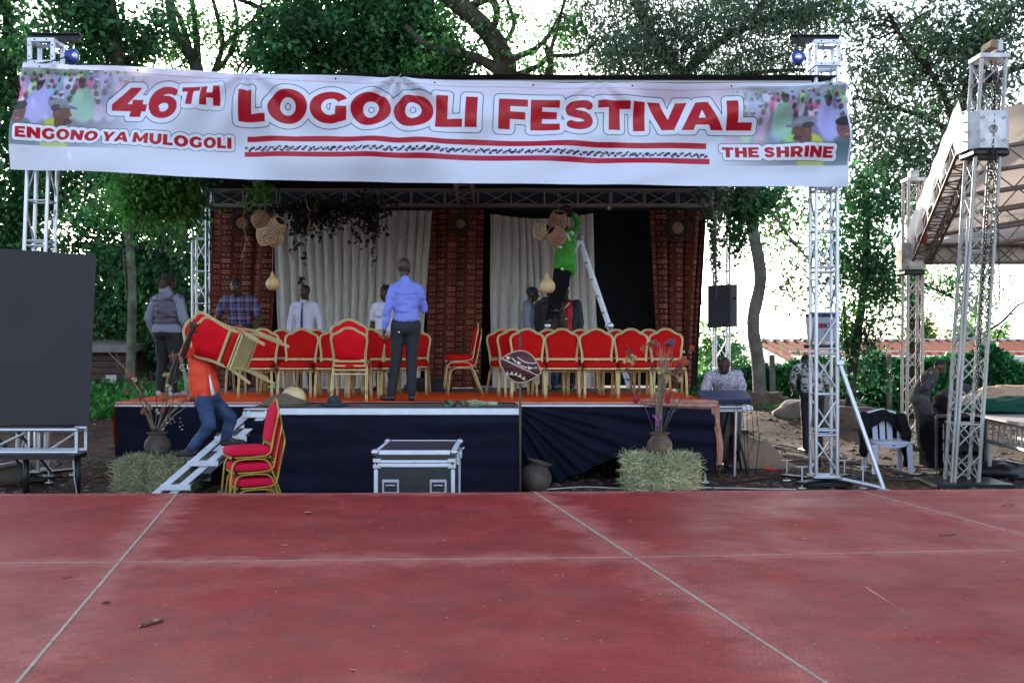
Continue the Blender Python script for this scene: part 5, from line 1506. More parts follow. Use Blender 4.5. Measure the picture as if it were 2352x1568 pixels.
def banner_pt(u, v):
 """u along, v from bottom (0) to top (1)"""
 t = 1 - v
 tu = 50 + (1945 - 50) * u; tv = float(np.interp(tu, PH_TU, PH_TV))
 bu = 20 + (1953 - 20) * u; bv = float(np.interp(bu, PH_BU, PH_BV))
 x = tu + (bu - tu) * t; y = tv + (bv - tv) * t
 w = 0.0
 for (cu, k, s) in ((.275, .9, 1), (.045, .5, -1), (.455, 1.1, 1), (.70, .5, -1), (.985, 1.0, -1)):
  dx = (u - cu) * 10.0; dz = t * 1.27 + .04
  ang = math.atan2(dx, dz); rad = math.hypot(dx, dz)
  w += .024 * k * math.sin(ang * 9 * s + 1.0) * math.exp(-((rad - .5) / .7) ** 2)
 w += .045 * math.sin(u * 13 - t * 3.6 + 1.2 * math.sin(u * 5)) * (.25 + .75 * t)
 w += .024 * math.sin(u * 31 + t * 6.5 + 2 * math.sin(u * 9)) * (.4 + .6 * math.sin(t * PI))
 w += .012 * math.sin(t * 15 + u * 22) * sstep(u, .5, .75)
 w += .02 * noise.noise(Vector((u * 9, t * 2.2, 3)))
 fr = -.10 * (1 - min(1, 5 * min(u, 1 - u))) * t
 p = P(x, y, BY)
 p.y += w * 2.3 + fr * 0
 return p
Bn = thing('banner', 'long white festival banner with red lettering strung between the towers', 'banner', P(1000, 290, BY))
grid_mesh('printed_sheet', banner_pt, 320, 46, M['banner'], Bn)
for (u, k) in ((.0, 1), (.275, 1), (.455, 1), (.70, 1), (1.0, 1)):
 a = banner_pt(u, 1); b_ = a + Vector((.02, .22, .10))
 rod('tie_cord', a + Vector((0, 0, -.01)), b_, .006, M['string'], Bn, 6)
               #  banquet chairs
BACKP = [(0, .93), (.045, .925), (.085, .908), (.125, .880), (.165, .862), (.200, .845), (.222, .815), (.228, .775), (.222, .72), (.208, .64), (.200, .56), (.200, .50)]
def back_y(z):   # the back leans away
 return .175 + .085 * max(0, (z - .47)) / .46
def make_chair(name, label, redseat, redb, gold, group):
 T = thing(name, label, 'chair', (0, 0, 0), 0, group)
 prof = []
 nx, ny = 12, 12
 def superell(t, a, b, n=5.0):
  c, s = math.cos(t), math.sin(t)
  return a * math.copysign(abs(c) ** (2 / n), c), b * math.copysign(abs(s) ** (2 / n), s)
 mb = MB(); rings = []
 lev = [(.90, .412), (.985, .418), (1.0, .432), (1.0, .455), (.975, .474), (.90, .486), (.6, .496), (.25, .499)]
 for k, z in lev:
  rings.append([(x, y - .015, z) for x, y in (superell(2 * PI * i / 28, .222 * k, .215 * k) for i in range(28))])
 vs = [p for r in rings for p in r]; n = 28
 fs = [(a * n + i, a * n + (i + 1) % n, (a + 1) * n + (i + 1) % n, (a + 1) * n + i) for a in range(len(rings) - 1) for i in range(n)]
 vs += [(0, -.015, .499), (0, -.015, .412)]
 fs += [((len(rings) - 1) * n + i, (len(rings) - 1) * n + (i + 1) % n, len(vs) - 2) for i in range(n)]
 fs += [((i + 1) % n, i, len(vs) - 1) for i in range(n)]
 mb.addm(vs, fs, True); mb.build('seat', redseat, T, world=False)
 half = BACKP
 def outline(k):  # inset by k
  pts = []
  for x, z in half: pts.append((max(0, x - k * (1 if x > .01 else 0)), z - k * (.9 if z > .85 else (.3 if z > .8 else 0))))
  return pts
 o = outline(.016); o[-1] = (o[-1][0], .535)
 full = [(x, z) for x, z in o] + [(-x, z) for x, z in reversed(o)][:-1] if True else None
 full = [(x, z) for x, z in o] + [(-x, z) for x, z in reversed(o[1:])]
 cx, cz = 0, .70
 mb = MB(); m = len(full); vs = []
 layers = [(1.0, -.010), (.96, -.026), (.80, -.034), (.45, -.038)]
 for k, dy in layers:
  for x, z in full:
   zz = cz + (z - cz) * k; vs.append((x * k, back_y(zz) + dy, zz))
 vs.append((0, back_y(cz) - .039, cz))
 fs = [(a * m + i, a * m + (i + 1) % m, (a + 1) * m + (i + 1) % m, (a + 1) * m + i) for a in range(len(layers) - 1) for i in range(m)]
 fs += [(3 * m + i, 3 * m + (i + 1) % m, len(vs) - 1) for i in range(m)]
 mb.addm(vs, fs, True); mb.build('backrest', redseat, T, world=False)
 mb = MB(); vs = []
 for k, dy in ((1.0, -.010), (.97, .012), (.5, .016)):
  for x, z in full:
   zz = cz + (z - cz) * k; vs.append((x * k, back_y(zz) + dy, zz))
 vs.append((0, back_y(cz) + .016, cz))
 fs = [(a * m + (i + 1) % m, a * m + i, (a + 1) * m + i, (a + 1) * m + (i + 1) % m) for a in range(2) for i in range(m)]
 fs += [(2 * m + (i + 1) % m, 2 * m + i, len(vs) - 1) for i in range(m)]
 mb.addm(vs, fs, True); mb.build('back_panel', redb, T, world=False)
 loop = [(x, back_y(z), z) for x, z in reversed(half)]
 down = [(.200, .172, .46), (.200, .150, .425), (.203, .10, .408), (.205, 0, .400), (.208, -.17, .398)]
 right = list(reversed(down)) + loop[1:-1]
 def smooth(pts, k=3):
  out = []
  P_ = [Vector(p) for p in pts]
  for i in range(len(P_) - 1):
   p0 = P_[max(i - 1, 0)]; p1 = P_[i]; p2 = P_[i + 1]; p3 = P_[min(i + 2, len(P_) - 1)]
   for j in range(k):
    t = j / k
    out.append(0.5 * ((2 * p1) + (-p0 + p2) * t + (2 * p0 - 5 * p1 + 4 * p2 - p3) * t * t + (-p0 + 3 * p1 - 3 * p2 + p3) * t ** 3))
  out.append(P_[-1]); return out
 allp = right + [(0, back_y(.93), .93)] + [(-x, y, z) for x, y, z in reversed(right)]
 path = smooth(allp, 2)
 mb = MB()
 ctr = Vector((0, .1, .68))
 inner = []
 for p in path:
  d = Vector((p.x, 0, p.z - .62)); d = d.normalized() if d.length > 0 else Vector((0, 0, 1))
  if p.z < .5: d = Vector((math.copysign(1, p.x), 0, 0))
  inner.append((p + d * .0085, p - d * .0085))
 mb.tube([a for a, b in inner], .0088, 7); mb.tube([b for a, b in inner], .0088, 7)
 mb.build('back_frame', gold, T, world=False)
 mb = MB()
 mb.box((0, back_y(.53) - .004, .526), (.385, .020, .014)); mb.box((0, back_y(.53) - .004, .509), (.385, .016, .012))
 mb.box((0, -.205, .398), (.40, .020, .026), ch=.004); mb.box((0, .165, .398), (.40, .020, .022), ch=.004)
 mb.box((0, .19, .345), (.41, .018, .016)); mb.box((0, -.02, .398), (.38, .30, .01))
 mb.build('seat_frame', gold, T, world=False)
 for sx in (-1, 1):
  f = [(sx * .208, .0, .382), (sx * .209, -.10, .380), (sx * .210, -.155, .368), (sx * .212, -.185, .335), (sx * .216, -.20, .27), (sx * .224, -.225, 0.0)]
  r = [(sx * .208, .0, .382), (sx * .209, .07, .380), (sx * .210, .115, .368), (sx * .211, .15, .335), (sx * .214, .175, .27), (sx * .224, .275, 0.0)]
  for pts in (f, r):
   mb = MB(); pp = smooth(pts, 3)
   for dd in (-.0085, .0085):
    mb.tube([p + Vector((dd, 0, 0)) for p in pp], .0088, 7)
   mb.build('leg', gold, T, world=False)
 return T
GRP_A = 'banquet chairs lined up on the stage'
proto = make_chair('banquet_chair', '', M['redcloth'], M['redback'], M['gold'], GRP_A)
_first = [True]
def place(label, u, Y, rz, z=SZ + .01, group=GRP_A, lean=None, x=None, src=None):
 if src is None and _first[0]: c = proto; _first[0] = False
 else: c = copy_tree(src or proto)
 px = P(u, 800, Y).x if x is None else x
 rj = random.Random(int(u * 7)); jt = 0 if group != GRP_A else 1
 c.location = (px + jt * rj.uniform(-.012, .012), Y + jt * rj.uniform(-.05, .05), z); c.rotation_euler = (0, 0, rz + jt * rj.uniform(-.06, .06))
 c['label'] = label
 if group: c['group'] = group
 elif 'group' in c: del c['group']
 return c
r5 = math.radians
FR = 14.75
place('red gold chair half hidden behind the chairs the man in orange carries', 593, FR, r5(3))
place('front row red chair directly below the man with the tie', 683, FR, r5(-2))
place('front row red chair just beside the chair turned backwards', 768, FR, r5(2))
place('front row red chair showing past the edge of the backward pair', 838, FR, r5(-3))
place('front row red chair behind the legs of the man in the blue shirt', 914, FR, r5(2))
BR_ = 15.62
place('second row chair showing between the carried chairs and the tie man', 640, BR_, r5(0))
place('second row chair showing in the gap below the tie man elbow', 722, BR_, r5(2))
place('second row chair hidden behind the backward pair of chairs', 805, BR_, r5(-2))
place('second row chair showing beside the backward pair near the blue shirt man', 872, BR_, r5(2))
place('second row chair whose frame shows past the blue shirt man trousers', 946, BR_, r5(-2))
place('second row chair behind the man carrying chairs', 565, BR_, r5(2))
for u, rz, lab in ((1214, 3, 'red chair with the painted shield standing in front of it'), (1293, -1, 'front row red chair next after the one with the shield'),
    (1375, 1, 'front row red chair below the folding ladder'), (1456, -2, 'front row red chair between the ladder chair and the flower arrangement'),
    (1534, 2, 'last front row red chair behind the tall dried flowers')):
 place(lab, u, FR, r5(rz))
for u, lab in ((1258, 'second row chair seen in the gap after the shield chair'), (1336, 'second row chair seen in the gap before the ladder chair'),
   (1417, 'second row chair seen in the gap after the ladder chair'), (1497, 'second row chair seen in the gap before the last front chair')):
 place(lab, u, BR_, r5(0))
place('angled chair at the row end nearest the middle drape, outermost', 1166, 15.45, r5(20))
place('angled chair at the row end squeezed beside the outermost one', 1188, 15.1, r5(12))
place('chair turned with its back to the camera, lower of the stacked pair', 808, 14.05, r5(180), group='chairs turned backwards')
place('chair turned with its back to the camera, upper of the stacked pair', 808, 14.05, r5(180), z=SZ + .01 + .105, group='chairs turned backwards')
place('side view chair by the middle drape, lower of two stacked', 1064, 15.6, r5(-84), group='side view chairs by the middle drape')
place('side view chair by the middle drape, upper of two stacked', 1057, 15.6, r5(-84), z=SZ + .01 + .085, group='side view chairs by the middle drape')
proto2 = make_chair('banquet_chair', '', M['crimson'], M['crimson'], M['gold_old'], None)
sx = P(572, 800, 10.55).x
GS = 'stacked crimson chairs before the stage'
def stack(c, k, lab):
 c.location = (sx + .035 * k * 1.0, 10.55, .0 + .145 * k); c.rotation_euler = (0, 0, r5(-66)); c['label'] = lab; c['group'] = GS
c2 = copy_tree(proto2); c3 = copy_tree(proto2)
stack(proto2, 2, 'crimson chair on top of the stack standing on the ground by the steps')
stack(c2, 1, 'crimson chair in the middle of the stack standing on the ground')
stack(c3, 0, 'crimson chair at the bottom of the stack standing on the ground')
for c, k in ((proto2, 0), (c2, 1), (c3, 2)):
 c.location.x = sx + .028 * k
def carried(label, c_uv, Y, off, k):
 c = copy_tree(proto)
 c['label'] = label; c['group'] = 'chairs being carried'
 R1 = Matrix.Rotation(PI, 3, 'Z')
 R2 = Matrix.Rotation(math.radians(-8), 3, 'X')
 R3 = Matrix.Rotation(math.radians(-68), 3, 'Y')
 R4 = Matrix.Rotation(math.radians(-12), 3, 'Z')
 Rm = R4 @ R3 @ R2 @ R1
 c.rotation_mode = 'QUATERNION'; c.rotation_quaternion = Rm.to_quaternion()
 ctr = Vector((0, .22, .70))   # middle of the backrest
 p = P(c_uv[0], c_uv[1], Y)
 c.location = p - Rm @ ctr + Rm @ Vector(off)
 return c
carried('outer chair of the pair carried by the man in the orange shirt', (481, 781), 11.95, (0, 0, 0), 0)
carried('inner chair of the pair carried by the man in the orange shirt', (481, 781), 11.95, (0, -.09, .16), 1)
               #  people
def cap_mesh(mb, a, b, ra, rb, n=14):
 a = Vector(a); b = Vector(b); d = b - a
 if d.length < 1e-6: mb.ball(a, ra, n, 10); return
 t = d.normalized(); up = Vector((0, 0, 1)) if abs(t.z) < .9 else Vector((0, 1, 0))
 x = (up - t * up.dot(t)).normalized(); y = t.cross(x)
 rings = []
 for i in range(5):
  ph = -PI / 2 + (PI / 2) * i / 4; rings.append((a + t * math.sin(ph) * ra, math.cos(ph) * ra))
 for i in range(1, 5):
  ph = (PI / 2) * i / 4; rings.append((b + t * math.sin(ph) * rb, math.cos(ph) * rb))
 rings.insert(5, (b, rb))
 vs = []
 for c, r in rings:
  r = max(r, 1e-4)
  for k in range(n):
   th = 2 * PI * k / n; vs.append(c + x * math.cos(th) * r + y * math.sin(th) * r)
 m = len(rings)
 fs = [(i * n + k, i * n + (k + 1) % n, (i + 1) * n + (k + 1) % n, (i + 1) * n + k) for i in range(m - 1) for k in range(n)]
 fs += [tuple(range(n))[::-1], tuple((m - 1) * n + k for k in range(n))]
 mb.addm(vs, fs, True)
def skin_over(name, prims, voxel, matl, parent, smooth=6, wr=0.0, wk=9.0, seed=0, stretch=(1, 1, 1)):
 """joins overlapping rounded volumes into one continuous surface"""
 mb = MB()
 for p in prims:
  if p[0] == 'c': cap_mesh(mb, *p[1:])
  else: mb.ball(p[1], p[2], 16, 12, p[3] if len(p) > 3 else None)
 me = bpy.data.meshes.new("tmp"); me.from_pydata(mb.v, [], mb.f); me.update()
 o = bpy.data.objects.new("tmp", me); COL.objects.link(o)
 r = o.modifiers.new("r", 'REMESH'); r.mode = 'VOXEL'; r.voxel_size = voxel; r.use_smooth_shade = True
 s = o.modifiers.new("s", 'SMOOTH'); s.factor = .5; s.iterations = smooth
 dg = bpy.context.evaluated_depsgraph_get(); dg.update()
 ev = o.evaluated_get(dg); nm = bpy.data.meshes.new_from_object(ev)
 bpy.data.objects.remove(o); bpy.data.meshes.remove(me)
 nm.name = name
 n = len(nm.vertices)
 if wr > 0 and n:
  co = np.zeros(n * 3, np.float32); nm.vertices.foreach_get("co", co); co = co.reshape(-1, 3)
  no = np.zeros(n * 3, np.float32); nm.vertices.foreach_get("normal", no); no = no.reshape(-1, 3)
  d = np.array([noise.noise(Vector((p[0] * wk * stretch[0] + seed, p[1] * wk * stretch[1], p[2] * wk * stretch[2]))) + .6 * abs(noise.noise(Vector((p[0] * wk * 2.1, p[1] * wk * 2.1 + seed, p[2] * wk * 2.6 * stretch[2])))) for p in co])
  co += no * (d * wr)[:, None].astype(np.float32)
  nm.vertices.foreach_set("co", co.ravel()); nm.update()
 nm.materials.clear(); nm.materials.append(matl)
 nm.polygons.foreach_set("use_smooth", [True] * len(nm.polygons))
 return add(name, nm, parent)
DEFJ = dict(hip=(0, 0, .95), chest=(0, 0, 1.25), neck=(0, .01, 1.47), head=(0, -.01, 1.625),
   shL=(.185, .01, 1.42), elL=(.235, .02, 1.13), wrL=(.245, -.05, .88),
   shR=(-.185, .01, 1.42), elR=(-.235, .02, 1.13), wrR=(-.245, -.05, .88),
   hpL=(.09, 0, .93), knL=(.10, -.02, .50), anL=(.105, .03, .08), toL=(.13, -.16, .035),
   hpR=(-.09, 0, .93), knR=(-.10, -.02, .50), anR=(-.105, .03, .08), toR=(-.13, -.16, .035))
def hand_prims(wr, el, curl=.5, palm=None, side=1, spread=.25, scale=1.0, fingers=True):
 wr = Vector(wr); d = (wr - Vector(el)).normalized()
 pn = Vector(palm) if palm else Vector((0, -1, 0)) # palm normal
 pn = (pn - d * pn.dot(d)); pn = pn.normalized() if pn.length > .01 else d.orthogonal().normalized()
 w = d.cross(pn).normalized() * side
 k = scale; out = []
 out.append(('c', wr, wr + d * .03 * k, .026 * k, .030 * k))
 for s in (-.024, -.008, .008, .024):
  out.append(('c', wr + d * .02 * k + w * s * .8 * k, wr + d * .085 * k + w * s * 1.15 * k, .015 * k, .0135 * k))
 for i, (s, L) in enumerate(((-.030, .062), (-.010, .076), (.010, .082), (.030, .070))):
  b = wr + d * .088 * k + w * s * k
  a0 = curl * .9; a1 = curl * 1.8
  fd = (d + w * s / .03 * spread * .35)
  d0 = (fd * math.cos(a0) + pn * math.sin(a0)).normalized(); d1 = (fd * math.cos(a1) + pn * math.sin(a1)).normalized()
  m = b + d0 * L * .5 * k; e = m + d1 * L * .5 * k
  out.append(('c', b, m, .0105 * k, .0095 * k)); out.append(('c', m, e, .0095 * k, .008 * k))
 tb = wr + d * .025 * k + w * .026 * k
 tm = tb + (d * .5 + w * .75 + pn * curl * .5).normalized() * .042 * k; te = tm + (d * .85 + w * .35 + pn * curl * .8).normalized() * .034 * k
 out.append(('c', tb, tm, .014 * k, .011 * k)); out.append(('c', tm, te, .011 * k, .009 * k))
 return out
def person(label, loc, rz, J=None, s=1.0, top=None, legs=None, shoe=None, skin=None, hair='short', sleeve='long', look=0.0, tilt=0.0, build=1.0,
  handL=None, handR=None, voxel=.012, wr=.010, topz=None, untuck=0.0, extras=None, hairmat=None, group=None, grp=None, hidehead=False, legw=1.0):
 j = {k: Vector(v) for k, v in DEFJ.items()}
 for k, v in (J or {}).items(): j[k] = Vector(v)
 for k in j: j[k] = j[k] * s
 T = thing('person', label, 'person', loc, rz, group)
 b = build
 skin = skin or M['skin']
 hc = j['head']; nk = j['neck']
 Rh = Matrix.Rotation(look, 3, 'Z') @ Matrix.Rotation(tilt, 3, 'X')
 def H(x, y, z): return hc + Rh @ Vector((x * s, y * s, z * s))
 body = []
 body += [('e', H(0, .008, .025), (.081 * s, .096 * s, .100 * s), Rh), ('e', H(0, -.022, -.035), (.060 * s, .068 * s, .075 * s), Rh), ('e', H(0, -.042, -.078), (.036 * s, .036 * s, .030 * s), Rh),
   ('c', H(0, -.090, .008), H(0, -.104, -.020), .009 * s, .015 * s), ('e', H(.024, -.072, -.035), (.03 * s, .022 * s, .028 * s), Rh), ('e', H(-.024, -.072, -.035), (.03 * s, .022 * s, .028 * s), Rh),
   ('c', H(-.020, -.090, -.052), H(.020, -.090, -.052), .009 * s, .009 * s), ('c', H(-.036, -.082, .030), H(.036, -.082, .030), .012 * s, .012 * s),
   ('e', H(.078, .008, -.008), (.010 * s, .020 * s, .030 * s), Rh), ('e', H(-.078, .008, -.008), (.010 * s, .020 * s, .030 * s), Rh)]
 body.append(('c', nk - Vector((0, 0, .03)) * s, hc + Rh @ Vector((0, .02, -.06)) * s, .062 * s * b, .056 * s))
 for L in 'LR':
  sh, el, w = j['sh' + L], j['el' + L], j['wr' + L]
  body += [('c', sh - Vector((0, 0, .03)) * s, el, .040 * s * b, .038 * s * b), ('c', el, el.lerp(w, .35), .040 * s * b, .041 * s * b), ('c', el.lerp(w, .35), w, .041 * s * b, .026 * s)]
  hp = handL if L == 'L' else handR
  hp = hp or {}
  sd = hp.pop('side', 1 if L == 'R' else -1)
  body += hand_prims(w, el, side=sd, **hp)
  body += [('c', j['hp' + L], j['kn' + L], .078 * s * b, .052 * s), ('c', j['kn' + L], j['an' + L], .052 * s, .036 * s), ('c', j['an' + L], j['to' + L], .036 * s, .028 * s)]
 xs = (j['shL'] - j['shR']); xh = (j['hpL'] - j['hpR'])
 def torso(infl, t0=0.0, t1=1.0, bld=1.0):
  out = []; N_ = 18
  for i in range(N_):
   t = t0 + (t1 - t0) * i / (N_ - 1)
   if t < .55: c = j['hip'].lerp(j['chest'], t / .55)
   else: c = j['chest'].lerp(nk - Vector((0, 0, .06 * s)), (t - .55) / .45)
   x = xh.normalized().lerp(xs.normalized(), t).normalized()
   ax = (nk - j['hip']).normalized(); y = ax.cross(x).normalized(); z = x.cross(y)
   w = np.interp(t, [0, .25, .55, .8, 1], [.165, .142, .158, .150, .085]) * bld; d = np.interp(t, [0, .25, .55, .8, 1], [.112, .100, .112, .098, .065]) * bld
   R_ = Matrix((x, y, z)).transposed()
   out.append(('e', c, ((w + infl) * s, (d + infl) * s, .075 * s), R_))
  for q in ('shL', 'shR'):
   out.append(('c', nk - Vector((0, 0, .045 * s)), j[q] + (nk - j[q]) * .12 - Vector((0, 0, .012 * s)), (.050 + infl) * s, (.046 + infl) * s))
  return out
 body += torso(-.012, bld=b)
 skin_over('body', body, voxel * s, skin, T, 3)
 if not hidehead:
  eyes = MB()
  for sx_ in (-1, 1): eyes.ball(H(sx_ * .030, -.080, .010), (.013 * s, .008 * s, .008 * s), 8, 6, Rh)
  eyes.build('eyes', M['eye'], T, world=False)
 hm = hairmat or M['hair']
 if hair == 'short':
  skin_over('hair', [('e', H(0, .016, .040), (.080 * s, .096 * s, .092 * s), Rh)], .012, hm, T, 1, .004, 40)
 elif hair == 'bun':
  skin_over('hair', [('e', H(0, .022, .038), (.090 * s, .102 * s, .098 * s), Rh), ('e', H(.03, .12, .01), (.06 * s, .055 * s, .06 * s), Rh)], .014, hm, T, 1, .012, 25)
 elif hair == 'full':
  skin_over('hair', [('e', H(0, .025, .045), (.092 * s, .100 * s, .100 * s), Rh)], .014, hm, T, 1, .01, 30)
 if top:
  pr = torso(.016, 0.0 - untuck, 1.0, b)
  for L in 'LR':
   sh, el, w = j['sh' + L], j['el' + L], j['wr' + L]
   if sleeve == 'long': pr += [('c', sh - Vector((0, 0, .02)) * s, el, .060 * s * b, .052 * s * b), ('c', el, el.lerp(w, .94), .054 * s * b, .038 * s)]
   elif sleeve == 'short': pr += [('c', sh - Vector((0, 0, .02)) * s, sh.lerp(el, .72), .062 * s * b, .062 * s * b)]
   elif sleeve == 'elbow': pr += [('c', sh, sh.lerp(el, .95), .070 * s * b, .064 * s * b)]
   elif sleeve == 'none': pr += [('c', sh, sh.lerp(el, .12), .060 * s * b, .058 * s * b)]
  pr.append(('c', nk - Vector((0, 0, .07)) * s, nk + Vector((0, .012, .0)) * s, .082 * s, .066 * s))
  skin_over('top', pr, voxel * 1.15, top, T, 4, wr * 1.5, 7.0, loc[0], (1, 1, 2.4))
 if legs:
  pr = []
  for L in 'LR':
   hp, kn, an = j['hp' + L], j['kn' + L], j['an' + L]
   pr += [('c', hp, kn, .100 * s * b * legw, .072 * s * legw), ('c', kn, kn.lerp(an, .96), .072 * s * legw, .058 * s * legw)]
  x = xh.normalized()
  pr += [('e', j['hip'] - Vector((0, 0, .0)), (.172 * s * b, .122 * s * b, .10 * s)), ('e', j['hip'] + Vector((0, .02, -.07 * s)), (.160 * s * b, .125 * s * b, .10 * s))]
  skin_over('trousers', pr, voxel * 1.15, legs, T, 4, wr * .7, 7.0, loc[0] + 3, (1, 1, 1.6))
 if shoe:
  for L in 'LR':
   an, to = j['an' + L], j['to' + L]
   d = (to - an); d.z = 0
   d = d.normalized() if d.length > .01 else Vector((0, -1, 0))
   hl = Vector((an.x, an.y, an.z)) - d * .03 * s
   zb = min(an.z - .02 * s, to.z + .01)
   sh_ = [('e', Vector((hl.x, hl.y, an.z - .035 * s)), (.040 * s, .045 * s, .045 * s)), ('c', Vector((hl.x, hl.y, an.z - .045 * s)), to + Vector((0, 0, .005)), .038 * s, .034 * s), ('e', to + d * .03 * s, (.040 * s, .046 * s, .032 * s))]
   skin_over('shoe', sh_, .012, shoe, T, 2)
 return T, j, H, Rh
M['blueshirt'] = mat("periwinkle_shirt", (.17, .21, .66), .55, 0, .08, 5, .15, 40)
M['blueseam'] = mat('dark_blue_seam', (.06, .08, .36), .6)
M['blacktr'] = mat("charcoal_trousers", (.013, .013, .019), .8, 0, .15, 8, .15, 60)
M['whiteshirt'] = mat("white_shirt", (.62, .62, .78), .6, 0, .04, 8, .1, 40)
M['tie'] = mat("navy_tie", (.02, .018, .11), .5, 0, .1, 20)
M['vest'] = mat("mauve_grey_vest", (.085, .070, .105), .6, 0, .12, 9, .3, 24)
M['greytop'] = mat("heather_grey_jersey", (.20, .21, .27), .8, 0, .12, 90, .2, 60)
M['orangeshirt'] = mat("orange_jersey", (.72, .045, .008), .6, 0, .08, 6, .15, 40)
M['jeans'] = mat("blue_jeans", (.010, .026, .085), .75, 0, .3, 6, .2, 50, col2=(.022, .05, .13))
M['hiviz'] = mat("bright_green_coverall", (.035, .34, .012), .55, 0, .15, 6, .2, 40)
M['reflect'] = mat("reflective_strip", (.85, .88, .9), .25, .1, .02, 5)
M['darkhood'] = mat("dark_hooded_jacket", (.030, .022, .024), .8, 0, .15, 9, .2, 40)
M['redjersey'] = mat("red_football_shirt", (.42, .012, .015), .6, 0, .08, 9, .15, 40)
M['darkjacket'] = mat("dark_jacket", (.018, .017, .028), .7, 0, .15, 9, .2, 40)
M['shoeblack'] = mat("black_leather", (.010, .009, .010), .35, 0, .1, 9)
M['shoewhite'] = mat("pale_trainer", (.45, .44, .48), .6, 0, .1, 9)
M['redcap'] = mat("red_cap_brim", (.28, .01, .02), .6, 0, .1, 9)
def plaid():
 m = bpy.data.materials.new("navy_plaid_shirt"); m.use_nodes = True
 nt = m.node_tree; b = nt.nodes["Principled BSDF"]; b.inputs["Roughness"].default_value = .8
 tc = nt.nodes.new("ShaderNodeTexCoord"); sp = nt.nodes.new("ShaderNodeSeparateXYZ"); nt.links.new(tc.outputs["Object"], sp.inputs[0])
 last = None
 for ax, k, th in ((0, 52, .55), (2, 46, .45), (2, 92, .86), (0, 104, .86)):
  a = nt.nodes.new("ShaderNodeMath"); a.operation = 'MULTIPLY'; a.inputs[1].default_value = k; nt.links.new(sp.outputs[ax], a.inputs[0])
  s_ = nt.nodes.new("ShaderNodeMath"); s_.operation = 'SINE'; nt.links.new(a.outputs[0], s_.inputs[0])
  g = nt.nodes.new("ShaderNodeMath"); g.operation = 'GREATER_THAN'; g.inputs[1].default_value = th; nt.links.new(s_.outputs[0], g.inputs[0])
  w = nt.nodes.new("ShaderNodeMath"); w.operation = 'MULTIPLY'; w.inputs[1].default_value = .33; nt.links.new(g.outputs[0], w.inputs[0])
  if last is None: last = w
  else:
   ad = nt.nodes.new("ShaderNodeMath"); ad.operation = 'ADD'; nt.links.new(last.outputs[0], ad.inputs[0]); nt.links.new(w.outputs[0], ad.inputs[1]); last = ad
 r = nt.nodes.new("ShaderNodeValToRGB"); r.color_ramp.elements[0].color = (.014, .012, .05, 1); r.color_ramp.elements[1].color = (.24, .20, .34, 1)
 nt.links.new(last.outputs[0], r.inputs[0]); nt.links.new(r.outputs[0], b.inputs["Base Color"]); return m
def speckle(name, c1, c2, sc=70, a=.42, b_=.5):
 m = bpy.data.materials.new(name); m.use_nodes = True
 nt = m.node_tree; b = nt.nodes["Principled BSDF"]; b.inputs["Roughness"].default_value = .8
 tc = nt.nodes.new("ShaderNodeTexCoord"); n = nt.nodes.new("ShaderNodeTexNoise"); n.inputs["Scale"].default_value = sc; n.inputs["Detail"].default_value = 3; n.inputs["Distortion"].default_value = 1.2
 nt.links.new(tc.outputs["Object"], n.inputs[0]); r = nt.nodes.new("ShaderNodeValToRGB"); r.color_ramp.elements[0].position = a; r.color_ramp.elements[1].position = b_
 r.color_ramp.elements[0].color = c1; r.color_ramp.elements[1].color = c2
 nt.links.new(n.outputs[0], r.inputs[0]); nt.links.new(r.outputs[0], b.inputs["Base Color"]); return m
M['plaid'] = plaid()
M['floral'] = speckle("speckled_print_shirt", (.07, .06, .09, 1), (.55, .50, .62, 1))
M['camo'] = speckle("grey_blotched_shirt", (.03, .03, .035, 1), (.42, .40, .40, 1), 11, .48, .52)
M['tweed'] = speckle("speckled_dark_sweater", (.012, .013, .018, 1), (.07, .07, .075, 1), 120, .4, .6)
def px(u, Y): return P(u, 800, Y).x
S1 = SZ + .012
T, j, H, Rh = person('bald man in a blue shirt and black trousers standing with his back turned', (px(934, 14.0), 14.0, S1 - .008), PI + .12,
 dict(hip=(0, 0, .97), chest=(.01, 0, 1.27), neck=(.02, .01, 1.50), head=(.03, -.015, 1.665), shL=(.175, 0, 1.405), shR=(-.165, 0, 1.405),
  elR=(-.215, -.09, 1.15), wrR=(-.16, -.24, 1.27), elL=(.235, .04, 1.15), wrL=(.275, .02, .90),
  knL=(.13, -.01, .52), anL=(.19, .02, .08), toL=(.28, -.10, .035), knR=(-.06, .01, .52), anR=(-.06, .03, .08), toR=(-.07, -.13, .035), hpL=(.10, 0, .95), hpR=(-.085, 0, .95)),
 1.03, M['blueshirt'], M['blacktr'], M['shoeblack'], None, 'none', 'long', look=-.5, handL=dict(curl=1.0, palm=(-1, 0, 0)), wr=.011, voxel=.011, untuck=-.08)
z0 = .985 * 1.03
skin_over('shirt_collar', [('c', j['neck'] + Vector((-.045, .035, -.01)), j['neck'] + Vector((.045, .035, -.01)), .035, .035), ('c', j['neck'] + Vector((-.05, .03, -.01)), j['neck'] + Vector((-.03, -.04, -.02)), .03, .028), ('c', j['neck'] + Vector((.05, .03, -.01)), j['neck'] + Vector((.03, -.04, -.02)), .03, .028)], .010, M['blueshirt'], T, 2)
MB().tube([(-.15, .098, 1.385), (-.07, .122, 1.37), (0, .128, 1.368), (.07, .122, 1.37), (.15, .098, 1.385)], .0035, 5).build('yoke_seam', M['blueseam'], T, world=False)
MB().lathe([(.158, -.022), (.162, -.018), (.162, .018), (.158, .022)], 30, (0, 0, z0 + .02), None, .74).build('belt', M['black'], T, world=False)
MB().ball((.10, .135, z0 - .13), (.012, .006, .012), 8, 5).build('pocket_button', M['white'], T, world=False)
cb = MB(); w = j['wrL'] + Vector((0, -.02, -.085))
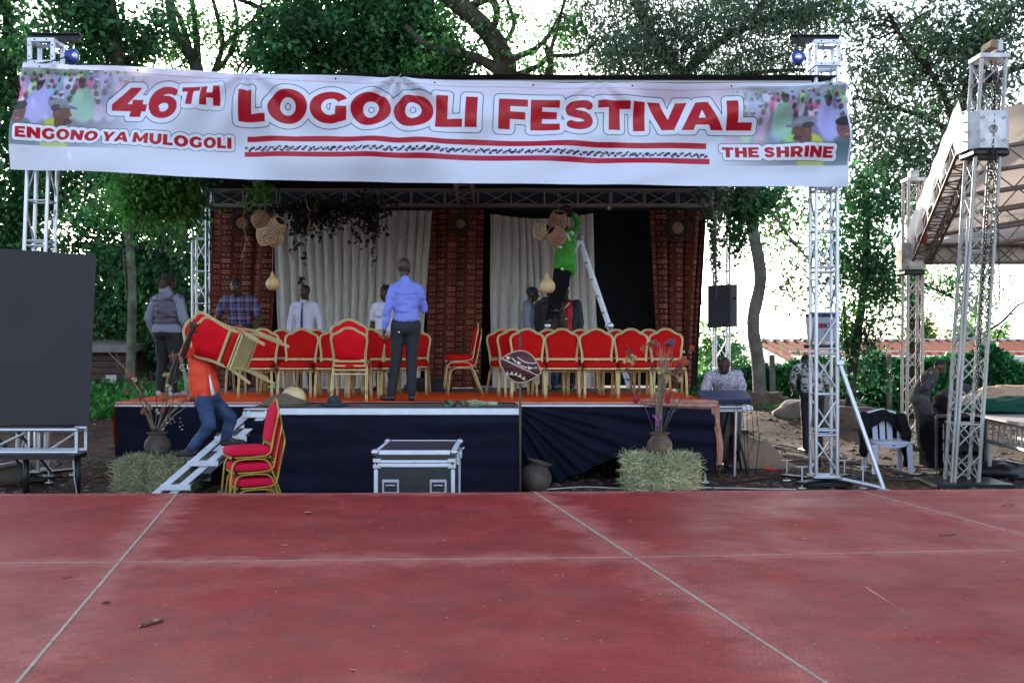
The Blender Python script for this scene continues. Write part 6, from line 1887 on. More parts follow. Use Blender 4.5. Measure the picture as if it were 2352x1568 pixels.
for k in range(4):
 cb.tube([w + Vector((.02 * math.sin(a * 1 + k) + .045 * math.cos(a), .04 * math.sin(a) * (.5 + .1 * k), .045 * math.sin(a) + .01 * k)) for a in np.linspace(0, 2 * PI, 15)[:-1]], .004, 5, closed=True)
cb.build('cable', M['wire'], T, world=False); T.children[-1]['label'] = 'white cable loops held in the hand'
T, j, H, Rh = person('woman with tied hair in a mauve padded vest and black trousers seen from behind', (px(385, 15.0), 15.0, S1), PI - .35,
 dict(shL=(.18, 0, 1.33), shR=(-.18, 0, 1.33), chest=(0, 0, 1.20), neck=(0, .0, 1.42), head=(0, -.03, 1.565), elL=(.28, .03, 1.08), wrL=(.25, -.03, .86), elR=(-.28, .02, 1.06), wrR=(-.30, -.12, .84)),
 1.0, M['vest'], M['blacktr'], M['shoewhite'], None, 'bun', 'none', look=-.3, build=1.25, hairmat=M['hair'], wr=.012, voxel=.013, legw=1.0)
pr = []
for L in 'LR': pr += [('c', j['sh' + L], j['el' + L], .078, .068), ('c', j['el' + L], j['el' + L].lerp(j['wr' + L], .95), .068, .042)]
pr += [('c', j['neck'] - Vector((0, 0, .05)), j['neck'] + Vector((0, .05, .03)), .10, .085)]
skin_over('sleeves_and_hood', pr, .014, M['greytop'], T, 3, .008, 9)
MB().lathe([(.225, -.05), (.232, -.04), (.222, .05), (.20, .06)], 28, (0, .0, .93), None, .74).build('shirt_hem', M['greytop'], T, world=False)
skin_over('hair_bun', [('e', H(-.03, .115, -.03), (.062, .055, .075))], .012, M['hair_red'], T, 1, .012, 40)
for dz in (0, .075, .15, .225, .30):
 z = 1.02 + dz
 MB().lathe([(.223 - dz * .05, -.004), (.232 - dz * .05, 0), (.223 - dz * .05, .004)], 28, (0, 0, z), None, .68).build('quilt_seam', M['darkjacket'], T, world=False)
def broom(label, a, b, spread, mt, handle):
 T = thing('broom', label, 'broom', a); r = random.Random(5)
 a = Vector(a); b = Vector(b); d = (b - a)
 mb = MB()
 for k in range(70):
  o = Vector((r.gauss(0, 1), r.gauss(0, 1), r.gauss(0, 1))).normalized()
  mb.tube([a + o * .012 * r.random(), a + d * .4 + o * spread * .35 * r.random(), a + d * r.uniform(.85, 1.05) + o * spread * r.random()], .0028, 4, caps=False)
 mb.build('bristle_bundle', mt, T)['kind'] = 'stuff'
 MB().tube([a - d * .12, a + d * .25], [.022, .026], 10).build('handle', handle, T)
 MB().tube([a + d * .2, a + d * .24], .030, 10).build('binding', M['wire'], T)
M['broomfib'] = mat("pale_green_broom_fibre", (.32, .42, .28), .8, 0, .2, 9)
broom('grass broom with pale green bristles hanging from the woman in the vest', tuple(P(414, 820, 14.75)), tuple(P(436, 905, 14.7)), .07, M['broomfib'], M['sack'])
ab = P(1136, 921, 13.0); bb = P(1082, 917, 13.0); ab.z = SZ + .03; bb.z = SZ + .035
broom('small pale green broom lying on the grey deck edge', tuple(ab), tuple(bb), .06, M['broomfib'], M['broomfib'])
Yc = 12.15
k = 1.0
base = P(470, 784, Yc); bx = base.x
def LJ(u, v, dy=0.0):
 p = P(u, v, Yc); return (p.x - bx, dy, p.z - zo)
zo = .40
T, j, H, Rh = person('man in an orange shirt and jeans climbing the steps with two chairs on his shoulder', (bx, Yc, zo), 0,
 dict(hip=LJ(475, 912, .0), chest=LJ(462, 855, .02), neck=LJ(452, 795, .02), head=LJ(462, 768, .08),
  shL=LJ(446, 806, -.17), elL=LJ(443, 812, -.34), wrL=LJ(466, 765, -.46),
  shR=LJ(466, 800, .19), elR=LJ(500, 840, .26), wrR=LJ(520, 800, .22),
  hpL=LJ(474, 918, -.09), knL=LJ(488, 975, -.12), anL=LJ(447, 1028, -.12), toL=LJ(424, 1040, -.12),
  hpR=LJ(480, 918, .10), knR=LJ(524, 962, .12), anR=LJ(512, 1010, .12), toR=LJ(545, 1018, .12)),
 1.0, M['orangeshirt'], M['jeans'], M['darkhood'], None, 'short', 'short', look=-1.2, handL=dict(curl=.15, palm=(0, 1, 0), spread=1.3, side=-1), wr=.012, voxel=.0095, untuck=-.02, build=.95)
skin_over('shirt_skirt', [('c', Vector(LJ(464, 850)), Vector(LJ(470, 893)), .155, .165)], .014, M['orangeshirt'], T, 4, .010, 8)
MB().tube([Vector(LJ(490, 860, -.155)), Vector(LJ(494, 880, -.165)), Vector(LJ(499, 905, -.160))], [.012, .026, .045], 10, flat=.5).build('side_panel', M['white'], T, world=False)
T, j, H, Rh = person('man in a navy plaid shirt leaning on the chairs beside the patterned drape', (px(551, 16.9), 16.9, S1), 0,
 dict(hip=(0, .05, .93), chest=(0, -.02, 1.22), neck=(0, -.10, 1.42), head=(-.01, -.20, 1.545), shL=(.21, -.05, 1.37), shR=(-.21, -.05, 1.37), elL=(.30, -.06, 1.08), wrL=(.26, -.16, .84), elR=(-.32, -.06, 1.10), wrR=(-.27, -.18, .86)),
 1.03, M['plaid'], M['blacktr'], M['shoeblack'], None, 'short', 'short', look=.0, tilt=.15, build=1.12, wr=.009, voxel=.012)
T, j, H, Rh = person('young man in a white shirt and dark blue tie standing before the silver curtain', (px(700, 17.3), 17.3, S1), 0.0,
 dict(elL=(.25, .03, 1.12), wrL=(.27, -.02, .87), elR=(-.25, .03, 1.12), wrR=(-.27, -.02, .87)),
 .945, M['whiteshirt'], M['blacktr'], M['shoeblack'], None, 'short', 'long', look=-.35, build=.97, wr=.008, voxel=.011, untuck=-.05)
MB().tube([(-.012, -.112, 1.36), (-.015, -.128, 1.33), (-.02, -.150, 1.20), (-.022, -.148, 1.05), (-.022, -.138, .92)], [.024, .020, .030, .036, .034], 8, flat=.35).build('tie', M['tie'], T, world=False)
MB().prism([(-.055, -.01), (0, -.045), (.055, -.01), (.045, .03), (-.045, .03)], -.01, .01, lambda p: Vector((p[0] - .005, p[1] - .085 - p[2] * .4, p[2] + 1.385))).build('collar', M['whiteshirt'], T, world=False)
T, j, H, Rh = person('woman in a white blouse half hidden behind the man in the blue shirt', (px(885, 16.8), 16.8, S1), -.1,
 dict(shL=(.165, 0, 1.37), shR=(-.165, 0, 1.37), neck=(0, 0, 1.42), head=(0, -.02, 1.57), elL=(.22, .02, 1.10), elR=(-.22, .03, 1.10), wrL=(.2, -.08, .88), wrR=(-.21, -.06, .86)),
 .955, M['whiteshirt'], M['blacktr'], M['shoeblack'], None, 'full', 'short', look=-.4, build=1.0, wr=.009, voxel=.012)
skin_over('bust', [('e', (.07, -.11, 1.19), (.075, .06, .07)), ('e', (-.07, -.11, 1.19), (.075, .06, .07))], .014, M['whiteshirt'], T, 3)
T, j, H, Rh = person('young man in a grey hoodie and dark cap with red brim', (px(1217, 17.4), 17.4, S1), PI / 2 - .1,
 dict(head=(0, -.05, 1.60), elL=(.22, -.02, 1.12), wrL=(.2, -.18, .95)), .94, M['greytop'], M['blacktr'], M['shoeblack'], None, 'short', 'long', look=.0, build=1.1, wr=.010, voxel=.013)
skin_over('cap', [('e', H(0, .012, .055), (.084, .102, .078)), ], .012, M['darkjacket'], T, 2)
MB().prism([(-.065, 0), (.065, 0), (.05, .10), (0, .125), (-.05, .10)], -.004, .004, lambda p: H(p[0], -.085 - p[2], .060 + p[1] - p[2] * .15)).build('cap_brim', M['redcap'], T, world=False)
skin_over('hood', [('c', j['neck'] + Vector((-.06, .05, -.03)), j['neck'] + Vector((.06, .05, -.03)), .06, .06)], .012, M['greytop'], T, 3)
T, j, H, Rh = person('man in a dark hooded jacket seen from behind next to the red football shirt', (px(1262, 17.2), 17.2, S1), PI - .5,
 dict(head=(0, -.07, 1.58)), .96, M['darkhood'], M['jeans'], M['shoeblack'], None, 'short', 'long', look=.6, build=1.12, wr=.010, voxel=.013)
skin_over('hood', [('c', j['neck'] + Vector((-.05, .06, -.02)), j['neck'] + Vector((.05, .06, -.02)), .07, .07)], .012, M['darkhood'], T, 3)
T, j, H, Rh = person('man in a red football shirt under an open dark jacket below the ladder', (px(1300, 17.6), 17.6, S1), -.3,
 dict(head=(-.02, -.09, 1.59)), .955, M['redjersey'], M['blacktr'], M['shoeblack'], None, 'short', 'long', look=-.6, tilt=.25, build=1.0, wr=.008, voxel=.013)
pr = []
for L in 'LR':
 s_ = 1 if L == 'L' else -1
 pr += [('c', j['sh' + L], j['el' + L], .080, .070), ('c', j['el' + L], j['wr' + L], .068, .05), ('c', j['sh' + L] + Vector((-s_ * .02, .0, 0)), Vector((s_ * .14, 0, .95)), .075, .075)]
pr += [('c', j['shL'] + Vector((0, .05, 0)), j['shR'] + Vector((0, .05, 0)), .07, .07), ('c', Vector((0, .07, 1.3)), Vector((0, .07, .95)), .11, .12)]
skin_over('open_jacket', pr, .014, M['darkjacket'], T, 3, .008, 8)
for s_ in (-1, 1):
 MB().tube([(s_ * .075, -.075, 1.375), (s_ * .045, -.115, 1.33), (0, -.13, 1.285)], .010, 6, flat=.5).build('collar_stripe', M['white'], T, world=False)
MB().box((0, -.135, 1.12), (.11, .006, .028), ch=.002).build('chest_print', M['white'], T, world=False)
MB().tube([(.215, -.04, 1.30), (.24, -.02, 1.2), (.245, -.02, 1.02)], .006, 5).build('jacket_piping', M['white'], T, world=False)
Yg = 16.95
gx = px(1296, Yg)
def G(u, v, dy=0.0):
 p = P(u, v, Yg); return (p.x - gx, dy, p.z - 1.9)
T, j, H, Rh = person('worker in a bright green coat with reflective strips standing on the ladder under the roof', (gx, Yg, 1.9), 0,
 dict(hip=G(1296, 600, 0), chest=G(1303, 560, 0), neck=G(1300, 527, 0), head=G(1292, 508, -.05), shL=G(1316, 533, -.02), shR=G(1286, 535, 0), elL=G(1330, 512, -.03), wrL=G(1316, 492, -.03),
  elR=G(1278, 512, 0), wrR=G(1290, 490, 0), hpL=G(1304, 605, 0), hpR=G(1288, 605, 0), knL=G(1296, 655, -.05), anL=G(1278, 708, 0), toL=G(1272, 714, -.1), knR=G(1276, 660, 0), anR=G(1263, 730, 0), toR=G(1257, 738, -.08)),
 1.0, M['hiviz'], M['blackcloth'], M['shoeblack'], None, 'short', 'long', look=PI, build=.85, wr=.016, voxel=.014, untuck=.15)
sk = [('c', Vector(G(1298, 560)), Vector(G(1299, 600)), .14, .15), ('c', Vector(G(1286, 585)), Vector(G(1287, 640)), .09, .045), ('c', Vector(G(1312, 590)), Vector(G(1317, 628)), .08, .04), ('c', Vector(G(1298, 595)), Vector(G(1300, 615)), .13, .10)]
skin_over('coat_skirt', sk, .016, M['hiviz'], T, 4, .02, 6)
for (u0, v0, u1, v1, w_) in ((1301, 538, 1308, 556, .022), (1309, 540, 1315, 536, .035), (1278, 568, 1290, 571, .02), (1288, 617, 1292, 621, .022)):
 a = Vector(G(u0, v0, -.185 if v0 < 600 else -.15)); b_ = Vector(G(u1, v1, -.185 if v0 < 600 else -.15))
 MB().tube([a, b_], w_, 8, flat=.9).build('reflective_strip', M['reflect'], T, world=False)
Yk = 15.2
T, j, H, Rh = person('man in a speckled short sleeved shirt bending over the electric keyboard', (px(1658, Yk), Yk, .03), 0,
 dict(hip=(.10, .10, .92), chest=(.05, -.02, 1.18), neck=(.0, -.16, 1.36), head=(-.02, -.28, 1.44), shL=(.21, -.10, 1.33), shR=(-.20, -.10, 1.31), elL=(.28, -.12, 1.04), wrL=(.18, -.32, .98), elR=(-.28, -.14, 1.05), wrR=(-.14, -.34, 1.0),
  hpL=(.19, .10, .9), hpR=(.02, .10, .9), knL=(.22, .06, .48), knR=(.04, .06, .48), anL=(.24, .12, .09), anR=(.06, .12, .09), toL=(.26, -.05, .035), toR=(.04, -.05, .035)),
 .99, M['floral'], mat("olive_khaki_trousers", (.075, .075, .065), .8, 0, .15, 8, .15, 40), M['shoeblack'], None, 'none', 'short', look=.25, tilt=.55, build=1.14, wr=.009, voxel=.013)
Yb = 17.2
T, j, H, Rh = person('man in a grey blotched shirt and black trousers standing behind the second tower', (px(1866, Yb), Yb, .03), PI,
 dict(hip=(0, .0, .95), chest=(0, -.08, 1.20), neck=(.0, -.26, 1.38), head=(.0, -.38, 1.42), shL=(.20, -.16, 1.36), shR=(-.20, -.16, 1.36), elL=(.27, -.22, 1.10), wrL=(.2, -.32, .95), elR=(-.27, -.22, 1.10), wrR=(-.2, -.3, .95)),
 1.0, M['camo'], M['blacktr'], M['shoeblack'], None, 'short', 'long', look=0, tilt=.7, build=1.12, wr=.010, voxel=.014)
Yq = 17.6
T, j, H, Rh = person('man in a speckled dark sweater stooping beside the equipment rack', (px(2125, Yq), Yq, .03), PI / 2,
 dict(hip=(0, .10, .92), chest=(0, -.02, 1.13), neck=(0, -.13, 1.30), head=(0, -.24, 1.37), shL=(.19, -.10, 1.26), shR=(-.19, -.08, 1.26), elL=(.26, .05, 1.02), wrL=(.22, -.10, .90), elR=(-.26, .10, 1.04), wrR=(-.22, .12, 1.12),
  hpL=(.09, .10, .9), hpR=(-.09, .10, .9), knL=(.10, .05, .5), anL=(.1, .05, .10), toL=(.1, -.12, .04), knR=(-.10, -.06, .52), anR=(-.1, -.02, .10), toR=(-.1, -.18, .04)),
 .98, M['tweed'], mat("grey_work_trousers", (.10, .095, .10), .8, 0, .15, 8, .15, 40), mat("tan_boots", (.28, .20, .13), .7, 0, .15, 9), M['skin2'], 'short', 'long', look=.0, tilt=.45, build=1.12, wr=.012, voxel=.013)
MB().tube([Vector((0, -.085, 1.295)), Vector((.06, -.13, 1.27)), Vector((0, -.2, 1.25))], .014, 6).build('collar', M['whiteshirt'], T, world=False)
Yw = 17.0
T, j, H, Rh = person('person dressed in black bent double over the equipment rack', (px(2195, Yw), Yw, .03), PI / 2,
 dict(hip=(0, .20, .86), chest=(0, -.05, .98), neck=(0, -.32, 1.0), head=(0, -.46, .93), shL=(.18, -.26, .99), shR=(-.18, -.26, .99), elL=(.22, -.30, .75), wrL=(.15, -.42, .62), elR=(-.22, -.30, .75), wrR=(-.15, -.42, .62),
  hpL=(.09, .2, .84), hpR=(-.09, .2, .84), knL=(.1, .08, .46), anL=(.1, .16, .09), toL=(.1, 0, .04), knR=(-.1, .1, .46), anR=(-.1, .2, .09), toR=(-.1, .04, .04)),
 1.0, M['darkjacket'], M['blackcloth'], M['shoeblack'], None, 'short', 'long', look=0, tilt=1.2, build=1.15, wr=.014, voxel=.014)
               #  video wall on its truss table
def video_wall():
 Y0, Y1 = 12.6, 12.95
 a = P(221, 586, Y1); b = P(205, 975, Y1); l = P(-260, 553, Y0); lb = P(-260, 975, Y0)
 T = thing('video_wall', 'large blank dark grey video wall leaning at the picture edge', 'video wall', (b.x, Y1, b.z))
 t = Vector((-.10, .06, 0))
 vs = [lb, b, a, l, lb + t, b + t, a + t, l + t]
 MB().addm(vs, [(0, 1, 2, 3), (1, 5, 6, 2), (3, 2, 6, 7), (5, 4, 7, 6), (0, 4, 5, 1), (4, 0, 3, 7)]).build('screen', M['ledface'], T)
 fr = MB()
 for k in range(7):
  f = k / 6
  f *= .94; p = lb.lerp(b, f); q = l.lerp(a, f)
  fr.tube([p + Vector((0, .115, 0)), q + Vector((0, .115, 0))], .02, 6)
 fr.build('rear_frame', M['black_steel'], T)
M['ledface'] = mat("matt_led_surface", (.040, .039, .046), .75, 0, .06, 1.5, .12, 300, spec=.25)
video_wall()
def wall_table():
 Y = 12.75
 x1 = P(188, 1000, Y).x; x0 = -7.3
 zt = P(0, 985, Y).z; zb = P(0, 1036, Y).z
 T = thing('truss_table', 'horizontal silver box truss on black legs carrying the video wall', 'truss table', (x1, Y, 0))
 for y in (Y - .12, Y + .16):
  rod('chord', (x0, y, zt), (x1, y, zt), .025, M['alu'], T, 12); rod('chord', (x0, y, zb), (x1, y, zb), .025, M['alu'], T, 12)
  MB().box((x1 - .012, y, (zt + zb) / 2), (.035, .035, zt - zb)).build('end_post', M['alu'], T)
  for u in (77, 90):
   x = P(u, 1000, Y).x; rod('rung', (x, y, zb), (x, y, zt), .016, M['alu'], T)
  for u in (-60, -48):
   x = P(u, 1000, Y).x; rod('rung', (x, y, zb), (x, y, zt), .016, M['alu'], T)
 for u0, u1 in ((-40, 70), (100, 180)):
  rod('brace', (P(u0, 1000, Y).x, Y + .16, zb), (P(u1, 1000, Y).x, Y + .16, zt), .014, M['alu'], T)
 MB().box(((x0 + x1) / 2, Y + .02, zb - .055), (x1 - x0 - .04, .36, .05)).build('bottom_board', M['black_steel'], T)
 MB().box(((x0 + x1) / 2 - .1, Y + .02, zt + .035), (x1 - x0 - .1, .3, .018)).build('top_board', M['black_steel'], T)
 for u in (178, 60, -60, -180):
  x = P(u, 1000, Y).x
  MB().tube([(x, Y, .0), (x, Y, zb - .08)], .034, 10).build('leg', M['black_steel'], T)
 for u in (62, 118):
  x = P(u, 1000, 13.3).x
  rod('diagonal_stay', (x - .3, 13.05, zt - .05), (x + .12, 13.05, zb - .3), .018, M['black_steel'], T)
 c = MB().tube([Vector((P(176, 1050, Y).x - .02, Y - .04, .40)), Vector((P(174, 1080, Y).x, Y - .05, .22)), Vector((P(180, 1100, Y).x, Y - .06, .06)), Vector((P(200, 1105, Y).x, Y - .3, .02))], .006, 6)
 c.build('cable', M['wire'], T)
wall_table()
o = rod('spare_tube', P(-20, 1075, 12.9) , P(50, 1062, 13.3), .035, M['alu'], None, 12); tag(o, 'loose silver tube leaning under the video wall table', 'tube')
rock('rubble_sack', 'grey bulging sack lying under the video wall table', (P(-5, 1000, 13.3).x, 13.4, .18), (.35, .3, .2), M['greytop2'] if 'greytop2' in M else M['stone'], 4, 'sack')
               #  aluminium steps
def steps():
 Ya, Yb_ = 12.62, 13.45
 T = thing('aluminium_steps', 'white aluminium steps leading up to the stage from the ground', 'steps', (P(430, 1100, Ya).x, Ya, 0))
 def p(u, v, Y): return P(u, v, Ya) + Vector((0, Y - Ya, 0))
 for Y in (Ya, Yb_):
  for (u0, v0, u1, v1) in ((352, 1138, 575, 947), (391, 1138, 615, 947)):
   a = p(u0, v0, Y); b = p(u1, v1, Y); d = (b - a); ang = math.atan2(d.z, d.x); L = d.length
   R_ = Matrix.Rotation(-ang, 3, 'Y')
   MB().box((a + b) / 2, (L, .028, .068), R_, ch=.005).build('stringer', M['white_alu'], T)
   mb = MB()
   for k in range(4):
    q = a.lerp(b, .10 + .285 * k);
    if Y == Ya: mb.lathe([(0, -.008), (.016, -.008), (.018, 0), (.018, .004)], 10, q + Vector((0, -.018, 0)), Matrix.Rotation(PI / 2, 3, 'X') @ Matrix.Rotation(PI, 3, 'X'))
   if mb.v: mb.build('bolts', M['alu'], T)
 for (u0, u1, v) in ((559, 623, 952), (495, 568, 1007), (433, 503, 1063), (371, 440, 1118)):
  for Y in (Ya - .034, Yb_ - .034):
   a = p(u0, v, Y); b = p(u1, v, Y)
   MB().box(((a.x + b.x) / 2, Y, a.z), (b.x - a.x, .03, .065), ch=.004).build('tread_bracket', M['white_alu'], T)
  a = p(u0, v, Ya); b = p(u1 + 4, v, Ya)
  MB().box(((a.x + b.x) / 2, (Ya + Yb_) / 2, a.z + .046), (b.x - a.x, Yb_ - Ya - .04, .022)).build('tread', M['deckgrey'], T)
  MB().box(((a.x + b.x) / 2, (Ya + Yb_) / 2, a.z + .022), (b.x - a.x - .06, Yb_ - Ya - .06, .022)).build('tread_frame', M['alu'], T)
steps()
               #  flight case
def flight_case():
 x0, x1 = P(861, 1036, 9.9).x, P(1043, 1036, 9.9).x; y0, y1 = 9.9, 10.95; zt = .795
 cx, cy = (x0 + x1) / 2, (y0 + y1) / 2; w, d = x1 - x0, y1 - y0
 T = thing('flight_case', 'black flight case with aluminium edges standing before the stage', 'flight case', (cx, cy, 0))
 zl = zt - .115
 MB().box((cx, cy, (zl + .1) / 2 + .0), (w - .02, d - .02, zl - .1)).build('case_body', M['casepanel'], T)
 MB().box((cx, cy, (zl + zt) / 2 + .004), (w - .02, d - .02, zt - zl - .012)).build('lid', M['casepanel'], T)
 e = .034
 def bar(c, s): MB().box(c, s, ch=.004).build('edge_profile', M['white_alu'], T)
 for y in (y0, y1):
  bar((cx, y, zt - e / 2), (w - .07, e * .5, e)); bar((cx, y, zl + .020), (w - .05, e * .52, .024)); bar((cx, y, zl - .014), (w - .05, e * .52, .034)); bar((cx, y, .12), (w - .05, e * .5, e))
  for x in (x0, x1): bar((x + (e * .3 if x == x0 else -e * .3), y, (zl - .04 + .12) / 2), (e * 1.05, e * .5, zl - .18))
 for x in (x0, x1):
  bar((x, cy, zt - e / 2), (e * .5, d - .07, e)); bar((x, cy, zl + .020), (e * .52, d - .05, .024)); bar((x, cy, zl - .014), (e * .52, d - .05, .034))
 for y in (y0 + .012, y1 - .012): bar((cx, y, zt + .001), (w - .07, e, .008))
 for x in (x0 + .012, x1 - .012): bar((x, cy, zt + .001), (e, d - .07, .008))
 for x in (x0, x1):
  for y in (y0, y1):
   MB().ball((x, y, zt - .012), (.034, .034, .030), 12, 8).build('ball_corner', M['alu'], T)
   for z in (zl + .03, zl - .025):
    MB().box((x + (.022 if x == x0 else -.022), y - (.012 if y == y0 else -.012), z), (.07, .012, .035), ch=.003).build('corner_brace', M['alu'], T)
    MB().box((x + (-.012 if x == x0 else .012), y + (.022 if y == y0 else -.022), z), (.010, .07, .035), ch=.003).build('corner_brace', M['alu'], T)
 riv = MB()
 for k in range(3):
  for z in (zt - .02, zl + .02, zl - .014): riv.ball((x0 + w * (.18 + .32 * k), y0 - .012, z), .005, 6, 4)
 for k in range(3): riv.ball((x0 + .012, y0 - .012, .2 + .14 * k), .005, 6, 4)
 riv.build('rivets', M['alu'], T)
 for f in (.20, .80):
  hx = x0 + w * f; hz = .475
  H = MB().box((0, 0, 0), (.155, .012, .125), ch=.004).build('recessed_handle', M['alu'], T, world=False); H.location = (hx - cx, y0 - .008 - cy, hz)
  hb = MB().box((0, -.010, -.005), (.115, .008, .085)); hb.build('dish', M['black'], H, world=False)
  H2 = MB().tube([(-.04, -.016, .012), (-.04, -.03, .012), (.04, -.03, .012), (.04, -.016, .012)], .007, 7).build('grip', M['alu'], H, world=False)
  rv = MB()
  for sx_ in (-1, 0, 1):
   for sz_ in (-1, 1): rv.ball((sx_ * .062, -.008, sz_ * .052), .005, 6, 4)
  rv.build('handle_rivets', M['white_alu'], H, world=False)
 for y in (y0 + .25, y1 - .25):
  MB().box((x1 + .022, y, zl + .005), (.026, .06, .085), ch=.006).build('latch', M['alu'], T)
  MB().tube([(x1 + .035, y - .02, zl + .05), (x1 + .055, y, zl + .07), (x1 + .035, y + .02, zl + .05)], .006, 6).build('latch_loop', M['white_alu'], T)
 for x in (x0 + .1, x1 - .1):
  for y in (y0 + .12, y1 - .12): MB().lathe([(0, -.018), (.045, -.018), (.05, 0), (.045, .018), (0, .018)], 14, (x, y, .05), Matrix.Rotation(PI / 2, 3, 'Y')).build('castor', M['black'], T)
M['casepanel'] = mat("black_laminate", (.020, .020, .024), .4, 0, .12, 30, .1, 120)
flight_case()
               #  hay bales
def hay_bale(label, u0, u1, v0, Y, matl, seed, n=5200, depth=.46, ragged=.05, soft=.0):
 a = P(u0, v0, Y); b = P(u1, v0, Y); w = b.x - a.x; h = a.z; cx = (a.x + b.x) / 2
 T = thing('hay_bale', label, 'hay bale', (cx, Y + depth / 2, 0))
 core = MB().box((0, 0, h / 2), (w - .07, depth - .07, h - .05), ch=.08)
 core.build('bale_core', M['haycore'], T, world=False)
 r = np.random.RandomState(seed); V = []
 base = np.array(wpos(T))
 for i in range(n):
  f = r.rand()
  x = r.uniform(-w / 2, w / 2); y = r.uniform(-depth / 2, depth / 2); z = r.uniform(.0, h)
  rz = .06
  if f < .52: y = -depth / 2 + r.normal() * .02; nrm = (0, -1, 0)
  elif f < .76: z = h + r.normal() * .016; nrm = (0, 0, 1)
  else: s = 1 if r.rand() < .5 else -1; x = s * w / 2 + r.normal() * .016; nrm = (s, 0, 0)
  k = max(0, abs(x) / (w / 2) - .8) * max(0, z / h - .7); z -= k * .6 + soft * (abs(x) / (w / 2)) ** 3 * .1 * h
  L = .045 + .11 * r.rand() ** 1.6
  d = r.normal(size=3); nn = np.array(nrm); d -= nn * d.dot(nn) * (.93 if r.rand() < .96 else .3); d[2] *= .7; d /= np.linalg.norm(d)
  sd = np.cross(d, nn + r.normal(size=3) * .5); sd /= np.linalg.norm(sd) + 1e-9
  wd = .0022 + .0036 * r.rand() ** 2
  p = np.array([x, y, max(.01, z)]); q = p + d * L; m = (p + q) / 2 + nn * (.012 * r.rand()) + r.normal(size=3) * .008
  q[2] = max(q[2], .004)
  V.append([p - sd * wd, p + sd * wd, m + sd * wd, m - sd * wd]); V.append([m - sd * wd, m + sd * wd, q + sd * wd * .5, q - sd * wd * .5])
 V = np.array(V) + base
 np_mesh('hay_stalks', V, 4, matl, T)['kind'] = 'stuff'
 return T, h
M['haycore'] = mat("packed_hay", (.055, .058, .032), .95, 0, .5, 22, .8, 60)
hay_bale('greenish hay bale under the tall dried flower pot', 1437, 1603, 1046, 12.95, M['hay_green'], 3, 5200)
hay_bale('brownish hay bale beside the foot of the steps', 262, 432, 1050, 12.75, M['hay'], 6, 5200, .55, soft=1.0)
               #  clay pots and dried flowers
def pot(label, c, s, matl, tiltm=None, plain=False):
 T = thing('clay_pot', label, 'pot', c)
 pr = [(0, 0), (.06, 0), (.10, .02), (.145, .08), (.158, .14), (.148, .19), (.115, .235), (.098, .255), (.100, .275), (.125, .295), (.128, .302), (.118, .303), (.095, .285), (.088, .26), (.10, .23), (.13, .18), (.135, .12), (0, .04)]
 pr = [(r * s, z * s) for r, z in pr]
 o = MB().lathe(pr, 32, (0, 0, 0), tiltm).build('pot_body', matl, T, world=False)
 return T
LP = P(362, 1048, 13.0); pot('round smoky clay pot with bare twigs standing on the brownish hay bale', (LP.x, 13.0, LP.z - .012), 1.0, M['clay_dark'])
RP = P(1515, 1047, 13.15); pot('two toned clay pot with tall dried flowers on the greenish hay bale', (RP.x, 13.15, RP.z - .012), .98, M['pot2'] if 'pot2' in M else M['clay'])
TP = P(1218, 1127, 12.9); pot('leaning clay pot at the lower corner of the grey deck', (TP.x + .02, 12.95, 0.0), 1.25, M['clay_dark'], Matrix.Rotation(math.radians(14), 3, 'Y'))
def blossom(T, p, r, matl, seed, name='flower'):
 r = r * 1.3
 rr = random.Random(seed); mb = MB(); p = Vector(p)
 for k in range(9):
  d = Vector((rr.gauss(0, 1), rr.gauss(0, 1), rr.gauss(0, 1))).normalized()
  s = d.orthogonal().normalized() * r * .5; e = p + d * r
  m = p + d * r * .6
  mb.addm([p, m + s, e, m - s], [(0, 1, 2, 3)], True)
 o = mb.build(name, matl, T); return o
M['fl_orange'] = mat("orange_petal", (.40, .09, .03), .7, 0, .2, 40); M['fl_red'] = mat("crimson_petal", (.34, .012, .035), .7, 0, .2, 40)
M['fl_yellow'] = mat("yellow_petal", (.42, .30, .11), .7, 0, .2, 40); M['fl_pink'] = mat("magenta_ribbon", (.45, .05, .50), .5, 0, .1, 40)
M['fl_cream'] = mat("cream_petal", (.45, .40, .30), .7, 0, .2, 40); M['fl_rust'] = mat("rust_petal", (.20, .07, .045), .7, 0, .2, 40); M['fl_grey'] = mat("grey_violet_petal", (.08, .065, .09), .7, 0, .2, 40)
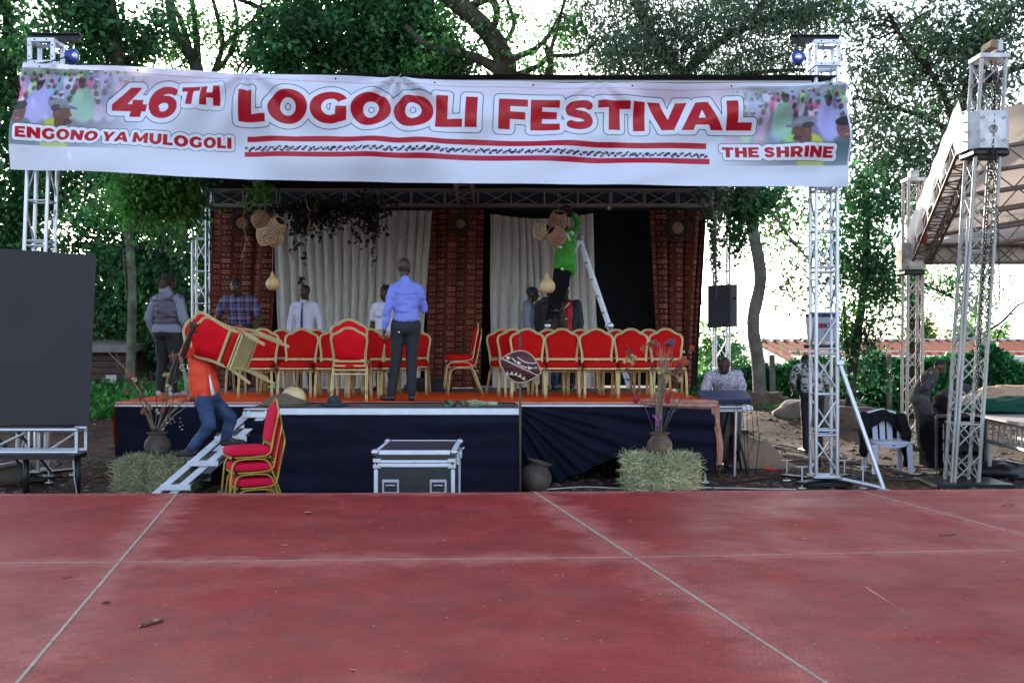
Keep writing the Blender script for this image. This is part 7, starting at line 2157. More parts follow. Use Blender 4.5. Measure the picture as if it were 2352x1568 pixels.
def arrangement_left():
 Y = 12.98
 T = thing('dried_arrangement', 'arrangement of bare curling twigs and dry blossoms in the smoky pot', 'dried flowers', P(362, 992, Y))
 paths = [[(352, 990), (330, 930), (322, 900), (290, 850), (262, 822), (240, 800)], [(350, 990), (335, 925), (320, 880), (302, 850), (275, 830), (262, 805)], [(358, 990), (345, 940), (330, 915), (300, 880), (283, 862), (268, 840)],
   [(360, 990), (372, 940), (384, 900), (380, 880), (392, 850), (400, 825), (397, 805)], [(362, 990), (380, 960), (398, 930), (395, 880), (405, 840), (416, 815), (420, 790)],
   [(366, 990), (392, 950), (420, 925), (432, 905), (446, 880)], [(364, 990), (385, 955), (410, 930), (415, 900), (438, 880)], [(355, 990), (360, 940), (358, 905), (350, 880), (345, 850)],
   [(360, 990), (375, 950), (386, 915), (385, 890), (412, 872), (409, 850)], [(356, 990), (345, 950), (340, 925), (336, 900), (325, 885)], [(366, 990), (400, 945), (428, 918), (440, 915)],
   [(350, 990), (340, 965), (330, 935), (312, 905), (300, 868)], [(368, 990), (395, 960), (412, 945), (440, 926)]]
 for i, pp in enumerate(paths):
  pts = [P(u, v, Y + .05 * math.sin(i * 2.2) + .03 * k * math.cos(i * 1.3)) for k, (u, v) in enumerate(pp)]
  dn = []
  for a in range(len(pts) - 1):
   for t in (0, .33, .66): dn.append(pts[a].lerp(pts[a + 1], t) + Vector((noise.noise(Vector((a + t, i, 0))), 0, noise.noise(Vector((a + t, i, 4))))) * .02)
  dn.append(pts[-1]); n = len(dn)
  MB().tube(dn, [.0075 * (1 - .65 * q / n) for q in range(n)], 6).build('twig', M['twig'] if i % 3 else M['twig_pale'], T)
 rr = random.Random(2)
 for (u, v, r, m_) in ((378, 912, .055, 'fl_orange'), (382, 862, .04, 'fl_yellow'), (398, 820, .045, 'fl_rust'), (402, 872, .035, 'fl_grey'), (385, 892, .045, 'fl_cream'), (332, 945, .04, 'fl_rust'), (388, 925, .045, 'fl_yellow'), (322, 915, .025, 'fl_red'),
      (300, 862, .045, 'fl_rust'), (330, 880, .03, 'fl_rust'), (308, 872, .03, 'fl_cream'), (375, 940, .03, 'fl_orange'), (345, 936, .03, 'fl_yellow'), (290, 900, .03, 'fl_rust'), (442, 915, .035, 'fl_rust'), (362, 945, .03, 'fl_cream')):
  blossom(T, P(u, v, Y - .04), r, M[m_], u)
 d = MB()
 for k in range(26): d.ball(P(rr.uniform(350, 420), rr.uniform(950, 988), Y - rr.uniform(.0, .12)), .006, 5, 4)
 d.build('white_buds', M['white'], T)['kind'] = 'stuff'
 return T
arrangement_left()
def arrangement_right():
 Y = 13.15
 T = thing('dried_arrangement', 'tall bundle of dried stems with red and orange flowers above the two toned pot', 'dried flowers', P(1515, 992, Y))
 rr = random.Random(9)
 for k in range(46):
  u1 = 1522 + rr.gauss(6, 14); v1 = rr.uniform(790, 850)
  a = P(1512 + rr.uniform(-9, 9), 992, Y + rr.uniform(-.05, .05)); c = P(1514 + rr.uniform(-8, 8), 910, Y + rr.uniform(-.05, .05)); b = P(u1, v1, Y + rr.uniform(-.1, .1))
  MB().tube([a, c, c.lerp(b, .6) + Vector((rr.gauss(0, .01), 0, 0)), b], [.0042, .004, .003, .0015], 5).build('straw_stem', M['twig_pale'], T)
 thin = [[(1503, 992), (1480, 930), (1462, 905), (1452, 870), (1445, 840), (1448, 805), (1438, 790)], [(1525, 992), (1545, 950), (1562, 918), (1575, 890)], [(1520, 992), (1540, 940), (1555, 890), (1556, 850), (1575, 820)],
   [(1522, 992), (1535, 945), (1560, 925), (1585, 880)], [(1518, 992), (1530, 930), (1530, 860), (1545, 810), (1552, 775)], [(1526, 992), (1550, 935), (1548, 880), (1560, 840)], [(1508, 992), (1505, 930), (1500, 880), (1495, 830), (1500, 800)],
   [(1516, 992), (1522, 900), (1522, 830), (1500, 800), (1478, 812)], [(1516, 992), (1524, 880), (1530, 810), (1520, 790), (1545, 780)], [(1524, 992), (1545, 948), (1565, 935)], [(1520, 992), (1538, 955), (1553, 930)]]
 for i, pp in enumerate(thin):
  pts = [P(u, v, Y + .06 * math.sin(i * 2.2)) for u, v in pp]
  MB().tube(pts, [.0045 * (1 - .5 * q / len(pts)) for q in range(len(pts))], 5).build('thin_stem', M['twig'] if i % 2 else M['greystem'], T)
 for (u, v, r, m_) in ((1448, 812, .05, 'fl_rust'), (1452, 826, .06, 'fl_yellow'), (1440, 828, .045, 'fl_yellow'), (1462, 895, .05, 'fl_rust'), (1460, 917, .05, 'fl_red'), (1458, 922, .04, 'fl_yellow'), (1532, 917, .05, 'fl_red'), (1540, 900, .05, 'fl_orange'),
      (1478, 800, .04, 'fl_orange'), (1490, 792, .04, 'fl_orange'), (1505, 788, .05, 'fl_rust'), (1545, 785, .05, 'fl_grey'), (1535, 790, .04, 'fl_grey'), (1558, 845, .05, 'fl_rust'), (1570, 830, .06, 'fl_orange'), (1580, 835, .04, 'fl_grey'),
      (1520, 855, .05, 'fl_yellow'), (1530, 870, .05, 'fl_yellow'), (1560, 870, .04, 'fl_yellow'), (1568, 805, .03, 'fl_cream'), (1550, 855, .05, 'fl_rust'), (1440, 850, .03, 'fl_rust'), (1590, 800, .03, 'fl_orange'), (1545, 825, .03, 'fl_rust')):
  blossom(T, P(u, v, Y - .05), r, M[m_], u + v)
 MB().tube([P(1499, 952, Y - .12), P(1505, 958, Y - .13), P(1512, 968, Y - .12), P(1506, 982, Y - .12)], .008, 6).build('ribbon', M['fl_pink'], T)
 MB().tube([P(1516, 950, Y - .12), P(1518, 960, Y - .13), P(1511, 970, Y - .12)], .008, 6).build('ribbon', M['fl_pink'], T)
M['greystem'] = mat("grey_violet_stem", (.10, .095, .12), .8, 0, .2, 20)
arrangement_right()
               #  hanging baskets and gourds
def basket(label, u, v, Y, r, ax, matl, group):
 c = P(u, v, Y); T = thing('woven_basket', label, 'basket', c, group=group)
 ax = Vector(ax).normalized(); R_ = ax.to_track_quat('Z', 'Y').to_matrix(); rr = random.Random(int(u))
 prof = [(.55, -.95), (.80, -.85), (.98, -.5), (1.0, 0), (.93, .45), (.78, .78), (.66, .95)]
 def at(t):
  f = t * (len(prof) - 1); i = min(int(f), len(prof) - 2); g = f - i
  return (prof[i][0] * (1 - g) + prof[i + 1][0] * g) * r, (prof[i][1] * (1 - g) + prof[i + 1][1] * g) * r
 mb = MB(); N_ = 13
 for k in range(N_):
  q, z = at(k / (N_ - 1))
  pts = [R_ @ Vector((math.cos(a) * q * (1 + rr.uniform(-.04, .04)), math.sin(a) * q * (1 + rr.uniform(-.04, .04)), z + rr.uniform(-.05, .05) * r)) for a in np.linspace(0, 2 * PI, 19)[:-1]]
  mb.tube(pts, r * .06, 5, closed=True)
 mb.build('hoops', matl, T, world=False)['kind'] = 'stuff'
 m2 = MB()
 for k in range(22):
  a0 = 2 * PI * k / 22
  pts = [R_ @ Vector((math.cos(a0 + .15 * t) * at(t)[0] * 1.02, math.sin(a0 + .15 * t) * at(t)[0] * 1.02, at(t)[1])) for t in np.linspace(0, 1, 9)]
  m2.tube(pts, r * .052, 5)
 for k in range(9):
  pts = [R_ @ Vector((math.cos(a) * .55 * r * k / 9, math.sin(a) * .55 * r * k / 9, -.95 * r)) for a in np.linspace(0, 2 * PI, 13)[:-1]]
  m2.tube(pts, r * .04, 4, closed=True)
 m2.build('stakes', matl, T, world=False)['kind'] = 'stuff'
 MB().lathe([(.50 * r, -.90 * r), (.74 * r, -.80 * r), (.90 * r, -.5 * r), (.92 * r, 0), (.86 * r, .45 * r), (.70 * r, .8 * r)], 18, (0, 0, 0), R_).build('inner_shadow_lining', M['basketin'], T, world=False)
 return T
M['basketin'] = mat("dark_inner_shade", (.05, .03, .018), .9, 0, .3, 20)  # dark lining colour paints the shade inside the baskets
GA = 'baskets hanging over the plaid shirt man'; GB = 'baskets hanging beside the worker in green'
Yh = 15.6
basket('reddish woven basket at the top of the four hanging before the patterned drape', 599, 506, Yh, .125, (-.5, -.3, .75), M['rope2'], GA)
basket('pale woven basket tilted outward in the cluster of four', 635, 520, Yh, .125, (.5, -.4, .5), M['rope'], GA)
basket('largest pale woven basket hanging lowest in the cluster of four', 611, 541, Yh - .08, .132, (-.25, -.25, .95), M['rope'], GA)
basket('half hidden pale basket behind the lowest one in the cluster of four', 632, 548, Yh + .10, .11, (.6, .1, .3), M['rope'], GA)
basket('upper basket of the three hanging beside the worker in green', 1282, 506, Yh, .125, (.1, -.5, .8), M['rope2'], GB)
basket('basket with its open mouth showing in the cluster of three', 1246, 531, Yh, .12, (.75, -.55, .2), M['rope'], GB)
basket('lowest reddish basket of the three beside the worker in green', 1278, 541, Yh - .1, .125, (-.6, -.4, .45), M['rope2'], GB)
def hang_string(label, u, v0, v1, Y):
 a = P(u, v0, Y); b = P(u, v1, Y); a.z = min(a.z, 5.0)
 o = MB().tube([a, b], .0045, 5).build('hanging_string', M['string']); tag(o, label, 'string')
hang_string('string holding the four baskets before the patterned drape', 609, 440, 505, Yh)
hang_string('string holding the three baskets beside the worker in green', 1283, 440, 495, Yh)
def gourd(label, u, v, Y, s, matl, neck, strv):
 c = P(u, v, Y); T = thing('gourd', label, 'gourd', c)
 pr = [(0, -.105), (.04, -.102), (.075, -.085), (.097, -.05), (.102, -.01), (.092, .03), (.068, .062), (.042, .085), (.026, .11), (.019, .14), (.015, .155), (0, .16)]
 pr = [(r * s, z * s) for r, z in pr]
 MB().lathe(pr, 28, (0, 0, 0), Matrix.Rotation(neck, 3, 'Y')).build('gourd_body', matl, T, world=False)
 MB().tube([(math.sin(neck) * .15 * s, 0, .15 * s), (0, 0, P(u, strv, Y).z - c.z)], .003, 5).build('cord', M['string'], T, world=False)
gourd('mottled brown gourd hanging over the plaid shirt man', 627, 650, 15.6, 1.02, M['gourd'], -.05, 560)
gourd('pale yellow gourd hanging over the grey hoodie man', 1257, 655, 15.6, 1.12, M['gourd2'], -.05, 545)
gourd('tiny orange gourd dangling below the roof truss', 1399, 478, 15.6, .16 * 1.6, M['gourd'], 0, 440)
               #  greenery hung from the roof
def garland(name, label, boxes, n, leafsz, matl, strands, Y, twigm=None):
 T = thing(name, label, 'garland', P(boxes[0][0], boxes[0][1], Y))
 C = [];
 for (u, v, ru, rv, k) in boxes:
  q = NR.normal(size=(k, 3)) * .5
  for a in q:
   p = P(u + a[0] * ru, v + a[1] * rv, Y); C.append((p.x, Y + a[2] * .35, p.z))
 st = MB()
 for (u0, v0, u1, v1, k) in strands:
  pts = []
  for i in range(9):
   t = i / 8; p = P(u0 + (u1 - u0) * t + 6 * noise.noise(Vector((t * 4, u0, 0))), v0 + (v1 - v0) * t, Y + .05 * noise.noise(Vector((t * 3, v0, u0)))); pts.append(p)
  st.tube(pts, .005, 4)
  for i in range(k):
   t = RND.random(); j_ = int(t * 7); p = pts[j_].lerp(pts[j_ + 1], t * 7 - j_ if j_ < 7 else 1)
   C.append((p.x + RND.gauss(0, .03), p.y + RND.gauss(0, .03), p.z))
 if st.v: st.build('vine_stems', twigm or M['twig'], T)['kind'] = 'stuff'
 np_mesh('leaves', leaf_quads(np.array(C), leafsz, .8, .8), 4, matl, T)['kind'] = 'stuff'
 return T
garland('ivy_garland', 'dark dry ivy garland draped across the top of the wide silver curtain',
  [(705, 484, 70, 28, 560), (735, 492, 60, 36, 420), (800, 478, 90, 22, 450), (848, 498, 36, 54, 500), (690, 520, 36, 30, 150), (640, 475, 50, 12, 120)], 0, .075, M['ivy_dark'],
  [(690, 520, 697, 690, 34), (680, 510, 672, 600, 18), (858, 510, 856, 630, 24), (775, 500, 776, 545, 8)], 18.6)
garland('ivy_garland', 'bunch of small green ivy hanging from the roof truss near the four baskets', [(600, 440, 34, 26, 260), (565, 470, 10, 8, 20)], 0, .06, M['ivylight'] if 'ivylight' in M else M['leaf_mid'],
  [(590, 440, 592, 500, 16), (612, 440, 614, 490, 14), (570, 440, 566, 492, 10), (605, 440, 610, 520, 8), (728, 440, 730, 520, 8)], 17.5)
garland('bare_vine', 'pale bare vine dangling in front of the first patterned drape', [(562, 470, 3, 10, 4)], 0, .03, M['leaf_rust'], [(562, 450, 560, 530, 2), (560, 530, 572, 560, 3), (568, 545, 552, 600, 3), (565, 560, 578, 566, 1)], 15.2, M['twig_pale'])
garland('bare_vine', 'pale bare vine dangling beside the four baskets', [(704, 470, 3, 10, 4)], 0, .03, M['leaf_rust'], [(702, 450, 712, 505, 2), (712, 505, 706, 550, 3), (712, 525, 722, 522, 1)], 15.2, M['twig_pale'])
garland('hanging_greenery', 'mass of hanging green creeper under the roof edge behind the first tower', [(330, 430, 60, 40, 1500), (400, 430, 60, 40, 1300), (370, 470, 90, 40, 1300), (440, 470, 30, 60, 500), (300, 470, 26, 50, 450)], 0, .07, M['leaf_grey2'] if 'leaf_grey2' in M else M['leaf_mid'],
  [(u, 460, u + RND.uniform(-6, 6), RND.uniform(530, 640), 20) for u in (300, 318, 336, 352, 372, 392, 404, 418, 430)], 16.2)
garland('hanging_greenery', 'leafy hanging creeper on the roof truss above the gathered drape', [(1608, 440, 16, 20, 130), (1655, 440, 12, 10, 50), (1725, 445, 10, 16, 60), (1640, 560, 8, 80, 220), (1632, 500, 8, 50, 100), (1660, 465, 20, 30, 200)], 0, .055, M['leaf_grey'],
  [(1604, 430, 1612, 510, 26), (1612, 430, 1620, 505, 20), (1668 - 20, 430, 1652, 535, 18), (1716, 430, 1712, 545, 12), (1640, 470, 1646, 690, 60), (1634, 470, 1632, 640, 50)], 15.6)
garland('bare_vine', 'long crooked bare vine hanging before the gathered drape', [(1630, 470, 3, 10, 3)], 0, .03, M['leaf_rust'], [(1635, 440, 1642, 520, 2), (1642, 520, 1656, 575, 2), (1644, 527, 1664, 533, 1), (1648, 560, 1680, 615, 1)], 15.0, M['twig_pale'])
garland('hanging_greenery', 'dark leafy branches hanging below the banner by the crooked trunk', [(1712, 470, 46, 46, 1500), (1760, 450, 60, 30, 700), (1690, 540, 24, 50, 400)], 0, .08, M['leaf_dark'], [(1700, 480, 1696, 600, 26), (1720, 480, 1724, 560, 20)], 19.5)
               #  shield and spear
def shield_image():
 h, w = 300, 400; a = np.zeros((h, w, 3)); a[:] = [.20, .13, .13]
 yy, xx = np.mgrid[0:h, 0:w]; x = (xx - w / 2) / (w / 2); y = (h / 2 - yy) / (h / 2)
 a += (NR.rand(h // 4, w // 4, 1).repeat(4, 0).repeat(4, 1)) * .03
 def arc_(cx, cy, r, wd, col, lo=-9, hi=9):
  d = np.abs(np.hypot((x - cx), (y - cy) * .8) - r) < wd; a[d & (x > lo) & (x < hi)] = col
 wht = [.80, .78, .76]; red = [.50, .09, .10]
 arc_(.22, 1.38, 1.05, .026, wht, -.5, .75); arc_(.22, 1.45, .86, .022, wht, -.25, .7)
 arc_(-.15, -1.3, .98, .022, red, -.75, .45); arc_(-.15, -1.35, .80, .022, red, -.7, .4)
 ty = y + x * .22
 a[(np.abs(ty - .30) < .025) & (np.abs(x) < .85)] = red
 a[(np.abs(ty + .02) < .028) & (np.abs(x) < .88)] = wht; a[(np.abs(ty + .14) < .022) & (np.abs(x) < .85)] = red
 for k in range(6):
  cx = -.66 + k * .27
  tri = (np.abs(x - cx) < .11) & (ty - .04 > 0) & (ty < .25)
  up = tri & ((ty - .04) > np.abs(x - cx) * 1.9)
  a[up & (k % 2 == 0)] = wht; a[tri & ~up & (k % 2 == 0)] = red
 for k in range(5):
  cx = -.5 + k * .20; b0 = -.60 - .03 * (k - 2) ** 2
  t = (y > b0) & (y < b0 + .24) & (np.abs(x - cx) < (b0 + .24 - y) * .42); a[t] = wht
  cx2 = -.1 + k * .17; b1 = .62 + .02 * (k - 2) ** 2
  t = (y < b1) & (y > b1 - .2) & (np.abs(x - cx2) < (y - b1 + .2) * .40); a[t] = red
 return image_from("shield_paint", a)
def shield():
 Y = 12.55; c = P(1195, 842, Y)
 T = thing('shield', 'oval painted hide shield with white and red zigzags mounted on a spear', 'shield', c)
 W_, H_ = .50, .37; tilt_ = math.radians(-16)
 img = shield_image(); M['shieldm'] = mat_image("painted_hide", img, .55, 0, .2, 60, 'EXTEND')
 n = 40
 def edge(a):  # pointed oval
  ca, sa = math.cos(a), math.sin(a)
  return (ca * W_ / 2, math.copysign((1 - abs(ca) ** 1.9) ** .92, sa) * H_ / 2)
 me = bpy.data.meshes.new('painted_face'); vs = []; fs = []; K = 8
 ct, st_ = math.cos(tilt_), math.sin(tilt_)
 loc = []
 for k in range(K + 1):
  for i in range(n):
   ex, ez = edge(2 * PI * i / n); ex *= k / K; ez *= k / K
   yv = -.05 * (1 - (k / K) ** 2)
   loc.append((ex, ez)); vs.append((ex * ct - ez * st_, yv, ex * st_ + ez * ct))
 for k in range(K):
  for i in range(n):
   fs.append((k * n + i, k * n + (i + 1) % n, (k + 1) * n + (i + 1) % n, (k + 1) * n + i))
 me.from_pydata(vs, [], fs); me.polygons.foreach_set("use_smooth", [True] * len(fs))
 uvl = me.uv_layers.new(name="uv"); li = np.zeros(len(me.loops), dtype=np.int32); me.loops.foreach_get("vertex_index", li)
 L_ = np.array(loc)[li]; uvl.data.foreach_set("uv", np.stack([L_[:, 0] / W_ + .5, L_[:, 1] / H_ + .5], 1).astype(np.float32).ravel())
 me.materials.append(M['shieldm']); me.update(); add('painted_face', me, T)
 rim = [((edge(2 * PI * i / n)[0]) * ct - edge(2 * PI * i / n)[1] * st_, .0, edge(2 * PI * i / n)[0] * st_ + edge(2 * PI * i / n)[1] * ct) for i in range(n)]
 MB().tube(rim, .010, 6, closed=True).build('rim', M['rope2'], T, world=False)
 S_ = thing('spear', 'iron tipped spear standing upright behind the painted shield', 'spear', (c.x, Y + .05, 0))
 MB().tube([(0, 0, 0), (0, 0, P(0, 810, Y).z)], .014, 8).build('shaft', M['twig'], S_, world=False)
 zt = P(0, 756, Y).z; zb = P(0, 812, Y).z
 MB().addm([(0, -.006, zt), (-.017, 0, (zt * .45 + zb * .55)), (0, -.008, zb), (.017, 0, (zt * .45 + zb * .55)), (0, .006, (zt + zb) / 2)], [(0, 1, 2), (0, 2, 3), (0, 4, 1), (0, 3, 4), (1, 4, 2), (4, 3, 2)]).build('blade', M['chain'], S_, world=False)
shield()
               #  small things on the deck edge
def mat_and_bowl():
 c = P(652, 925, 13.15); z = SZ - .010
 T = thing('woven_hat', 'wide coiled grey brown woven tray turned upside down on the deck', 'woven tray', (c.x, 13.15, z))
 mb = MB()
 for k in range(16):
  t = k / 15; r = .27 * (1 - t * .8); zz = .115 * math.sin(t * PI / 2) + .03
  mb.tube([(math.cos(a) * r, math.sin(a) * r * .8, zz + .012 * math.cos(a)) for a in np.linspace(0, 2 * PI, 37)[:-1]], .012, 6, closed=True)
 mb.build('coils', M['greyweave'], T, world=False)
 m2 = MB()
 for k in range(5):
  r = .255 - k * .012
  m2.tube([(math.cos(a) * r, math.sin(a) * r * .8, .012 + .006 * k * 0) for a in np.linspace(0, 2 * PI, 37)[:-1]], .012, 6, closed=True)
 m2.build('lower_rim', M['greyweave'], T, world=False)
 b = P(674, 915, 13.2)
 B = thing('calabash_bowl', 'half calabash bowl upturned on the coiled tray', 'bowl', (b.x, 13.2, z + .085))
 pr = [(.148, 0), (.145, .04), (.125, .09), (.085, .128), (.04, .145), (0, .15)]
 MB().lathe(pr, 28, (0, 0, 0), Matrix.Rotation(.22, 3, 'Y')).build('bowl_shell', M['gourd2'], B, world=False)
M['greyweave'] = mat("grey_brown_fibre", (.14, .105, .075), .85, 0, .3, 40, .4, 140)
mat_and_bowl()
def hat():
 c = P(767, 925, 13.2); z = SZ - .012
 T = thing('cloth_hat', 'dark grey crumpled cloth hat lying beside the backward chairs', 'hat', (c.x, 13.2, z))
 pr = [(.19, .012), (.17, .028), (.12, .035), (.09, .045), (.082, .08), (.065, .11), (.03, .125), (0, .128)]
 mb = MB().lathe(pr, 30)
 mb.v = [(x * (1 + .10 * noise.noise(Vector((x * 9, y * 9, 1)))) , y * .85, z_ + .018 * noise.noise(Vector((x * 12, y * 12, 3)))) for x, y, z_ in mb.v]
 mb.build('hat_cloth', M['hatm'], T, world=False)
 MB().lathe([(.088, .045), (.093, .05), (.09, .066), (.084, .07)], 26, (0, 0, 0), None, .86).build('hat_band', M['black'], T, world=False)
M['hatm'] = mat("charcoal_felt", (.030, .030, .036), .8, 0, .2, 20, .3, 60)
hat()
def slipper(label, u, v, s):
 c = P(u, v, 13.15); z = SZ - .012
 T = thing('slipper', label, 'slipper', (c.x, 13.15, z), group='pair of green slippers')
 out = [(math.cos(a) * .047 * (1 + .12 * math.sin(a)), math.sin(a) * .13) for a in np.linspace(0, 2 * PI, 25)[:-1]]
 vs = [(x, y, 0) for x, y in out] + [(x, y, .028) for x, y in out]; n = 24
 fs = [tuple(range(n))[::-1], tuple(range(n, 2 * n))] + [(i, (i + 1) % n, n + (i + 1) % n, n + i) for i in range(n)]
 MB().addm(vs, fs).build('sole', M['slip'], T, world=False)
 arcp = lambda y: [(math.cos(a) * .052, y, .02 + math.sin(a) * .055) for a in np.linspace(0, PI, 11)]
 vs = [p for y in (-.10, -.07, -.04, -.01) for p in arcp(y)]
 fs = [(j * 11 + i, j * 11 + i + 1, (j + 1) * 11 + i + 1, (j + 1) * 11 + i) for j in range(3) for i in range(10)]
 MB().addm(vs, fs, True).build('strap', M['slip2'], T, world=False)
 T.rotation_euler = (0, 0, s)
M['slip'] = mat("worn_green_rubber", (.10, .11, .085), .7, 0, .2, 20); M['slip2'] = mat("green_strap", (.08, .20, .13), .6, 0, .2, 20)
slipper('green slipper nearer to the blue shirt man on the deck edge', 1036, 922, -.5); slipper('green slipper nearer to the small broom on the deck edge', 1060, 922, -.35)
               #  folding ladder
def ladder():
 T = thing('folding_ladder', 'hinged aluminium ladder standing open under the roof truss', 'ladder', P(1330, 560, 17.3))
 zf = SZ + .012
 top = P(1331, 548, 17.3)
 def leg_pair(foot_u, n, dyt):
  f = P(foot_u, 897, 17.3); f.z = zf
  for dy in (-.20, .20):
   a = top + Vector((0, dy * .8, 0)); b = f + Vector((0, dy * 1.2, 0)); d = a - b
   ang = math.atan2(d.z, d.x); R_ = Matrix.Rotation(-ang, 3, 'Y')
   MB().box((a + b) / 2, (d.length, .026, .052), R_, ch=.004).build('rail', M['white_alu'], T)
   ends = MB(); K = 9
   for k in range(K):
    q = b.lerp(a, (k + .6) / K); ends.ball(q + Vector((0, -.014, 0)), (.018, .004, .018), 8, 5)
   ends.build('rung_ends', M['black'], T)
   MB().box(b + Vector((0, 0, .02)), (.07, .04, .04)).build('rubber_foot', M['black'], T)
  for k in range(9):
   p = f.lerp(top, (k + .6) / 9)
   rod('rung', p + Vector((0, -.22, 0)), p + Vector((0, .22, 0)), .014, M['alu'], T)
  h = f.lerp(top, .42)
  for dy in (-.25, .25):
   MB().lathe([(0, -.018), (.045, -.018), (.05, -.01), (.05, .01), (.045, .018), (0, .018)], 16, h + Vector((0, dy, 0)), Matrix.Rotation(PI / 2, 3, 'X')).build('hinge', M['alu'], T)
 leg_pair(1448, 9, 0); leg_pair(1203, 9, 0)
 for dy in (-.2, .2): MB().lathe([(0, -.02), (.05, -.02), (.055, 0), (.05, .02), (0, .02)], 16, top + Vector((0, dy, 0)), Matrix.Rotation(PI / 2, 3, 'X')).build('hinge', M['alu_old'], T)
ladder()
               #  loudspeaker and boxed light
def speaker():
 Y = 20.3; a = P(1622, 655, Y); b = P(1691, 752, Y)
 T = thing('loudspeaker', 'black loudspeaker fixed to the rear tower above the keyboard player', 'speaker', ((a.x + b.x) / 2, Y, (a.z + b.z) / 2))
 w = b.x - a.x; h = a.z - b.z
 vs = []
 for z in (-h / 2, h / 2):
  for (x, y) in ((-w / 2, -.16), (w * .24, -.20), (w / 2, -.10), (w * .36, .2), (-w * .34, .2)): vs.append((x, y, z + (.03 * (x / w))))
 MB().addm(vs, [(0, 1, 2, 3, 4)[::-1], (5, 6, 7, 8, 9)] + [(i, (i + 1) % 5, 5 + (i + 1) % 5, 5 + i) for i in range(5)]).build('cabinet', M['black'], T, world=False)
 MB().addm([(-w / 2 + .015, -.170, -h / 2 + .02), (w * .23, -.208, -h / 2 + .02), (w * .23, -.208, h / 2 - .02), (-w / 2 + .015, -.170, h / 2 - .02)], [(0, 1, 2, 3)]).build('grille', M['grille'], T, world=False)
 MB().ball((w * .40, -.158, h * .18), (.02, .01, .03), 8, 6).build('port', M['blackcloth'], T, world=False)
 MB().box((.02, .24, 0), (.1, .1, .2), ch=.01).build('bracket', M['alu_old'], T, world=False)
M['grille'] = mat("dark_speaker_grille", (.022, .022, .028), .7, .2, .1, 50, .5, 300)
speaker()
def ozone_box():
 Y = 13.75
 a = P(1855, 722, Y); b = P(1922, 790, Y); w, h = b.x - a.x, a.z - b.z; cx, cz = (a.x + b.x) / 2, (a.z + b.z) / 2
 T = thing('stage_light_box', 'white printed stage light box mounted inside the second tower', 'light box', (cx, Y, cz))
 img = np.ones((200, 220, 3)) * np.array([.60, .61, .66])
 def put(txt, x, y, hpx, col, gap=.12):
  gl, W_ = text_sdf(txt, gap); yy, xx = np.mgrid[0:200, 0:220].astype(float) + .5
  tx = (xx - x) / hpx; ty = (y - yy) / hpx; d = np.full(xx.shape, 9.0)
  for fn, x0, w_ in gl: d = np.minimum(d, fn(tx - x0, ty))
  c = np.clip(.5 - d * hpx, 0, 1)[..., None]; img[:] = img * (1 - c) + np.array(col) * c
 img[46:88, 24:98] = [.55, .10, .13]; img[46:88, 98:214] = [.50, .50, .55]; img[50:84, 100:210] = [.20, .20, .24]
 put("T", 34, 80, 26, [.7, .68, .7]); put("STE", 118, 80, 26, [.68, .68, .74])
 put("O", 100, 128, 18, [.15, .14, .22])
 yy, xx = np.mgrid[0:200, 0:220].astype(float) + .5
 Zp = sd_poly((xx - 126) / 18, (128 - yy) / 18, [(0, 0), (1, 0), (1, .24), (.42, .24), (1, .8), (1, 1), (0, 1), (0, .76), (.58, .76), (0, .2)]); img[Zp < 0] = [.15, .14, .22]
 put("ONE", 150, 128, 18, [.15, .14, .22])
 img[140:143, 110:205] = [.42, .42, .46]
 im = image_from("light_box_print", img); mm = mat_image("printed_light_box", im, .4, 0, 0, 10, 'EXTEND')
 def body(k0, k1, z0, z1, d, name, m_):
  vs = [(-w / 2 * k0, -d / 2, z0), (w / 2 * k0, -d / 2, z0), (w / 2 * k0, d / 2, z0), (-w / 2 * k0, d / 2, z0), (-w / 2 * k1, -d / 2, z1), (w / 2 * k1, -d / 2, z1), (w / 2 * k1, d / 2, z1), (-w / 2 * k1, d / 2, z1)]
  MB().addm(vs, [(0, 3, 2, 1), (4, 5, 6, 7), (0, 1, 5, 4), (1, 2, 6, 5), (2, 3, 7, 6), (3, 0, 4, 7)]).build(name, m_, T, world=False)
 body(.86, 1.02, -h / 2 + .02, h * .40, .20, 'housing', M['white'])
 me = bpy.data.meshes.new('printed_face'); k0, k1 = .84, 1.0
 me.from_pydata([(-w / 2 * k0, -.104, -h / 2 + .03), (w / 2 * k0, -.104, -h / 2 + .03), (w / 2 * k1, -.104, h * .39), (-w / 2 * k1, -.104, h * .39)], [], [(0, 1, 2, 3)])
 uv = me.uv_layers.new(name='uv'); uv.data.foreach_set('uv', [0, 0, 1, 0, 1, 1, 0, 1]); me.materials.append(mm); me.update(); add('printed_face', me, T)
 MB().box((0, 0, h * .46), (w * 1.02, .22, h * .12), ch=.01).build('top_rack', M['black'], T, world=False)
 mb = MB()
 for k in range(4): mb.box((-w * .35 + k * w * .22, -.115, h * .46), (.03, .01, .03))
 mb.build('sockets', M['blue'], T, world=False)
 MB().box((0, .02, -h / 2 - .03), (w * 1.05, .26, .05), ch=.006).build('shelf', M['black_steel'], T, world=False)
 c = MB(); rr = random.Random(4)
 for k in range(6):
  x = rr.uniform(-.1, .12); c.tube([(x, .06, -h / 2), (x + rr.uniform(-.05, .05), .05, -h / 2 - .5), (x + rr.uniform(-.05, .05), .05, -1.3), (x + .05, .05, -cz + .2)], .005, 5)
 c.build('cables', M['black'], T, world=False)
ozone_box()
M['alu_rust'] = mat("rust_stained_aluminium", (.40, .33, .24), .6, .4, .35, 7, .15, 60, col2=(.50, .48, .45))
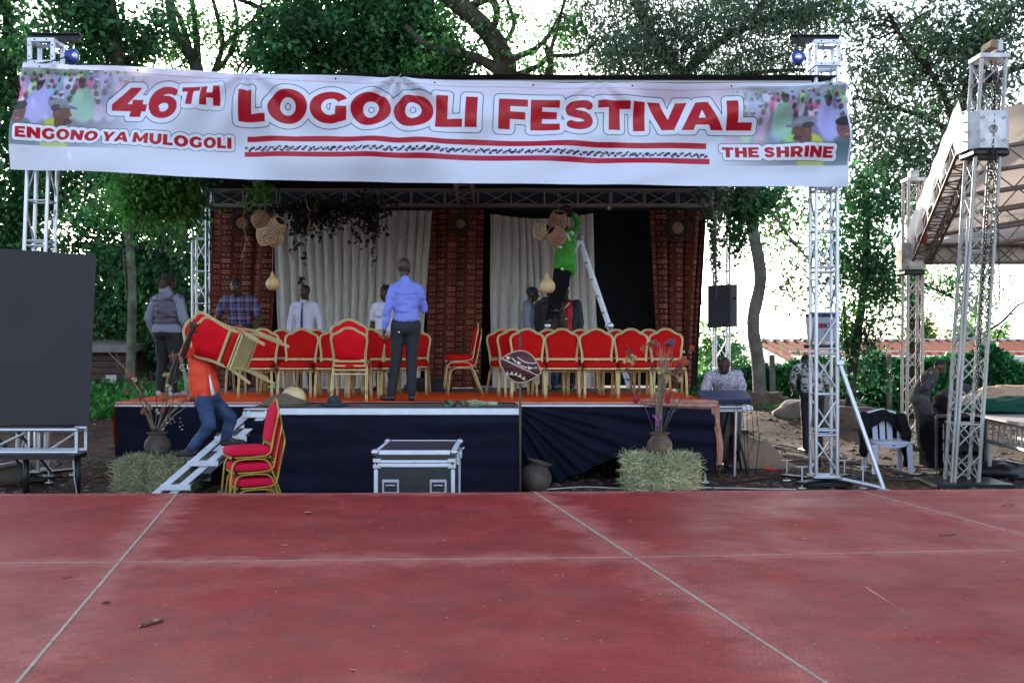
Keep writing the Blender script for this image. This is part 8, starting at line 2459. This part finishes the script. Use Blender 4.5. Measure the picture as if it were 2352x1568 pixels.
               #  neighbouring tan canopy and its towers
def sleeve(T, c, w, h, big=True):
 x, y, z = c
 q = w * .28
 oct_ = [(-w / 2 + q * .6, -w / 2), (w / 2 - q * .6, -w / 2), (w / 2, -w / 2 + q), (w / 2, w / 2), (-w / 2, w / 2), (-w / 2, -w / 2 + q)]
 for i in range(6):
  a = oct_[i]; b = oct_[(i + 1) % 6]
  d = Vector((b[0] - a[0], b[1] - a[1], 0)); L = d.length; m = Vector(((a[0] + b[0]) / 2, (a[1] + b[1]) / 2, 0)); ang = math.atan2(d.y, d.x)
  MB().box((x + m.x, y + m.y, z), (L - .004, .012, h), Matrix.Rotation(ang, 3, 'Z'), ch=.003).build('plate', M['steel_plate'] if big else M['alu_rust'], T)
 MB().box((x, y, z - h / 2 - .045), (w * .9, w * .9, .08), ch=.02).build('underside_frame', M['black_steel'], T)
 if big:
  mb = MB()
  for sx_ in (-1, 1):
   for sz_ in (-1, 1): mb.lathe([(0, -.02), (.018, -.02), (.02, 0), (.02, .01)], 8, (x + sx_ * w * .26, y - w / 2 - .008, z + sz_ * h * .3), Matrix.Rotation(-PI / 2, 3, 'X') @ Matrix.Rotation(PI, 3, 'X'))
  mb.build('bolts', M['chain'], T)
  MB().lathe([(0, -.004), (.05, -.004), (.055, 0)], 20, (x, y - w / 2 - .010, z), Matrix.Rotation(PI / 2, 3, 'X')).build('round_port', M['alu_old'], T)
  for k in (-1, 0, 1): rod('side_roller', (x - w / 2 - .05, y - .05, z + k * .12), (x - w / 2 + .01, y - .05, z + k * .12), .014, M['steel_plate'], T)
Yt = 13.4
bt = P(2220, 1112, Yt); tt = P(2284, 128, Yt)
def tower_chain():
 T = thing('truss_tower', 'weathered leaning truss tower with chains and white sleeve block', 'truss tower', (bt.x, Yt + .15, 0))
 a = Vector((bt.x, Yt + .15, .03)); b = Vector((tt.x, Yt + .15, tt.z))
 truss(T, a, b, (.148, 0, 0), (0, .148, 0), .024, .010, .42, M['alu_old'], ('f', 'r', 'b', 'l'), rungs=False, style='x')
 for f in (.14, .34, .545, .585, .80):
  p = a.lerp(b, f)
  for s in (-1, 1): rod('rung', p + Vector((-.148, s * .148, 0)), p + Vector((.148, s * .148, 0)), .014, M['alu_old'], T)
 rod('guide_tube', a + Vector((-.195, -.16, 0)), a.lerp(b, .62) + Vector((-.195, -.16, 0)), .018, M['alu_old'], T)
 MB().box((b.x, b.y, b.z), (.37, .37, .06), ch=.006).build('top_frame', M['steel_plate'], T)
 MB().box((b.x - .02, b.y - .06, b.z + .13), (.09, .30, .10), Matrix.Rotation(.25, 3, 'Y'), ch=.006).build('wooden_block', M['wood'], T)
 MB().box((b.x + .10, b.y, b.z + .14), (.07, .20, .14), ch=.006).build('pulley_bracket', M['steel_plate'], T)
 MB().box((b.x + .04, b.y, b.z + .045), (.30, .06, .03)).build('crossbar', M['wood'], T)
 MB().box((a.x + .02, a.y, .03), (.95, .8, .06), ch=.01).build('base_plate', M['black_steel'], T)
 c = a.lerp(b, (300 - 1112) / (128 - 1112))
 sleeve(T, (c.x, c.y, c.z), .50, .46)
 H = thing('chain_hoist', 'dark chain hoist hanging inside the weathered leaning tower', 'hoist', (b.x - .01, b.y - .06, b.z - .24))
 MB().lathe([(0, -.07), (.06, -.07), (.085, -.05), (.085, .0), (.05, .02), (.05, .05), (.075, .07), (0, .075)], 18, (0, 0, 0), Matrix.Rotation(PI / 2, 3, 'Y') @ Matrix.Rotation(.4, 3, 'X')).build('hoist_drum', M['chain'], H, world=False)
 MB().tube([(0, 0, .06), (0, 0, .12), (.025, 0, .15), (0, 0, .20)], .012, 7).build('hook', M['twig'], H, world=False)
 for i, (dx, L, sg) in enumerate(((-.02, 3.9, 1), (.0, 1.3, 1), (.055, 3.2, 1))):
  p = H.location + Vector((dx, -.16, 0)); q = p + Vector((-.062 * L * 1.0, -.05, -L))
  chain_mb(p, q, .040, .006 if i else .0075, .014 if i else .017).build('hoist_chain', M['chain'], H)
 K = thing('loose_chain', 'loose chain dangling beside the weathered leaning tower', 'chain', P(2292, 500, 13.2))
 chain_mb(P(2290, 470, 13.2), P(2297, 702, 13.2), .035, .005, .012).build('links', M['chain'], K)
tower_chain()
Y2 = 18.4
def tower_back():
 a = P(2100, 1026, Y2); b = P(2104, 412, Y2); a.z = .05; a.y = b.y = Y2 + .12
 T = thing('truss_tower', 'slim rusty truss tower at the rear corner of the tan canopy', 'truss tower', (a.x, a.y, 0))
 truss(T, a, b, (.125, 0, 0), (0, .125, 0), .026, .009, .42, M['alu_rust'], ('f', 'b', 'r'), rungs=False, style='x')
 for f in (.3, .33, .58, .61, .93):
  p = a.lerp(b, f); rod('rung', p + Vector((-.125, -.125, 0)), p + Vector((.125, -.125, 0)), .012, M['alu_rust'], T)
 MB().box((b.x, b.y, b.z), (.33, .33, .06), ch=.006).build('top_frame', M['alu_rust'], T)
 MB().box((b.x, b.y, b.z + .10), (.14, .16, .12), ch=.01).build('pulley_bracket', M['alu_rust'], T)
 MB().box((a.x, a.y, .04), (.7, .6, .07)).build('base_plate', M['black_steel'], T)
 c = P(2100, 588, Y2); sleeve(T, (c.x, Y2 + .12, c.z), .38, .46, False)
 chain_mb(P(2108, 790, Y2 - .05), P(2106, 1000, Y2 - .05), .05, .006, .015).build('hoist_chain', M['chain'], T)
tower_back()
def canopy():
 B = Vector((6.95, Y2 + .1, 3.28)); F = Vector((5.86, 13.75, 4.52)); FR = Vector((12.5, 13.75, 5.5)); BR = Vector((12.5, Y2 + .1, 4.25))
 T = thing('canopy', 'neighbouring canopy with tan underside and rusty roof trusses', 'canopy', B)
 grid_mesh('roof_sheet', lambda u, v: B.lerp(BR, u).lerp(F.lerp(FR, u), v) + Vector((0, 0, .18 + .05 * math.sin(v * 5 * PI) * .4 + .02 * noise.noise(Vector((u * 8, v * 8, 0))))), 30, 20, M['canvas_tan'], T)
 grid_mesh('back_sheet', lambda u, v: Vector((B.x + (BR.x - B.x) * u, Y2 + .26, B.z - .17 + (max(.02, (BR.z - B.z) * u + .36)) * v)), 20, 4, M['canvas_back'], T)
 def flap(u, v):
  p = (B + Vector((-.30, -.15, .16))).lerp(F + Vector((-.22, .0, .14)), u)
  return p + Vector((.10 * (1 - v) + .05 * math.sin(u * 26) * (v < .5), 0, -.20 + .40 * v - .02 * math.sin(u * 40)))
 grid_mesh('edge_flap', flap, 60, 6, M['canvas'], T)
 mt = M['truss_dark']
 d = (F - B).normalized(); s = d.cross(Vector((0, 0, 1))).normalized()
 truss(T, B + Vector((0, 0, -.05)), F + Vector((0, 0, -.05)), s * .15, (0, 0, .13), .024, .011, .30, mt, ('l', 'r', 'f'), rungs=True, gap=.05)
 truss(T, B, Vector((12.5, Y2 + .1, 3.28)), (0, .13, 0), (0, 0, .15), .024, .010, .42, mt, ('l', 'r'), rungs=False, style='x')
 for k in range(1, 6):
  t = k / 6; a = B.lerp(F, t); b = BR.lerp(FR, t)
  L_ = (b - a)
  rod('rafter', a + L_ * .03, b, .030, mt, T); rod('rafter', a + L_ * .09 + Vector((0, 0, -.30)), b + Vector((0, 0, -.30)), .030, mt, T)
  n = 10
  for i in range(n):
   p = a + L_ * (.09 + .9 * i / n); q = a + L_ * (.09 + .9 * (i + .5) / n); r_ = a + L_ * (.09 + .9 * (i + 1) / n)
   rod('web', p + Vector((0, 0, -.02)), q + Vector((0, 0, -.28)), .010, mt, T, 6); rod('web', q + Vector((0, 0, -.28)), r_ + Vector((0, 0, -.02)), .010, mt, T, 6)
 p = P(2125, 545, 17.4); MB().ball(p, (.05, .05, .09), 10, 8).build('red_rag', M['fl_redrag'], T)
M['truss_dark'] = mat("brown_grey_truss_tube", (.16, .13, .115), .6, .3, .3, 8)
M['fl_redrag'] = mat("red_rag", (.7, .02, .02), .6, 0, .1, 8)
canopy()
M['tansack'] = mat('light_tan_sacking', (.42, .28, .19), .85, 0, .12, 5, .25, 30)
M['rackpanel'] = mat('dull_black_laminate', (.012, .012, .015), .95, 0, .15, 20, spec=0)
def rack():
 a = P(2150, 1088, 14.4); b = P(2262, 956, 14.4); w = b.x - a.x; h = b.z - .1; cx = (a.x + b.x) / 2
 T = thing('equipment_rack', 'open black equipment rack case full of amplifiers and cables', 'equipment rack', (cx, 14.7, 0))
 zc = .1 + h / 2; d = .6
 for sx_ in (-1, 1): MB().box((cx + sx_ * (w / 2 - .012), 14.7, zc), (.024, d, h), ch=.004).build('side_panel', M['rackpanel'], T)
 MB().box((cx, 14.7, .112), (w - .05, d, .024)).build('bottom_panel', M['rackpanel'], T); MB().box((cx, 14.7, .1 + h - .012), (w - .05, d, .024)).build('top_panel', M['rackpanel'], T)
 MB().box((cx, 14.98, zc), (w - .05, .02, h - .05)).build('back_panel', M['black'], T)
 for c, s in (((cx, 14.39, .1 + h), (w, .03, .035)), ((cx, 14.39, .1), (w, .03, .035)), ((cx - w / 2, 14.39, zc), (.035, .03, h)), ((cx + w / 2, 14.39, zc), (.035, .03, h))):
  MB().box(c, s, ch=.003).build('edge_profile', M['chain'], T)
 for c, s in (((cx + .02, 14.385, .1 + h - .07), (w - .16, .01, .010)), ((cx + .02, 14.385, .19), (w - .16, .01, .010)), ((cx - w / 2 + .09, 14.385, zc), (.010, .01, h - .2))):
  MB().box(c, s).build('inner_trim', M['alu'], T)
 for k in range(3):
  o = MB().box((cx + .02, 14.62, .22 + k * .17), (w - .14, .4, .12), ch=.004).build('amplifier', M['black'], T)
 rr = random.Random(8)
 mb = MB()
 for k in range(14):
  x = cx + rr.uniform(-.25, .3); z = rr.uniform(.25, .8)
  mb.tube([(x, 14.40, z), (x + rr.uniform(-.1, .1), 14.33, z - .15), (x + rr.uniform(-.1, .15), 14.36, max(.03, z - .4)), (x + rr.uniform(-.2, .2), 14.4, .12)], .006, 5)
 mb.build('cables', M['black'], T)
 for sx_ in (-1, 1): MB().lathe([(0, -.02), (.05, -.02), (.05, .02), (0, .02)], 14, (cx + sx_ * (w / 2 - .1), 14.5, .052), Matrix.Rotation(PI / 2, 3, 'Y')).build('castor', M['black'], T)
rack()
def truss_table2():
 a = P(2268, 985, 14.3); b = P(2352, 985, 13.0); a.z = b.z = .66; d = (b - a); b = a + d * 3
 T = thing('truss_table', 'silver truss table with grey top beside the equipment rack', 'truss table', a)
 s = d.cross(Vector((0, 0, 1))).normalized() * .0
 for off in (Vector((0, 0, 0)), Vector((.55, .35, 0))):
  for z in (.12, -.17): rod('chord', a + off + Vector((0, 0, z)), b + off + Vector((0, 0, z)), .026, M['alu_old'], T, 10)
  for k in range(20):
   t = k / 19; p = a.lerp(b, t) + off
   rod('rung', p + Vector((0, 0, -.17)), p + d.normalized() * (.05 if k % 3 else 0) + Vector((0, 0, .12)), .014, M['alu_old'], T)
 for t in (0.02, .36, .9):
  p = a.lerp(b, t); rod('leg', Vector((p.x, p.y, .0)), p + Vector((0, 0, -.17)), .028, M['alu_old'], T)
 mid = (a + b) / 2 + Vector((.30, .30, .165)); ang = math.atan2(d.y, d.x)
 MB().box(mid, ((b - a).length + .1, .86, .03), Matrix.Rotation(ang, 3, 'Z')).build('table_top', M['paleply'], T)
 return mid
M['paleply'] = mat("dusty_board", (.30, .26, .25), .7, 0, .2, 5)
truss_table2()
def heap(name, label, u, v, Y, r, matl, seed, cat='cloth'):
 c = P(u, v, Y)
 mb = MB().ball((0, 0, 0), 1, 44, 30); vs = []
 for p in mb.v:
  d = Vector(p); q = Vector((d.x * r[0] * 3, d.y * r[1] * 3, d.z * r[2] * 3))
  k = 1 + .22 * noise.noise(d * 1.4 + Vector((seed, 0, 0))) + .16 * (1 - 2 * abs(noise.noise(q * 1.6 + Vector((0, seed, 0))))) * .8 + .05 * noise.noise(q * 5)
  vs.append((c.x + d.x * r[0] * k, Y + d.y * r[1] * k, c.z + d.z * r[2] * k * (1 if d.z > 0 else .6)))
 mb.v = vs
 return tag(mb.build(name, matl), label, cat)
heap('tan_cloth', 'heap of tan sacking on the table behind the weathered tower', 2335, 918, 14.95, (.66, .40, .20), M['tansack'], 2)
heap('green_cloth', 'crumpled heap of dark green cloth on the truss table', 2318, 936, 14.45, (.56, .30, .14), M['greencloth'], 7)
heap('green_cloth', 'small fold of dark green cloth slipping beside the rack', 2258, 945, 14.95, (.22, .25, .13), M['greencloth'], 12)
heap('dark_cloth', 'dark blue cloth lying on the rack between the green heap and the bent person', 2242, 925, 15.2, (.28, .3, .10), M['navy'], 19)
MB().box(P(2235, 938, 14.75) + Vector((0, 0, -.02)), (.35, .3, .02)).build('board', M['paleply']); tag(bpy.data.objects['board'], 'small pale board on top of the equipment rack', 'board')
heap('coiled_cables', 'dark tangle of coiled cable under the truss table', 2290, 1085, 14.4, (.42, .3, .16), M['black'], 31, 'cable')
def sack_cloth():
 T = thing('sack_cloth', 'tan sacking thrown in a sloping pile on the ground by the keyboard player', 'cloth', P(1750, 1070, 15.3))
 def fn(u, v):
  x = P(1680 + 150 * u, 1000, 15.3).x
  hgt = .46 * (1 - sstep(u, .1, .98)) * (1 - .15 * math.sin(u * 9)) + .03
  a = v * PI
  r = 1 + .12 * noise.noise(Vector((u * 4, v * 5, 1))) + .10 * math.sin(v * 9 + u * 7)
  return (x + .08 * math.sin(v * 6), 15.3 - .34 * math.cos(a) * (1 - .45 * u) * r, max(.015, hgt * math.sin(a) ** .7 * r + .02))
 grid_mesh('sheet', fn, 50, 40, M['sack'], T)
sack_cloth()
o = MB();
for (u, v) in ((1738, 1080), (1760, 1076), (1775, 1078)): o.ball(P(u, v, 15.0), (.07, .03, .018), 8, 5)
tag(o.build('red_cloth', M['fl_redrag']), 'scrap of red cloth at the tip of the sacking pile', 'cloth')
def keyboard():
 Y = 14.5
 a = P(1606, 905, Y); b = P(1722, 905, Y); w = b.x - a.x; cx = (a.x + b.x) / 2
 T = thing('keyboard', 'blue grey electric keyboard standing on a black stand at the stage side', 'keyboard', (cx, Y, 0))
 zt = 1.085
 R_ = Matrix.Rotation(math.radians(14), 3, 'X')
 MB().box((cx, Y + .05, zt - .04), (w, .36, .09), R_, ch=.012).build('case', M['kbd'], T)
 MB().box((cx + w * .06, Y - .135, zt - .085), (w * .86, .008, .045), R_, ch=.002).build('rear_panel', M['kbdp'], T)
 rr = random.Random(3); mb = MB()
 for k in range(14): mb.ball((cx - w * .36 + k * w * .055, Y - .142, zt - .105 + rr.uniform(-.006, .006)), .007, 6, 4)
 mb.build('sockets', M['black'], T)
 MB().box((cx + w * .1, Y + .28, zt - .02), (w * .75, .13, .012)).build('keys', M['white'], T)
 MB().box((cx + w * .04, Y + .02, zt - .175), (w * .96, .34, .055), ch=.008).build('lower_case', M['white_alu'], T)
 MB().box((cx + w * .04, Y - .155, zt - .175), (w * .5, .006, .02)).build('slot', M['black'], T)
 for s in (-1, 1):
  rod('stand_leg', (cx + .10 + s * .20, Y - .1, .02), (cx + .10 + s * .02, Y + .1, zt - .22), .018, M['black'], T)
  rod('stand_leg', (cx + .10 + s * .20, Y + .35, .02), (cx + .10 + s * .02, Y + .1, zt - .22), .018, M['black'], T)
  rod('stand_arm', (cx + s * w * .36, Y - .12, zt - .205), (cx + s * w * .36, Y + .3, zt - .205), .015, M['black'], T)
 rod('stand_post', (cx + .10, Y - .16, .02), (cx + .12, Y - .16, zt - .21), .022, M['alu'], T)
 rod('stand_bar', (cx - w * .4, Y - .12, zt - .215), (cx + w * .42, Y - .12, zt - .215), .014, M['alu'], T)
 mb = MB()
 for k in range(5):
  x = cx + .12 + .06 * k; mb.tube([(x, Y - .15, zt - .09), (x + .01, Y - .24, zt - .2), (x + rr.uniform(-.06, .1), Y - .2, .5), (x + rr.uniform(-.1, .1), Y - .15, .04)], .0045, 5)
 mb.build('cables', M['black'], T)
M['kbd'] = mat("blue_grey_plastic", (.055, .065, .12), .5, 0, .08, 9); M['kbdp'] = mat("darker_blue_panel", (.03, .04, .09), .4, 0, .2, 30)
keyboard()
heap('ground_cables', 'tangle of black cables on the ground under the keyboard', 1700, 1082, 15.0, (.42, .25, .045), M['black'], 41, 'cable')
def plastic_chair():
 c = P(2048, 1085, 14.75)
 T = thing('plastic_chair', 'white plastic armchair with a black jacket thrown over its back', 'chair', (c.x, 14.9, 0))
 w = .23
 for sx_ in (-1, 1):
  for sy_, e in ((-1, .0), (1, .06)):
   x0, y0 = sx_ * (w + .02), sy_ * .19 + sy_ * e
   MB().addm([(x0 - .028, y0 - .02, 0), (x0 + .028, y0 - .02, 0), (x0 + .028, y0 + .02, 0), (x0 - .028, y0 + .02, 0), (sx_ * w - .04, sy_ * .19 - .025, .40), (sx_ * w + .03, sy_ * .19 - .025, .40), (sx_ * w + .03, sy_ * .19 + .025, .40), (sx_ * w - .04, sy_ * .19 + .025, .40)],
     [(0, 3, 2, 1), (4, 5, 6, 7), (0, 1, 5, 4), (1, 2, 6, 5), (2, 3, 7, 6), (3, 0, 4, 7)]).build('leg', M['whitechair'], T, world=False)
 MB().box((0, 0, .415), (.50, .46, .035), ch=.012).build('seat', M['whitechair'], T, world=False)
 MB().prism([(-.19, .40), (.19, .40), (.15, .375), (.06, .355), (-.06, .355), (-.15, .375)], -.235, -.215).build('apron', M['whitechair'], T, world=False)
 MB().box((0, -.236, .388), (.05, .002, .014)).build('label_patch', M['blue'], T, world=False)
 for k in (-1, 0, 1):
  MB().prism([(k * .10 - .035, .43), (k * .10 + .035, .43), (k * .105 + .04, .72), (k * .105 - .04, .72)], 0, .014, lambda p: Vector((p[0], .20 + (p[2] - .43) * .18 + p[1], p[2]))).build('back_slat', M['whitechair'], T, world=False)
 MB().tube([(-.22, .22, .42), (-.235, .25, .62), (-.19, .28, .80), (0, .29, .84), (.19, .28, .80), (.235, .25, .62), (.22, .22, .42)], .020, 8).build('back_frame', M['whitechair'], T, world=False)
 J_ = thing('jacket', 'black jacket draped over the white plastic chair', 'jacket', (c.x, 14.9, 0))
 def fn(u, v):
  x = -.27 + .54 * u; s = v * 2 - 1
  side = -1 if s < 0 else 1; t = abs(s)
  dr = .42 if side > 0 else .16 + .30 * abs(u - .5) ** 1.3 * 2.2
  y = .27 + side * (.035 + .03 * t) + (-.05 * t if side < 0 else 0)
  z = .86 - dr * t - .10 * abs(x) / .27 * (1 - t)
  return (c.x + x * (1 + .12 * t) + .02 * noise.noise(Vector((u * 6, v * 6, 2))), 14.9 + y + .03 * noise.noise(Vector((u * 7, v * 7, 5))), z + .02 * noise.noise(Vector((u * 6, v * 3, 9))))
 grid_mesh('jacket_back', fn, 30, 30, M['blackcloth'], J_)
 for s, e in ((1, .12), (-1, .26)):
  skin_over('sleeve', [('c', (s * .25, .22, .74), (s * .29, .10, .50), .075, .065), ('c', (s * .29, .10, .50), (s * .30, .10, e), .065, .055)], .015, M['blackcloth'], J_, 3, .02, 8)
 p = MB().box((-.02, -.08, .438), (.24, .17, .006), Matrix.Rotation(.35, 3, 'Z')).build('paper'  if False else 'notepad', M['paper'], None); p.location = (c.x, 14.9, 0); tag(p, 'pale sheet of paper lying on the white plastic chair seat', 'paper')
M['whitechair'] = mat("white_moulded_plastic", (.50, .53, .70), .45, 0, .04, 5); M['paper'] = mat("pale_paper", (.55, .56, .50), .8, 0, .05, 5)
plastic_chair()
def ground_cable(label, pts, r, m):
 P_ = []
 for i in range(len(pts) - 1):
  for k in range(6):
   t = k / 6; x = pts[i][0] + (pts[i + 1][0] - pts[i][0]) * t; y = pts[i][1] + (pts[i + 1][1] - pts[i][1]) * t
   x += .06 * noise.noise(Vector((x * 2, y * 2, 0))); y += .10 * noise.noise(Vector((x * 2, y * 2, 6)))
   P_.append((x, y, ground_z(x, y) + r + .012))
 tag(MB().tube(P_, r, 5).build('ground_cable', m), label, 'cable')
ground_cable('white cable snaking along the gravel before the stage', [(.35, 12.9), (.9, 13.05), (1.5, 13.1), (2.1, 13.0), (2.8, 12.95), (3.5, 12.9)], .008, M['wire'])
ground_cable('black cable crossing the dirt behind the white plastic chair', [(3.9, 16.0), (4.6, 16.3), (5.2, 15.8), (5.9, 15.4), (6.4, 15.2)], .012, M['black'])
ground_cable('black cable lying on the dirt near the plastic chair legs', [(5.3, 14.6), (5.1, 14.5), (5.35, 14.3), (5.6, 14.5), (5.9, 14.3), (6.5, 14.0)], .012, M['black'])
ground_cable('black cable running past the second tower base', [(2.6, 13.6), (3.3, 14.1), (4.0, 14.3), (4.7, 13.9), (5.4, 13.7)], .012, M['black'])
heap('stuffed_sack', 'dark bulging bag on the stage behind the blue shirt man', 980, 893, 17.4, (.35, .25, .18), M['hatm'], 51, 'bag')
